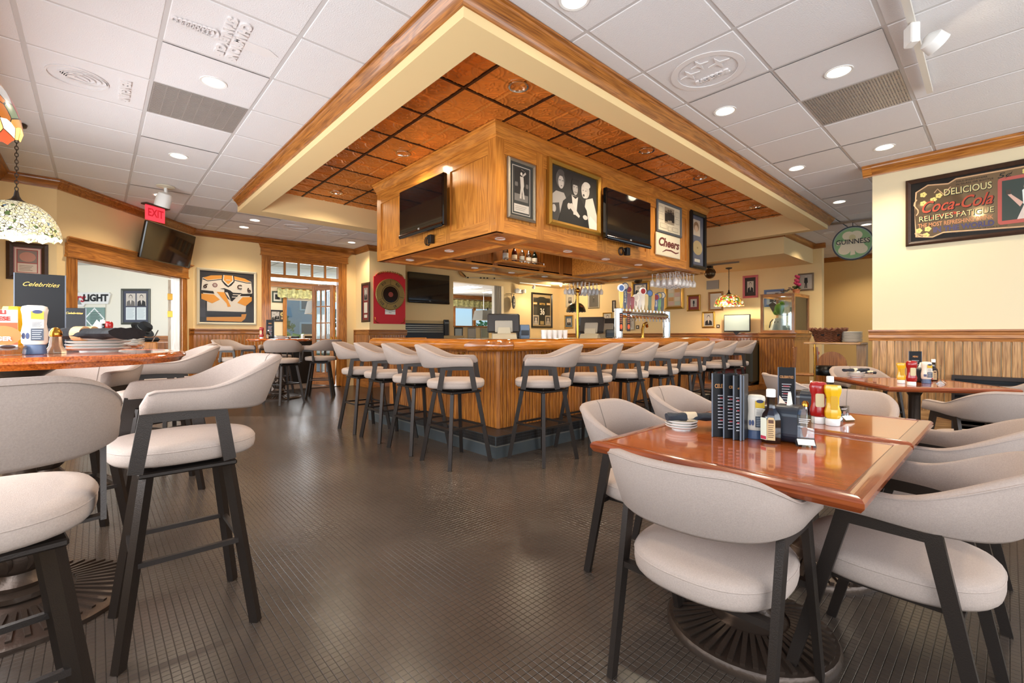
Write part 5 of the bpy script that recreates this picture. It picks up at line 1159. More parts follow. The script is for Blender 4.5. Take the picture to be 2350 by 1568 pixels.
# ---- near square table and its neighbour
TZ = .7275; V_ = lambda px, py, z=TZ: at(px, py, z)
p = V_(1565, 985); zt_ = plates('white side plate in the stack on the near square table', p, 3, .068, 'plates on the near square table')
napkin_roll('dark napkin roll with paper band lying on the plates of the near square table', (p.x+.035, p.y-.04, zt_-.006), YAW-PI/2+.05, .25, .02); napkin_roll('second dark napkin roll tucked behind the standing menus', (p.x+.085, p.y-.01, TZ+.026), YAW-PI/2-.15, .22, .02)
pa, pb = V_(1634, 1001), V_(1706, 1012)
for k, (px, py) in enumerate(((1662, 1003), (1680, 1006), (1694, 1010))):
    p = V_(px, py); menu_board(['tall black menu with orange heading, front left of three on the near table', 'middle one of three tall black menus on the near table', 'rear right one of three tall black menus on the near table'][k], p, YAW-PI/2-.10, .098-.03*k, .262-.002*k, ['CELEBRITIES', 'CELEB', 'CE'][k])
t = mk('menu_stand', 'black side of the folded menu block on the near table', 'menu', V_(1700, 1012), YAW-PI/2-.1+.85); MB().cbox(0, .075, -.002, .006, 0, .262, .002).build('cover', mat('menu_grey', '2a2a2c', .4), t); MB().bar((0, 0, 0), (0, 0, .262), .005, .005).build('spine', MATS['menu_edge'], t)
rv = YAW-PI/2-.35
mayo('white mayonnaise bottle with blue cap beside the menus on the near table', V_(1734, 1006), rv, .95); steak_sauce('brown steak sauce bottle with white cap on the near table', V_(1769, 1015), rv-.15, 1.06)
napkin_box('navy napkin dispenser behind the sauce bottle on the near table', V_(1812, 1012), rv+1.15, 1.1); tent_card('clear card holder with slanted white card on the near table', V_(1846, 1022), rv+.0, .115)
MB_ = V_(1727, 985); t = mk('shaker', 'small clear glass shaker peeking between menu and mayonnaise bottle', 'shaker', MB_); MB().lathe([(.018, 0), (.02, .01), (.016, .05), (.015, .06)], 14).build('jar', thin_glass('shaker_glass', .15), t, smooth=True); MB().lathe([(.016, .058), (.017, .07), (.01, .08), (.002, .082)], 14).build('lid', CHROME, t, smooth=True)
TZ2 = .7315
ketchup('red ketchup bottle standing on its white cap on the second table', V_(1878, 971, TZ2), rv, 1.05); mustard('yellow mustard bottle standing on its white cap on the second table', V_(1911, 976, TZ2), rv, 1.05)
napkin_box('navy napkin dispenser behind the ketchup on the second table', V_(1862, 957, TZ2), rv+1.1, 1.05); steak_sauce('brown sauce bottle behind the mustard on the second table', V_(1905, 957, TZ2), rv, 1.05)
tent_card('clear card holder beside the mustard on the second table', V_(1936, 965, TZ2), rv+.6, .07)
menu_board('slanted black menu standing behind the condiments of the second table', V_(1805, 955, TZ2), YAW-PI/2-.5, .075, .25, 'CELEBRITIES', lean=.0)
t = mk('napkin_sheet', 'folded paper napkin sticking up behind the sauce bottle', 'napkin', V_(1800, 972, TZ2), rv); MB().flat([(-.03, 0), (.035, 0), (.03, .06), (-.02, .13)], -.003, .003).build('sheet', ink('e6d8c0'), t); MB().bar((0, 0, 0), (0, .01, .05), .03, .004).build('fold', ink('dccfb8'), t)
t = mk('pepper_pair', 'small brass topped shaker between the two napkin dispensers', 'shaker', V_(1848, 968, TZ2)); MB().lathe([(.014, 0), (.016, .06), (.014, .075)], 12).build('jar', MATS['shaker_glass'], t, smooth=True); MB().lathe([(.0155, .073), (.0155, .09), (.008, .1), (.002, .1)], 12).build('lid', BRASS, t, smooth=True)
# ---- wall table
p = V_(1964, 866); zt_ = plates('white side plate in the stack on the wall table', p, 4, .075, 'plates on the wall table'); napkin_roll('grey napkin roll slanting across the plates of the wall table', (p.x, p.y, zt_), YAW-PI/2+.25, .30, .018, flare=False, band='d8cbb0'); napkin_roll('short grey napkin roll end lying at the side of the wall table plates', (p.x+.06, p.y-.09, zt_-.02), YAW+.6, .12, .016, flare=False)
mustard('yellow mustard bottle on the table by the planked wall', V_(2068, 880), rv, 1.0); ketchup('red ketchup bottle with dark label on the table by the planked wall', V_(2092, 885), rv, 1.1); napkin_box('black napkin dispenser on the table by the planked wall', V_(2112, 877), rv+.6, 1.0)
mayo('white mayonnaise bottle on the table by the planked wall', V_(2126, 880), rv, 1.0); steak_sauce('brown sauce bottle on the table by the planked wall', V_(2142, 874), rv, 1.0); tent_card('clear card stand on the table by the planked wall', V_(2158, 881), rv+1.2, .16)
menu_board('black menu standing at the back of the wall table', V_(2100, 868), rv, .1, .26, 'MENU'); napkin_roll('', (0, 0, 0), 0) if False else None
# ---- near round high table
RZ = 1.071; R_ = lambda px, py, z=RZ: at(px, py, z)
p = R_(228, 806); zt_ = plates('white dinner plate in the stack on the near round table', p, 4, .118, 'plates on the near round table', .0145)
napkin_roll('black napkin roll with tan band lying at the front of the plates', (p.x-.05, p.y-.09, zt_-.01), YAW-PI/2+.0, .36, .03, mat('black_napkin', '15151a', .85, bump=.3, bscale=60), 'd8a878'); napkin_roll('black napkin roll with tan band lying at the back of the plates', (p.x-.02, p.y+.02, zt_-.008), YAW-PI/2+.1, .36, .03, MATS['black_napkin'], 'd8a878')
t = mk('glass_shaker', 'squat glass shaker with a ribbed brass dome on the near round table', 'shaker', R_(128, 811)); MB().lathe([(.034, 0), (.035, .006), (.022, .03), (.018, .07)], 20).build('jar', mat('amber_glass', 'b09070', .1, trans=.6), t, smooth=True); MB().lathe([(.019, .07), (.021, .075), (.02, .09), (.012, .105), (.003, .11)], 14).build('dome_lid', BRASS, t, smooth=True)
mayo('large white mayonnaise bottle in the left foreground on the near round table', R_(80, 813), YAW-PI/2+.6, 1.05); mustard('yellow mustard bottle at the left edge on the near round table', R_(33, 812), YAW-PI/2+.7, 1.1)
t = menu_board('big black menu with gilt script standing on the near round table', R_(93, 805), YAW-PI/2+.72, .175, .375, 'Celebrities', True)
t = mk('table_tent', 'printed promotion card cut off by the left edge on the near round table', 'card', R_(2, 815), YAW-PI/2+.72)
MB().cbox(-.06, .045, -.004, 0, .02, .175, .001).build('card', ink('e8dcd0'), t); P = Pic(t, -.06, .045, .02, .175, -.004); P.r_(0, 1, 0, .68, 'c8562c'); P.e(.6, .35, .5, .25, 'd8783c'); P.r_(.0, 1, 0, .12, 'b8b4b4'); P.e(.75, .07, .2, .05, '3a2420'); P.done('burger_print')
for s_, z, c_ in (('CHILI', .165, '9c2418'), ('CHEESE', .14, '9c2418'), ('BURGER', .062, 'f0e8e0')): text(t, s_, .022, -.012, -.0075, z, ink(c_), bold=.0008)
MB().flat([(-.05, 0), (.05, 0), (0, .035)], -.07, .05).build('stand', thin_glass('acrylic', .06, 'f0f4f4'), t, rot=PI/2)
for px, py, l in ((52, 806, 'white capped bottle behind the mayonnaise on the near round table'), (30, 804, 'white capped bottle behind the mustard on the near round table')): steak_sauce(l, R_(px, py), YAW-PI/2, .98)
# ---- second round high table
T2 = Vector((-.27, 4.75, RZ)); T2v = lambda px, dd=.0: (lambda r_: Vector((r_.x, r_.y, 0))*((T2.x*FW.x+T2.y*FW.y)+dd))(ray(px, HY))+Vector((0, 0, RZ))
menu_board('small black menu standing on the second round table', T2v(170, -.05), YAW-PI/2+.5, .13, .27, 'Celebrities', True)
t = mk('yellow_bucket', 'yellow bucket of paper napkins on the second round table', 'bucket', T2v(222, .05)); MB().lathe([(.045, 0), (.058, .12), (.061, .125), (.055, .125), (.05, .1)], 20).build('bucket', YELP, t, smooth=True); MB().flat([(-.045, .11), (.045, .11), (.03, .15), (0, .19), (-.02, .15)], -.01, .01).build('napkins', ink('ece8e0'), t)
ketchup('ketchup bottle on the second round table', T2v(248, .1), YAW-PI/2, .95); steak_sauce('dark sauce bottle on the second round table', T2v(236, .02), YAW-PI/2, .95)
plates('white plate in the stack on the second round table', T2v(290, .05), 3, .11, 'plates on the second round table', .0145)
# ---- far round high table
T3z = 1.0745; T3v = lambda dx, dy: Vector((HT3[0]+dx, HT3[1]+dy, T3z))
ketchup('ketchup bottle on the far round table', T3v(-.30, -.08), YAW-PI/2, 1.1); steak_sauce('salt and sauce bottle on the far round table', T3v(-.2, -.12), YAW-PI/2, .8); menu_board('black menu on the far round table', T3v(-.14, .0), YAW-PI/2, .14, .34, 'MENU'); plates('white plate in the stack on the far round table', T3v(.02, -.12), 3, .11, 'plates on the far round table')
napkin_roll('dark napkin roll on the far round table', T3v(.2, .0), .4, .26, .02)
# ---- life-size bust in the side room
c = hit(320, 760, (Vector((FW.x*9.4, FW.y*9.4, 0)), Vector((FW.x, FW.y, 0)))); t = mk('display_bust', 'display bust of a reclining head wearing a black brimmed hat', 'bust', (c.x, c.y, 0), CR)
MB().cbox(-.5, .55, -.25, .25, 0, 1.0, .02).build('pedestal', oakd('z'), t)
b_ = MB().ball((0, 0, 1.2), .13, 20, 1.05, 1.0, .85); b_.ball((-.12, 0, 1.22), .035, 10); b_.ball((.03, -.1, 1.18), .035, 10, 1.3, .7, .5); b_.build('head', mat('painted_skin', 'c88a74', .5), t, smooth=True, rot=(0, -.0, 0))
MB().lathe([(.21, 0), (.22, .012), (.15, .02), (.125, .06), (.12, .13), (.10, .16), (.01, .165)], 28).build('hat', mat('black_felt', '121214', .9), t, smooth=True, loc=(.06, 0, 1.24), rot=(0, .75, 0)); b_ = MB(); ring2(b_, .122, .128, .03, .06); b_.build('hat_band', mat('grey_band', '8a8a82', .8), t, loc=(.06, 0, 1.24), rot=(0, .75, 0))
MB().cbox(-.2, .3, -.2, .2, 1.0, 1.09, .04).build('collar', mat('black_felt', '121214', .9), t); MB().tube([(.3, -.05, 1.0), (.38, -.05, 1.15), (.43, -.05, 1.24)], .012, 6).build('stand_rod', CHROME, t)
# ---- bar top and work counter
BT = 1.0945; WT = 1.09
POSM, POSW = mat('register_grey', '3c3632', .4), mat('register_cream', 'd0c2a4', .45)
def register_(label, x, y, z, rot, w_=.46, h_=.27, tilt=.25):
    t = mk('cash_register', label, 'register', (x, y, z), rot, 'touch screen registers')
    MB().cbox(-w_/2, w_/2, -.035, .035, 0, h_, .02).build('screen_back', POSM, t, loc=(0, .06, .085), rot=(tilt, 0, 0))
    MB().cbox(-w_*.27, w_*.27, -.02, .02, 0, h_*.62, .01).build('back_panel', mat('register_light', 'b8ae9c', .45), t, loc=(0, .01, .09), rot=(tilt, 0, 0))
    MB().loft([[(-.1, -.05, 0), (.1, -.05, 0), (.1, .1, 0), (-.1, .1, 0)], [(-.08, -.02, .16), (.08, -.02, .16), (.08, .06, .16), (-.08, .06, .16)]]).build('neck', POSW, t)
    rows = [[(-w_*.36, -.16+.02*q, .0+.075*math.sin(PI/2*q/6)) , (w_*.36, -.16+.02*q, .0+.075*math.sin(PI/2*q/6)), (w_*.36, .12, .0), (-w_*.36, .12, 0)] for q in range(7)]
    MB().loft(rows).build('base', POSW, t, smooth=True); return t
register_('touch screen register seen from behind at the left of the bar', 4.22, 4.78, WT, math.radians(-30)-.12, tilt=-.12)
register_('touch screen register turned sideways in the middle of the bar', 5.96, 4.62, WT, math.radians(-65), .40, .29, -.45); register_('touch screen register at the right end of the bar behind the taps', 6.62, 4.78, WT, math.radians(-70), .40, .29, -.45)
def gadget(name, label, cat, x, y, z, sx, sy, sz, col, rot=0):
    t = mk(name, label, cat, (x, y, z), rot); MB().cbox(-sx/2, sx/2, -sy/2, sy/2, 0, sz, min(sx, sy, sz)*.12).build('case', mat('case_'+col, col, .4), t); MB().cbox(-sx*.4, sx*.4, -sy/2-.006, -sy/2+.01, sz*.25, sz*.6, .003).build('slot', BLACK, t); return t
gadget('receipt_printer', 'dark receipt printer beside the left register', 'printer', 4.75, 4.95, WT, .2, .2, .17, '4a443c', -.7); gadget('receipt_printer', 'dark receipt printer beside the right register', 'printer', 6.45, 4.56, WT, .18, .2, .15, '55524c', -1.0); gadget('card_reader', 'blue grey card terminal leaning by the left register', 'terminal', 4.52, 4.68, WT, .14, .08, .2, '6a7c92', -.5)
gadget('drinks_dispenser', 'grey drinks machine between the tap posts', 'dispenser', 6.28, 5.0, WT, .3, .25, .36, '5c6a74', -.9)
GLS = mat('tumbler_glass', 'f4f6f6', .05, alpha=.42, spec=1.0, coat=1.0)
gl = MB().lathe([(.026, .002), (.028, .0), (.034, .11), (.0325, .11), (.0265, .006), (.002, .006)], 14).mesh('glass_wall', GLS, True)
gb = MB().lathe([(.026, 0), (.0275, .008), (.002, .009)], 14).mesh('glass_base', mat('glass_base', 'b8bab4', .1, metal=.3), True)
for k in range(13):
    px = 1243+k*4.0+(k % 3); q = hit(px, 772, pl_v(3.78)); t = mk('tumbler', 'clear tumbler in the row of glasses behind the bar', 'glass', (q.x, 3.74+.04*(k % 3), BT), 0, 'row of tumblers behind the bar'); link('glass_wall', gl, t); link('glass_base', gb, t)
# beer taps
TV_ = 3.72; ua, ubt = 5.44, 6.77
t = mk('beer_tap_tower', 'chrome beer tap tower with two posts and a cross tube', 'beer tap', ((ua+ubt)/2, TV_, BT)); hw = (ubt-ua)/2
for s in (-1, 1):
    MB().lathe([(.085, 0), (.085, .01), (.06, .02), (.058, .42), (.045, .43), (.002, .43)], 24, (s*hw, 0, 0)).build('post', CHROME, t, smooth=True)
MB().tube([(-hw, 0, .345), (hw, 0, .345)], .05, 20).build('cross_tube', CHROME, t, smooth=True)
nh = 13
for k in range(nh):
    x = -hw+.1+(2*hw-.2)*k/(nh-1); MB().tube([(x, -.05, .33), (x, -.09, .31), (x, -.1, .25)], .009, 8).build('spout', CHROME, t, smooth=True)
    MB().tube([(x, 0, .39), (x, 0, .425)], .012, 8).build('collar', CHROME, t, smooth=True)
cols = ['e2c04a', '23304a', '7a2a20', '8c1c1c', 'e8e0cc', 'd8d0c4', 'e6ddc8', 'c8b070', '4a5a3a', 'c89a3c', '2c3c68', '5c8a34', '3c3a34']; heads = ['dfe4ec', '1c2230', 'c8902c', None, 'e8e2d0', None, 'e8e4dc', None, '1c1c1c', None, '2c3a80', '2a2c30', '50504a']
words = [None, 'BUD LIGHT', None, None, 'DEEP', 'RED', None, None, None, None, 'MILLER', None, None]
for k in range(nh):
    x = -hw+.06+(2*hw-.2)*k/(nh-1); h = [.28, .31, .27, .18, .16, .26, .27, .24, .25, .27, .20, .23, .24][k]
    hd = mk('tap_handle', 'beer tap handle %s from the left on the tap tower' % (ORD+['eighth', 'ninth', 'tenth', 'eleventh', 'twelfth', 'thirteenth'])[k], 'tap handle', (t.location.x+x, TV_, BT+.425), -.6, 'beer tap handles')
    MB().loft([[(-.012, -.01, 0), (.012, -.01, 0), (.012, .01, 0), (-.012, .01, 0)], [(-.026, -.014, h*.35), (.026, -.014, h*.35), (.026, .014, h*.35), (-.026, .014, h*.35)], [(-.03, -.014, h*.92), (.03, -.014, h*.92), (.03, .014, h*.92), (-.03, .014, h*.92)], [(-.018, -.01, h), (.018, -.01, h), (.018, .01, h), (-.018, .01, h)]]).build('paddle', mat('paddle_'+cols[k], cols[k], .3), hd)
    if heads[k]: MB().flat(ell(0, h+.01, .05, .055, 20), -.018, .018).build('medallion', ink(heads[k], .3), hd); MB().flat(ell(0, h+.01, .036, .04, 20), -.02, -.017).build('badge', ink(['4a6aa0', 'c8c0b0', '8a2c2c', 'c8b060', 'd8d0c0', '3a5a34', '9c2020', '1c3a6a'][k % 8]), hd)
    if words[k]: text(hd, words[k], .032, 0, -.0175, h*.55, ink('f0ece0' if k != 4 else '8c3a24'), rot=(PI/2, -PI/2, 0))
fl_ = mk('drink_flyers', 'pair of dark drinks flyers taped to the left tap post', 'flyer', (ua-.0, TV_-.075, BT+.10), -.6)
for s in (-1, 1):
    P = Pic(fl_, -.055+.055*(s+1), .0+.055*(s+1)-.004, 0, .26, 0); P.r_(0, 1, 0, 1, '2c1a16'); P.lines(.15, .85, .45, .95, 5, 'c8784c'); P.e(.5, .25, .35, .14, 'c85a2c'); P.done('flyer_sheet')
t = mk('brass_pole', 'tall brass pole with ball finial and curved arms inside the bar', 'pole', (5.45, 4.47, WT)); MB().tube([(0, 0, 0), (0, 0, .70)], .022, 14).build('pole', BRASS, t, smooth=True); MB().ball((0, 0, .735), .04, 14).build('finial', BRASS, t, smooth=True)
for s in (-1, 1): MB().tube([(0, 0, .64), (s*.06, 0, .68), (s*.09, 0, .76), (s*.11, 0, .8)], .007, 6).build('arm', BRASS, t, smooth=True)
t = mk('brass_rail', 'arched brass service rail on the bar beside the taps', 'rail', (6.25, 3.78, BT)); MB().tube([(-.09, 0, 0), (-.09, 0, .14), (-.05, 0, .21), (.02, 0, .235), (.10, .04, .18)], .022, 12).build('arch', BRASS, t, smooth=True); MB().lathe([(.045, 0), (.045, .012), (.024, .016)], 16, (-.09, 0, 0)).build('flange', BRASS, t, smooth=True)
# ledge with photo frames and clutter seen through the opening
t = mk('half_wall_ledge', 'cream half wall with a dark ledge in the bar side opening', 'ledge', (7.3, VB+.5, 0)); MB().box(0, 1.5, 0, .2, 0, 1.36).build('panel', CREAM, t); MB().cbox(-.08, 1.56, -.06, .26, 1.36, 1.40, .008).build('ledge', oakd('x'), t)
for k, x in enumerate((.15, .62, 1.1)):
    f_ = mk('photo_frame', ['left', 'middle', 'right'][k]+' small photo frame leaning on the half wall in the opening', 'picture', (7.3+x+.12, VB+.49, 1.19), 0, 'photo frames on the half wall'); frame_mesh(MB(), .3, .32, .03, .02).build('frame', SILVER if k else BFRAME, f_); MB().flat(rectp(-.13, .13, -.14, .14), -.006, 0).build('photo', ink(['9aa8b4', 'b8b4ac', '8c9488'][k]), f_)
t = mk('binder', 'black binder standing on the fireplace ledge', 'binder', hit(1024, 770, pl_v(VB-.3)), 0); MB().cbox(-.07, .07, -.03, .03, 0, .4, .008).build('cover', BLACK, t); MB().box(-.06, .06, -.032, -.03, .3, .34).build('spine_label', ink('7a7a78'), t)
# ---- bottles on the canopy shelf
zs = CZ0+.085
def liquor(label, x, col, lab, cap, h=.26, clear=False):
    t = mk('liquor_bottle', label, 'bottle', (x, OV_1-.12, zs), 0, 'bottles on the canopy shelf'); m = thin_glass('bottle_clear', .25, 'e8ecec') if clear else mat('bottle_'+col, col, .1, coat=.5)
    MB().lathe([(.04, 0), (.043, .01), (.043, h*.55), (.03, h*.68), (.014, h*.76), (.013, h*.95)], 16).build('glass', m, t, smooth=True); MB().lathe([(.016, h*.94), (.016, h*1.04), (.002, h*1.05)], 12).build('cap', ink(cap), t, smooth=True)
    b_ = MB(); ring2(b_, .0425, .0445, h*.14, h*.42, 0, 0, 16); b_.build('label', ink(lab), t); return t
for k, a in enumerate(((4.56, '000000', 'c8c8c0', '8a8a88', .30, True), (4.74, '3a140c', 'd8cdb0', '9c2020', .28), (4.90, '000000', 'b8bcb8', 'a0a0a0', .28, True), (5.05, '000000', 'd8d8cc', 'c8a23c', .27, True), (5.18, '101a14', 'd8d4c8', '18181a', .28))):
    liquor('%s bottle from the left on the lit canopy shelf' % ORD[k], *a)
# ---- stemware racks
ST = mat('stemware', 'ffffff', .04, alpha=.38, spec=1.0, coat=1.0)
wg = MB().lathe([(.033, 0), (.033, -.003), (.006, -.008), (.004, -.09), (.02, -.11), (.038, -.14), (.04, -.17), (.032, -.21), (.031, -.21), (.038, -.17), (.036, -.142), (.018, -.114), (.002, -.1)], 14).mesh('wine_glass', ST, True)
def rack(label, x, y, which):
    t = mk('glass_rack', label, 'rack', (x, y, CZ0), 0, 'stemware racks'); b_ = MB()
    for k in range(6): yy = -.25+.1*k; MB().tube([(-.34, yy, -.03), (.34, yy, -.03)], .005, 6).build('rail', BRASS, t)
    for s in (-1, 1):
        MB().tube([(s*.34, -.26, -.03), (s*.34, .26, -.03)], .006, 6).build('rail', BRASS, t)
        for q in (-.2, .2): MB().tube([(s*.3, q, -.03), (s*.3, q, 0)], .005, 6).build('hanger', BRASS, t)
    for i in range(6):
        for j in range(5):
            g_ = link('wine_glass', wg, None, (x-.29+.116*i+random.uniform(-.012, .012), y-.2+.1*j, CZ0-.028), random.random()*6); tag(g_, 'upside down wine glass hanging in the %s rack under the canopy' % which, 'glass', 'glasses in the %s rack' % which)
rack('brass stemware rack at the near right end of the canopy', 6.98, 3.72, 'near right'); rack('brass stemware rack at the far corner of the canopy', 6.98, 5.58, 'far corner')
def point(parent, loc, e, col=(1, .82, .58), r=.05, name='bulb'):
    d = bpy.data.lights.new(name, 'POINT'); d.energy = e; d.color = col; d.shadow_soft_size = r; o = bpy.data.objects.new(name, d); COL.objects.link(o); o.parent = parent; o.location = loc; return o
# ================================================================== half wall and display case
PU, PV0, PV1 = 10.3, 2.90, 3.55
hw_ = struct(MB().box(PU, UB, PV0, PV1, 0, 1.06).build('wall_half', oak('z')))
planks(hw_, (PU, PV1), (PU, PV0), .14, 1.06, .052, oak('z'))
trim(16, [(PU, PV1), (PU, PV0), (UB+.1, PV0)], [(o*1.2, z-.068) for o, z in RAIL], oak); trim(17, [(PU, PV1), (PU, PV0), (UB+.1, PV0)], [(0, 0), (.03, 0), (.03, .13), (.018, .15), (0, .155)], oakd('y'))
struct(MB().box(PU-.02, UB, PV0-.02, PV1+.02, 1.15, 1.19).build('trim_18', oak('y')))
t = mk('display_case', 'oak framed glass display case on the half wall', 'display case', (PU, PV0, 1.19)); W_, D_, H_ = PV1-PV0-.02, 1.0, .78
fm = wood('oak_case', 'b07a44', '7c4c22', 'z')
for x, y in ((.0, 0), (.0, W_-.05), (D_-.05, 0), (D_-.05, W_-.05)): MB().box(x, x+.05, y, y+.05, 0, H_).build('post', fm, t)
for z in (0, H_-.05):
    for a in ((.05, D_-.05, 0.0005, .0495), (.05, D_-.05, W_-.0495, W_-.0005)): MB().box(a[0], a[1], a[2], a[3], z, z+.05).build('rail', oak('x'), t)
    for a in ((.0005, .0495, .05, W_-.05), (D_-.0495, D_-.0005, .05, W_-.05)): MB().box(*a, z+.0005, z+.0495).build('rail', oak('y'), t)
MB().box(-.004, D_+.004, -.004, W_+.004, H_+.0002, H_+.02).build('lid', fm, t); MB().box(.05, D_-.05, .05, W_-.05, .0, .02).build('floor_panel', ink('d8dcd8'), t); MB().box(D_-.06, D_-.05, .05, W_-.05, .02, H_-.05).build('mirror_back', mat('mirror_back', 'c8d4d0', .08, metal=.8), t)
PG = thin_glass('case_glass', .04); MB().box(.02, .026, .05, W_-.05, .05, H_-.05).build('pane', PG, t); MB().box(.05, D_-.05, .02, .026, .05, H_-.05).build('pane', PG, t); MB().box(.04, .5, .04, W_-.3, .36, .368).build('shelf', thin_glass('shelf_glass', .12), t)
t = mk('green_figure', 'green plush shape on the upper shelf of the display case', 'figure', (PU+.22, PV0+.34, 1.56)); MB().ball((0, 0, .12), .1, 16, 1.25, .9, .9).ball((0, -.05, .22), .05, 12, 1.2).ball((0, .06, .05), .055, 12).build('body', mat('green_plush', '5c9a2c', .8, var=.2, vscale=20), t, smooth=True); MB().flat([(.1, .02), (.2, .22), (.12, .28), (.02, .2), (.05, .04)], -.02, .02).build('cape', mat('grey_felt', '5a5450', .9), t, rot=PI/2)
t = mk('white_figure', 'rounded white ceramic figure in the lower part of the display case', 'figure', (PU+.22, PV0+.36, 1.21)); MB().lathe([(.16, 0), (.17, .03), (.13, .12), (.11, .2), (.08, .27), (.01, .29)], 24).build('body', mat('white_ceramic', 'e4e2da', .3), t, smooth=True)
for y in (-.025, .035): MB().ball((-.105, y, .2), .011, 8).build('dot', BLACK, t)
MB().tube([(0, .1, .26), (0, .15, .2), (0, .17, .08)], .012, 8).build('strap', BLACK, t, smooth=True)
t = mk('toy_sword', 'toy sword standing upright in the display case', 'toy', (PU+.2, PV0+.12, 1.21)); MB().bar((0, 0, .05), (0, 0, .5), .03, .008).build('blade', mat('sword_green', '5a6a58', .4, metal=.5), t); MB().bar((0, -.06, .36), (0, .06, .36), .02, .02).build('guard', ink('4a342c'), t)
t = mk('crumpled_wrap', 'crumpled white wrapping in the display case', 'wrapping', (PU+.5, PV0+.3, 1.21)); b_ = MB()
for k in range(9): b_.ball((random.uniform(-.1, .2), random.uniform(-.2, .2), .06+.04*(k % 3)), .09, 8, .9)
b_.build('paper', mat('white_wrap', 'd8dcdc', .5, bump=.8, bscale=25), t); MB().tube([(-.1, -.1, .15), (.1, .1, .2)], .004, 5).build('ribbon', ink('c8c0a8'), t)
point(bpy.data.objects['display_case'], (.3, .3, .66), 5, (1, .95, .85), .03, 'case_lamp')
# plant on top of the case
q = Vector((PU+.55, PV0+.12, 1.19+.80)); t = mk('potted_plant', 'small flowering plant in a clay pot on top of the display case', 'plant', q); MB().lathe([(.05, 0), (.07, .09), (.078, .095), (.078, .11), (.06, .11)], 18).build('pot', mat('terracotta', 'b8744a', .7), t, smooth=True)
lf = MB().add([(0, 0, 0), (.03, .018, .01), (.07, 0, .0), (.03, -.018, .01), (.035, 0, -.006)], [(0, 1, 4), (1, 2, 4), (2, 3, 4), (3, 0, 4)]).mesh('leaf', mat('leaf_green', '3c5228', .6, var=.3, vscale=30))
lf2 = MB().add([(0, 0, 0), (.03, .02, .01), (.07, 0, .0), (.03, -.02, .01), (.035, 0, -.006)], [(0, 1, 4), (1, 2, 4), (2, 3, 4), (3, 0, 4)]).mesh('leaf', mat('leaf_mauve', '6a5a58', .6, var=.3, vscale=30))
for k in range(60):
    a = random.uniform(0, 2*PI); tr = k > 26; y = random.uniform(.0, .42) if tr else random.uniform(-.06, .06); link('leaf', lf2 if tr else lf, t, (random.uniform(-.05, .05), y, .12-.25*y+random.uniform(-.02, .05)), (random.uniform(-.6, .6), random.uniform(-.7, .7), a))
for k in range(3): MB().tube([(0, 0, .1), (.01*k, .1, .12), (.02, .3, .02+.03*k)], .004, 5).build('stem', MATS['leaf_green'], t)
for k, (dy, dz) in enumerate(((-.04, .36), (-.02, .22), (-.06, .2), (-.03, .28))):
    MB().ball((-.03, dy, dz), .04, 10, .9).ball((-.05, dy+.03, dz+.02), .03, 8).build('blossom', mat('magenta_petal', 'a82850', .6), t, smooth=True); 
MB().tube([(0, 0, .1), (-.02, -.03, .25), (-.03, -.04, .36)], .004, 5).build('stem', MATS['leaf_green'], t)
# ---- booth beside the half wall
t = mk('booth_bench', 'dark red vinyl booth bench against the half wall', 'bench', (9.95, PV1+.02, 0)); MB().cbox(0, 1.3, .14, .72, .14, .40, .02).build('seat_base', mat('oxblood_vinyl', '5c201c', .4), t); MB().cbox(-.01, 1.3, .12, .74, .40, .50, .03).build('seat_cushion', mat('oxblood_cushion', '6e2a22', .35), t); MB().cbox(0, 1.3, .0, .16, .14, 1.02, .04).build('back_cushion', mat('olive_vinyl', '3a3422', .45), t); MB().box(.03, 1.3, .05, .70, 0, .14).build('plinth', BLACK, t)
t = mk('booth_table', 'booth table with condiments below the wall monitor', 'table', (10.65, 4.75, 0)); MB().cbox(-.6, .6, -.42, .42, .73, .77, .01).build('tabletop', cherry('x'), t); MB().tube([(0, 0, 0), (0, 0, .73)], .04, 14).build('column', IRON, t); MB().lathe([(.3, 0), (.3, .02), (.05, .05)], 24).build('base', IRON, t, smooth=True)
struct(MB().box(9.75, UB, PV1, 6.4, 0, .09).build('floor_booth', oakd('y')))
q = at(1675, 772, .77)
for k, (dy, f) in enumerate(((0, mayo), (.14, ketchup), (-.14, steak_sauce), (.26, mustard))):
    f(['white', 'red', 'brown', 'yellow'][k]+' bottle among the condiments on the booth table', (10.2, 4.75+dy, .77), -PI/2, 1.15)
menu_board('black menu standing at the end of the booth table', Vector((10.2, 4.38, .77)), -PI/2, .14, .30, 'MENU')
# ---- shelf with bread basket and plates behind the right wall
t = mk('side_shelf', 'narrow pale shelf with a thin brass leg at the passage', 'shelf', (6.98, 1.24, 0)); SW = (-.1, .74)
p0, p1 = at(1874, 786, 1.05), at(2003, 786, 1.05)
MB().cbox(0, .42, 0, .62, 1.022, 1.05, .006).build('board', oaklit('y'), t); MB().tube([(.04, .5, 0), (.04, .5, 1.02)], .012, 10).build('leg', BRASS, t); MB().box(.3, .42, .0, .1, 0, 1.02).build('support_panel', oaklit('z'), t)
bx, by = 7.16, 1.62
t = mk('bread_basket', 'brown wicker basket on the passage shelf', 'basket', (bx, by, 1.05)); WK = mat('wicker', '6a3c24', .6, var=.3, vscale=40)
MB().lathe([(.13, .0), (.135, .01), (.18, .15), (.175, .15), (.13, .015), (.01, .012)], 32).build('lining', mat('wicker_dark', '3a2014', .8), t)
for k in range(11):
    z = .008+k*.0145; r = .137+.047*(z/.16)+(.02 if k > 8 else 0)*(k-8)/2
    MB().tube([((r+.006*math.sin(16*a+PI*(k % 2)))*math.cos(a), (r+.006*math.sin(16*a+PI*(k % 2)))*math.sin(a), z) for a in [2*PI*i/64 for i in range(64)]], .0075, 5, closed=True).build('weave', WK, t, smooth=True)
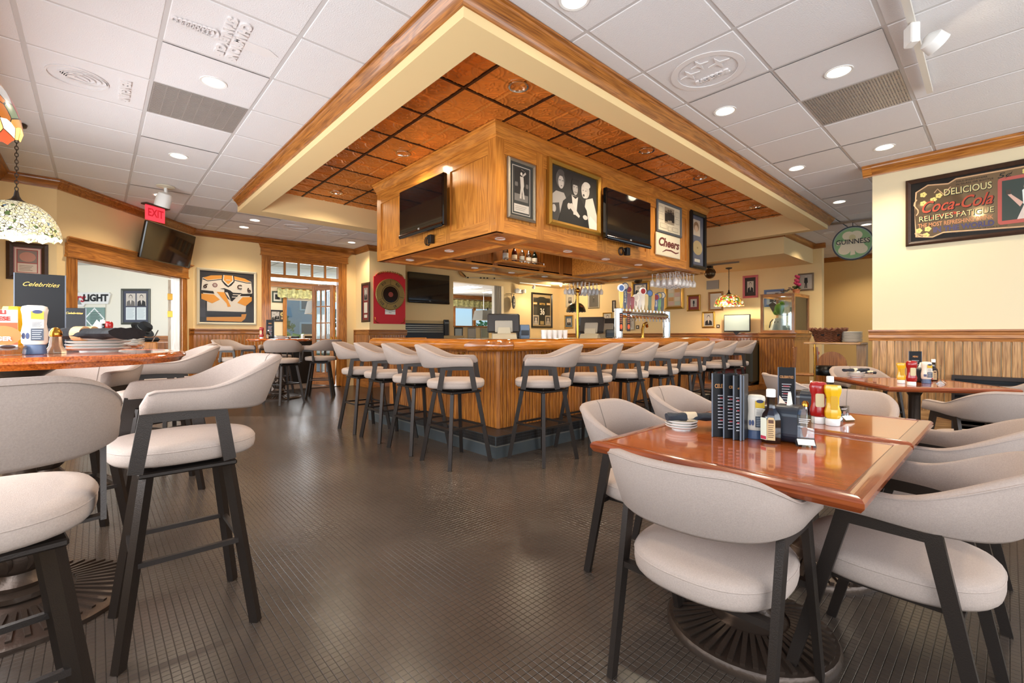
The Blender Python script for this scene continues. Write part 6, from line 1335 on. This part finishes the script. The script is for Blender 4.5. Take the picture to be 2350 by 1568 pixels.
for k in range(16): a = 2*PI*k/16; MB().tube([(.135*math.cos(a), .135*math.sin(a), 0), (.188*math.cos(a), .188*math.sin(a), .16)], .006, 5).build('stake', WK, t)
MB().tube([((.2+.008*math.sin(10*a))*math.cos(a), (.2+.008*math.sin(10*a))*math.sin(a), .168+.012*math.sin(20*a)) for a in [2*PI*i/80 for i in range(80)]], .014, 6, closed=True).build('rim_braid', WK, t, smooth=True)
for k in range(6): a = k*1.05; nb = mk('bundled_napkin', 'dark napkin bundle inside the wicker basket', 'napkin', (bx+.09*math.cos(a), by+.09*math.sin(a), 1.10), (.3, .9, a), 'napkin bundles in the basket'); MB().tube([(0, 0, 0), (0, 0, .1)], .024, 10, rs=None).build('cloth', MATS['black_napkin'], nb, smooth=True); MB().tube([(0, 0, .04), (0, 0, .06)], .026, 10).build('paper_band', ink('d8c0a0'), nb)
pm = MB().lathe([(.06, 0), (.062, .003), (.105, .011), (.11, .014), (.107, .016), (.06, .007), (.003, .006)], 28).mesh('plate', PLATE, True)
for k in range(14):
    o = link('plate', pm, None, (7.14+.002*math.sin(k*3), 1.36+.002*math.cos(k*5), 1.05+k*.0095)); tag(o, 'white dinner plate in the tall stack beside the wicker basket', 'plate', 'tall plate stack on the passage shelf')
t = mk('waste_bin', 'wooden arched bin with a black liner under the passage shelf', 'bin', (7.75, 1.75, 0)); MB().flat([(-.18, 0), (.18, 0)]+[(.18*math.cos(a), .72+.18*math.sin(a)) for a in [PI*i/12 for i in range(13)]], -.02, 0).build('back_board', oakd('z'), t, loc=(.2, 0, 0), rot=-PI/2); MB().lathe([(.15, 0), (.17, .6), (.175, .62), (.16, .6)], 20).build('body', oakd('z'), t, smooth=True); MB().lathe([(.16, .55), (.185, .6), (.18, .66), (.15, .7), (.1, .68)], 20).build('liner', mat('bin_bag', '0c0c0c', .3, bump=.6, bscale=18), t, smooth=True)
t = mk('high_chair', 'wooden high chair with orange knobs under the passage shelf', 'chair', (8.35, 2.2, 0), .3)
for sx in (-.17, .17):
    for sy in (-.17, .17): MB().bar((sx*1.15, sy*1.15, 0), (sx*.8, sy*.8, .95), .035, .035).build('leg', oakd('z'), t)
MB().cbox(-.17, .17, -.17, .17, .5, .53, .01).build('seat', oakd('x'), t); MB().cbox(-.17, .17, .14, .17, .75, .95, .01).build('backrest', oakd('x'), t)
for s in (-1, 1): MB().ball((s*.1, -.15, .86), .035, 12).build('knob', mat('orange_knob', 'c84a1c', .4), t, smooth=True)
# ---- hanging pub sign (shamrock)
q = at(1957, 506, CEIL); t = mk('round_pub_sign', 'round green hanging sign with a white shamrock and black lettering', 'sign', (q.x, q.y, 0), YAW-math.atan((1957-CX)/FPX)-PI/2); d_ = q.x*FW.x+q.y*FW.y; zc = EYE+(HY-558.5)*d_/FPX; r = .285
dk = lambda rr, y0, y1, nm, m, n=48: MB().flat(ell(0, zc, rr, n=n), y0, y1).build(nm, m, t)
dk(r, -.03, .03, 'rim', ink('3a4250')); dk(r*.93, -.034, -.03, 'ring', ink('9ab0a8')); dk(r*.88, -.037, -.034, 'face', ink('8fba86'))
P = Pic(t, -r, r, zc-r, zc+r, -.037); cw = 'ece2c8'
for cx, cz_ in ((.4, .72), (.58, .72), (.34, .38), (.64, .38), (.3, .3), (.7, .3)): P.e(cx, cz_, .15, .13, cw)
P.p([(.46, .5), (.52, .5), (.56, .16), (.44, .14)], cw); P.e(.49, .66, .08, .09, 'd8d0a0'); P.p([(.12, .46), (.9, .5), (.88, .62), (.1, .56)], cw); P.done('shamrock'); text(t, 'GUINNESS', .115, 0, -.046, zc+.02, ink('2c2c34'), bold=.001, sx=.86)
MB().tube([(0, 0, zc+r), (0, 0, CEIL)], .006, 6).build('hanger', BLACK, t); MB().bar((-.5, 0, CEIL-.02), (.45, 0, CEIL-.02), .03, .03).build('track', mat('track_tan', '8a7a68', .5), t)
# ---- exit sign
q = at(356, 472, CEIL); d_ = q.x*FW.x+q.y*FW.y; t = mk('exit_sign', 'red lit exit sign hanging from the ceiling above the tilted television', 'sign', q, ANG-.28)
MB().box(-.17, .19, -.05, .05, -.02, .0).build('ceiling_plate', mat('plate_brown', '4a3a2c', .5), t); MB().box(-.145, .145, -.006, .006, -.235, -.02).build('panel', mat('exit_red', 'c03a40', .3, emit='e0303c', es=1.0), t); text(t, 'EXIT', .16, 0, -.012, -.125, mat('exit_letter', '8c1c24', .4, emit='b01c28', es=.6), bold=.004, sx=.72)
# ================================================================== lamps
def glass_mosaic(name, cols, scale, lead=.05, es=1.2, rim=None):
    m = bpy.data.materials.new(name); m.use_nodes = True; nt = m.node_tree; L = nt.links.new; b = nt.nodes['Principled BSDF']; tc = nd(nt, 'TexCoord')
    v = nd(nt, 'TexVoronoi'); v.inputs['Scale'].default_value = scale; e = nd(nt, 'TexVoronoi', feature='DISTANCE_TO_EDGE'); e.inputs['Scale'].default_value = scale
    L(tc.outputs['Object'], v.inputs['Vector']); L(tc.outputs['Object'], e.inputs['Vector'])
    sp = nd(nt, 'SeparateColor'); L(v.outputs['Color'], sp.inputs[0]); cr = nd(nt, 'ValToRGB'); cr.color_ramp.interpolation = 'CONSTANT'
    while len(cr.color_ramp.elements) < len(cols): cr.color_ramp.elements.new(.5)
    acc = 0; tot = sum(w for c, w in cols)
    for el, (c, w) in zip(cr.color_ramp.elements, cols): el.position = acc/tot; el.color = lin(c); acc += w
    L(sp.outputs[0], cr.inputs[0]); lt = nd(nt, 'Math', operation='GREATER_THAN'); lt.inputs[1].default_value = lead; L(e.outputs[0], lt.inputs[0])
    mx = nd(nt, 'Mix', data_type='RGBA'); mx.inputs[6].default_value = lin('241a10'); L(cr.outputs[0], mx.inputs[7]); L(lt.outputs[0], mx.inputs[0]); L(mx.outputs[2], b.inputs['Base Color'])
    L(mx.outputs[2], b.inputs['Emission Color']); ms = nd(nt, 'Math', operation='MULTIPLY'); ms.inputs[1].default_value = es; L(lt.outputs[0], ms.inputs[0]); L(ms.outputs[0], b.inputs['Emission Strength']); b.inputs['Roughness'].default_value = .25
    return m
def tiffany(label, x, y, zb, zt, r, zc, m, e, scallop=.012, skirt=.0):
    t = mk('glass_pendant_lamp', label, 'lamp', (x, y, zb), 0, 'stained glass pendant lamps'); h = zt-zb; rows = []; n = 72
    for i in range(15):
        f = i/14; rr = r*math.sin(PI/2*(1-.86*f)**1.0)**.9 if False else r*(.16+.84*math.sqrt(max(0, 1-(f)**1.9))) ; rows.append([(rr*math.cos(2*PI*j/n), rr*math.sin(2*PI*j/n), h*f + (scallop*abs(math.sin(9*2*PI*j/n)) if i == 0 else 0)) for j in range(n)])
    o = MB().grid(rows, closed=True).build('shade', m, t, smooth=True, ang=3)
    MB().lathe([(r*.2, h-.03), (r*.22, h), (r*.12, h+.02), (.02, h+.05), (.012, h+.1)], 20).build('cap', mat('aged_bronze', '4a4038', .4, metal=.7), t, smooth=True)
    H = zc-zb; k = 0; z = h+.1
    lk = MB().tube([(.011*math.cos(a), 0, .02*math.sin(a)) for a in [2*PI*i/10 for i in range(10)]], .0035, 5, closed=True).mesh('chain_link', MATS['aged_bronze'], True)
    while z < H-.03: link('chain_link', lk, t, (0, 0, z+.016), (0, 0, PI/2*(k % 2))); z += .031; k += 1
    MB().lathe([(.07, H), (.065, H-.02), (.02, H-.035), (.01, H-.04)], 20).build('ceiling_rose', MATS['aged_bronze'], t, smooth=True)
    MB().ball((0, 0, h*.45), .045, 12).build('bulb_glass', mat('bulb_glow', 'ffffff', .3, emit='ffdca0', es=6), t, smooth=True)
    point(t, (0, 0, h*.2), e, name='lamp_light'); return t
GW = glass_mosaic('blossom_glass', [('efe6c0', 6), ('f4ecd0', 5), ('e6d8a0', 4), ('5c7040', 1), ('6a86a0', .6), ('d8cfae', 3)], 42, .05, .22)
GF = glass_mosaic('fruit_glass', [('b86a24', 3), ('d8a050', 4), ('8c2c1c', 2), ('c8b48c', 3), ('7a8a6a', 1.5), ('a8a4a0', 2)], 12, .03, .3)
GR = glass_mosaic('rose_glass', [('a83c28', 2.5), ('d89a3c', 2), ('8a9a3c', 2), ('5a6a30', 1.5), ('e0d4b0', 3), ('c86a30', 1.5)], 24, .05, .6)
GD_ = glass_mosaic('dark_glass', [('26221a', 4), ('4a3a22', 2), ('8a4a2c', 1.5), ('33402a', 2)], 14, .05, .12)
q = at(38, 284, CEIL); tiffany('cream blossom stained glass pendant hanging at the left', q.x, q.y, 2.03, 2.36, .30, CEIL, GW, 6, .02)
tiffany('fruit patterned stained glass pendant cut off by the left edge', -.53, 3.06, 2.06, 2.36, .285, CEIL, GF, 4, .02)
tiffany('red rose stained glass pendant over the booth table', 10.58, 4.29, 1.79, 2.06, .31, 2.66, GR, 22, .015)
tiffany('dark stained glass pendant at the far end of the picture wall', 9.75, 8.05, 1.76, 2.03, .27, 2.66, GD_, 2, .015)
# recessed ceiling lights
LENS = mat('lamp_lens', 'ffffff', .4, emit='fff1d8', es=5)
WARM = (1, .83, .6)
def spot(parent, loc, e, ang=2.1, blend=.7, col=WARM, r=.06):
    d = bpy.data.lights.new('lamp_light', 'SPOT'); d.energy = e; d.color = col; d.spot_size = ang; d.spot_blend = blend; d.shadow_soft_size = r; o = bpy.data.objects.new('lamp_light', d); COL.objects.link(o); o.parent = parent; o.location = loc; return o
def can_light(label, p, r, group, e, trimm=WHITE, lit=True, ang=2.3):
    t = mk('recessed_light', label, 'light', p, 0, group); b_ = MB(); n = 28
    rows = [[(q*math.cos(2*PI*i/n), q*math.sin(2*PI*i/n), z) for i in range(n)] for q, z in ((r*1.18, .0), (r*1.17, -.006), (r*.98, -.004), (r*.9, .02), (r*.8, .06))]
    b_.grid(rows, closed=True).build('trim_ring', trimm, t, smooth=True); MB().lathe([(r*.82, .058 if not lit else .022), (r*.82, .064 if not lit else .03), (.002, .064 if not lit else .03)], n).build('lens', LENS if lit else mat('lamp_lens_dim', 'ffffff', .3, emit='ffdfae', es=2.2), t); spot(t, (0, 0, -.02), e, ang); return t
wh_ = ['between the two embossed tiles at the upper left', 'second from the camera over the left aisle', 'behind the ceiling spotlight at the left', 'nearest the framed jersey', 'nearest the end of the oak crown', 'in front of the french doors', 'at the top edge of the picture right of the beam', 'beside the right hand vent grille', 'nearest the round emblem tile', 'second along the beam on the right', 'nearest the soft drink mirror', 'third along the beam on the right', 'above the green hanging sign']
for k, p in enumerate(CANS): can_light('added recessed ceiling light '+wh_[k], Vector((p.x, p.y, CEIL+.004)), .075, 'recessed lights in the white ceiling', 30)
CP = [(1190, 199), (925, 353), (772, 442), (1484, 346), (1606, 408), (1733, 474)]
for k, (x, y) in enumerate(CP):
    p = at(x, y, COPZ-.006); can_light('recessed chrome light in the copper ceiling, '+['largest, nearest the camera', 'left of the canopy', 'at the far left end', 'above the canopy television', 'above the framed collage', 'at the far right end'][k], p, .072, 'recessed lights in the copper ceiling', 26, CHROME, False, 2.7)
UN = [(1148, 548), (1031, 576), (941, 597), (1303, 577), (1390, 595), (1465, 608), (1090, 615), (1174, 626), (1250, 635), (1434, 637)]
for k, (x, y) in enumerate(UN):
    p = at(x, y, CZ0+.029); can_light('small round light under the canopy, '+['at the near corner', 'middle of the near left run', 'end of the near left run', 'first along the near right run', 'second along the near right run', 'third along the near right run', 'left one of the far run', 'middle one of the far run', 'right one of the far run', 'below the well cabinet'][k], p, .05, 'lights under the canopy', 13, WHITE, True, 2.0)
for k, (x, y) in enumerate(((12.6, 2.2), (10.2, 2.3), (12.4, .2))): can_light('added recessed ceiling light '+['deep in the passage', 'in front of the display case', 'in the passage behind the right wall'][k], Vector((x, y, CEIL+.004)), .075, 'recessed lights in the white ceiling', 45)  # added lamps that brighten the passage side
t = mk('added_puck_light', 'added puck light brightening the bottles in the canopy well', 'light', (4.87, 4.95, CZ0+.62), 0); MB().lathe([(.05, 0), (.05, -.02), (.04, -.025), (.003, -.025)], 18).build('lens', LENS, t, smooth=True); b_ = MB(); ring2(b_, .05, .06, -.022, .0); b_.build('rim', CHROME, t); MB().tube([(0, 0, 0), (0, .31, 0)], .008, 6).build('arm', CHROME, t); point(t, (0, 0, -.06), 7)  # added lamp, lifts the dark bottles in the well
# ceiling spotlight, track lights
q = at(380, 428, CEIL); t = mk('ceiling_spotlight', 'white cylinder spotlight on the ceiling over the left aisle', 'light', q); MB().lathe([(.1, 0), (.1, -.012), (.03, -.02), (.02, -.025)], 24).build('ceiling_plate', mat('plate_cream', 'd8d0bc', .5), t, smooth=True); MB().tube([(0, 0, -.02), (0, 0, -.09)], .018, 10).build('stem', WHITE, t); MB().lathe([(.03, .0), (.07, -.02), (.085, -.07), (.085, -.19), (.07, -.19), (.06, -.1), (.002, -.09)], 24).build('head', WHITE, t, smooth=True, loc=(0, 0, -.08), rot=(.25, .2, 0))
spot(t, (.03, -.04, -.3), 12, 1.6)
p0, p1 = at(2072, -20, CEIL-.05), at(2134, 214, CEIL-.05); t = mk('track_light', 'track rail with a bright lamp head on the right ceiling', 'light', (p0.x, p0.y, CEIL)); d_ = p1-p0
MB().bar((0, 0, -.035), (d_.x, d_.y, -.035), .035, .03).build('rail', mat('track_white', 'd8d2c8', .4), t); e_ = d_*.26; MB().cbox(-.04, .04, -.025, .025, -.17, -.05, .006).build('lamp_block', WHITE, t, loc=(e_.x, e_.y, 0), rot=.6)
MB().lathe([(.02, 0), (.06, .03), (.065, .09), (.055, .09), (.003, .06)], 20).build('lamp_head', WHITE, t, smooth=True, loc=(e_.x+.06, e_.y-.06, -.12), rot=(2.2, 0, .8)); MB().ball((e_.x+.09, e_.y-.085, -.16), .045, 14).build('bulb', mat('bright_bulb', 'ffffff', .3, emit='fff0d0', es=25), t, smooth=True); spot(t, (e_.x+.12, e_.y-.1, -.2), 22, 2.2)
q = Vector((9.75, 4.35, 2.66)); t = mk('track_spotlight', 'bronze ball spotlight on a track below the soffit', 'light', q); MB().bar((0, -.6, -.02), (0, .9, -.02), .03, .03).build('rail', MATS['track_tan'], t); MB().cbox(-.05, .05, -.05, .05, -.08, -.035, .006).build('mount', BLACK, t); MB().ball((0, 0, -.2), .11, 18).build('globe', mat('bronze_globe', '5c4a34', .3, metal=.7), t, smooth=True); MB().tube([(.0, .12*math.cos(a), -.2+.12*math.sin(a)) for a in [PI*i/10 for i in range(11)]], .006, 6).build('yoke', BLACK, t); spot(t, (-.02, 0, -.34), 40, 2.6)
q = hit(1464, 642, pl_u(10.0)); t = mk('ball_spotlight', 'dark ball spotlight hanging above the action photos', 'light', (q.x, q.y, 2.66)); MB().tube([(0, 0, 0), (0, 0, q.z-2.60)], .012, 8).build('stem', BLACK, t); MB().ball((0, 0, q.z-2.66), .11, 16).build('globe', MATS['bronze_globe'], t, smooth=True)
q = at(1287, 652, 2.64); t = mk('halogen_spot', 'small starry halogen lamp under the far soffit', 'light', (q.x, q.y, 2.66)); MB().tube([(0, 0, 0), (0, 0, -.04)], .02, 10).build('socket', WHITE, t); MB().ball((0, 0, -.06), .03, 12).build('bulb', MATS['bright_bulb'], t, smooth=True); point(t, (0, -.0, -.12), 30)
q = at(1232, 653, 2.63); t = mk('track_spot', 'white track spot over the number 36 jersey', 'light', (q.x, q.y, 2.66)); MB().bar((-.6, .1, -.015), (.7, .1, -.015), .03, .025).build('rail', WHITE, t); MB().lathe([(.03, 0), (.05, -.1), (.045, -.1), (.003, -.05)], 16).build('head', WHITE, t, smooth=True, loc=(0, .1, -.05), rot=(.5, 0, 0)); MB().ball((0, .13, -.12), .025, 10).build('bulb', MATS['bright_bulb'], t); spot(t, (0, .2, -.16), 10, 2.4)
# ================================================================== dining room behind
def window_unit(n, x0, x1, z0, z1, y, muls):
    o = struct(link('window_%d' % n, None, None, (0, y, 0))); f = oak('z')
    for a, b_ in ((x0-.08, x0+.03), (x1-.03, x1+.08)): MB().box(a, b_, -.03, .08, z0, z1).build('window_frame', f, o)
    for m_ in muls: MB().box(m_-.06, m_+.06, -.03, .08, z0, z1).build('mullion', f, o)
    MB().box(x0-.1, x1+.1, -.04, .08, z1, z1+.1).build('window_head', oak('x'), o); MB().box(x0-.12, x1+.12, -.12, .08, z0-.05, z0).build('window_sill', oak('x'), o)
    xs = [x0]+list(muls)+[x1]
    for a, b_ in zip(xs[:-1], xs[1:]): MB().box(a+.05, b_-.05, .02, .025, z0, z1).build('pane', thin_glass('window_pane', .02), o); MB().box(a+.05, b_-.05, -.005, .005, z1-.24, z1).build('blind', ink('ded8c4'), o)
    return o
def valance(label, x0, x1, z, y):
    t = mk('valance', label, 'curtain', (x0, y, z)); L = x1-x0; n = 90; m = mat('green_valance', 'c2bf86', .9, var=.5, vscale=14)
    rows = [[(L*i/n, -.07-.035*math.sin(i*.9), dz-(.03*abs(math.sin(i*.45)) if dz < -.2 else 0)) for i in range(n+1)] for dz in (0, -.08, -.16, -.26)]
    MB().grid(rows).build('cloth', m, t, smooth=True); MB().tube([(0, -.06, 0), (L, -.06, 0)], .015, 8).build('rod', BRASS, t); return t
c0, c1 = hit(668, 700, pl_v(15.0)), hit(800, 700, pl_v(15.0))
window_unit(1, 4.30, 6.55, .95, 2.45, 15.0, (5.42,)); valance('pale green gathered valance over the dining room window', 4.05, 6.7, 2.55, 14.97)
window_unit(2, 10.6, 13.6, .95, 2.45, 15.0, (11.6, 12.6)); valance('pale green gathered valance seen through the bar side opening', 10.3, 13.8, 2.55, 14.97)
struct(MB().box(-1, 13.9, 14.9, 15.0, 2.6, 2.75).build('trim_19', oak('x')))
for k, (a, kd, l) in enumerate((((624, 649, 668, 694), 'standing', 'green framed photo of a performer in the dining room'), ((619, 657, 711, 738), 'two', 'dark framed photo with a gold disc in the dining room'))):
    t, w_, h_ = framed('framed_photo', l, ('v', 15.0), *a, .04, mat('green_frame', '3a4838', .5) if k == 0 else BFRAME, 'd8d4c4' if k == 0 else '4a443c', .03)
    if k == 0: simple_print(t, w_, h_, kd, .2, G(50)).done()
    else:
        P = Pic(t, -w_/2, w_/2, -h_/2, h_/2); P.r_(.02, .58, .04, .96, G(190)); P.bust(.2, .3, .04, .7, coat=G(40)); P.bust(.42, .3, .1, .92, coat=G(20)); P.e(.8, .68, .15, .24, 'c8b070', 26); P.e(.8, .68, .04, .06, G(60)); P.r_(.72, .88, .12, .34, 'd0b080'); P.done()
t, w_, h_ = framed('framed_photo', 'dark framed small print beyond the bar side opening', ('v', 14.98), 1118, 1134, 694, 716, .04, BFRAME, 'e0dccf', .03); simple_print(t, w_, h_, 'standing', .3, G(210)).done()
def drum_lamp(label, x, y, z, r, zc):
    t = mk('drum_pendant', label, 'lamp', (x, y, z), 0, 'drum pendants in the dining room'); MB().loft([[(-r, -r, 0), (r, -r, 0), (r, r, 0), (-r, r, 0)], [(-r*.8, -r*.8, .36), (r*.8, -r*.8, .36), (r*.8, r*.8, .36), (-r*.8, r*.8, .36)]], cap=False).build('shade', mat('taupe_shade', '5c574c', .8), t); MB().tube([(0, 0, .3), (0, 0, zc-z)], .008, 6).build('rod', CHROME, t); point(t, (0, 0, .1), 10); return t
q = hit(732, 721, pl_v(13.2)); drum_lamp('grey square pendant shade in the dining room by the window', q.x, q.y, q.z, .30, 2.75); q = hit(1110, 735, pl_v(13.2)); drum_lamp('grey square pendant shade beyond the bar side opening', q.x, q.y, q.z, .30, 2.75)
t = mk('square_table', 'dining table by the window in the room behind', 'table', (5.25, 13.2, 0)); MB().cbox(-.6, .6, -.4, .4, .70, .74, .008).build('tabletop', cherry('x'), t); MB().tube([(0, 0, 0), (0, 0, .7)], .04, 12).build('column', IRON, t); MB().lathe([(.3, 0), (.28, .03), (.05, .06)], 20).build('base', IRON, t, smooth=True)
put(chair, 4.45, 12.75, .5, 'dining chair left of the table by the dining room window', 'dining room chairs'); put(chair, 5.2, 12.5, PI/2, 'dining chair in front of the table by the dining room window', 'dining room chairs')
ketchup('ketchup bottle on the table by the dining room window', (5.0, 13.0, .74), 0, 1.0); mustard('mustard bottle on the table by the dining room window', (5.5, 13.0, .74), 0, 1.0)
t = mk('service_counter', 'dark service stand with boxes inside the dining room doorway', 'counter', (3.5, 11.5, 0)); MB().cbox(-.55, .55, -.3, .3, 0, 1.0, .01).build('body', BLACK, t); MB().cbox(-.6, .6, -.34, .34, 1.0, 1.04, .01).build('top', oakd('x'), t)
for k, (x, w2, h2, c_) in enumerate(((-.35, .2, .08, '1c1c1e'), (-.05, .22, .07, '18181a'), (.3, .3, .12, 'd8d0bc'))): gadget('storage_box', ['left dark box on the service stand', 'middle dark box on the service stand', 'white carton on the service stand'][k], 'box', 3.5+x, 11.45, 1.04, w2, .2, h2, c_)
# dining room ceiling panels
cd = bpy.data.objects['ceiling_dining']
for i in range(9):
    for j in range(4): MB().cbox(0, 1.16, 0, 1.16, 0, .012, .006).build('ceiling_panel', MATS['dining_ceiling'], cd, loc=(1.2*i+.6, 10.25+1.2*j, 2.735))
for x, y in ((7.0, 13.6), (9.2, 12.4), (11.0, 12.8)): t = mk('fluorescent_panel', 'flat ceiling light panel in the dining room', 'light', (x, y, 2.733), 0, 'ceiling light panels in the dining room'); MB().box(-.3, .3, -.55, .55, -.006, 0).build('diffuser', mat('panel_glow', 'ffffff', .5, emit='f4f8ff', es=4), t); MB().box(-.32, .32, -.57, .57, -.003, .001).build('frame', WHITE, t)
# outside the dining room windows
struct(MB().box(-20, 40, 15.4, 60, -.3, -.2).build('ground_outside', mat('lawn', '5c7a3c', .9, var=.3, vscale=2)))
def tree(label, x, y, h, r, col, seed):
    random.seed(seed); t = mk('garden_tree', label, 'tree', (x, y, -.2), 0, 'garden trees outside'); MB().tube([(0, 0, 0), (.03, 0, h*.5)], .08, 8).build('trunk', ink('4a3a2a'), t); b_ = MB()
    for k in range(420):
        a, c_, q = random.uniform(0, 2*PI), random.uniform(-1, 1), random.random()**.4; s_ = math.sqrt(1-c_*c_); p = Vector((r*q*s_*math.cos(a), r*q*s_*math.sin(a), h*.62+h*.4*q*c_)); e = .14
        u = Vector((random.gauss(0, 1), random.gauss(0, 1), random.gauss(0, 1))).normalized()*e; w = Vector((random.gauss(0, 1), random.gauss(0, 1), random.gauss(0, 1))).normalized()*e; b_.add([p-u, p+w, p+u, p-w], [(0, 1, 2, 3)])
    b_.build('foliage', mat('foliage_'+col, col, .8, var=.35, vscale=3), t)
for k, (x, y, h, r, c_) in enumerate(((5.7, 19.3, 1.35, .9, '9ab860'), (7.7, 18.5, 1.25, .9, 'b4c878'), (9.0, 21, 1.7, 1.2, '8aa868'), (6.3, 25, 2.6, 1.3, '7a9870'), (10.8, 25, 3.2, 1.6, '7c9c74'), (14.5, 20, 1.5, 1.3, '98b470'), (18.2, 22, 2.2, 1.5, '88a868'))):
    tree(['bright green shrub nearest the dining window', 'yellow green shrub right of the dining window mullion', 'rounded garden tree behind the shrubs', 'tall dark tree between shrub and house', 'tall tree at the right of the garden', 'low tree seen through the bar side opening', 'taller tree seen through the bar side opening'][k], x, y, h, r, c_, 40+k)
t = mk('neighbour_house', 'pale blue house beyond the garden', 'house', (8.6, 29, -.2)); MB().box(-2.6, 2.6, 0, 4, 0, 4.6).build('wall', ink('b8c4cc'), t); MB().flat([(-3, 4.5), (3, 4.5), (0, 7.2)], -.3, 4.3).build('roof', ink('7a8494'), t)
for i in range(2):
    for j in range(2): w3 = MB().box(-1.7+2.2*i, -.7+2.2*i, -.05, 0, .9+1.9*j, 2.1+1.9*j).build('window', ink('e8ecec'), t); MB().box(-1.6+2.2*i, -.8+2.2*i, -.06, -.05, 1.0+1.9*j, 2.0+1.9*j).build('pane', mat('house_glass', '5c6c7c', .1), w3)

for o in COL.objects:
    for k in ('_w', '_h'):
        if k in o: del o[k]
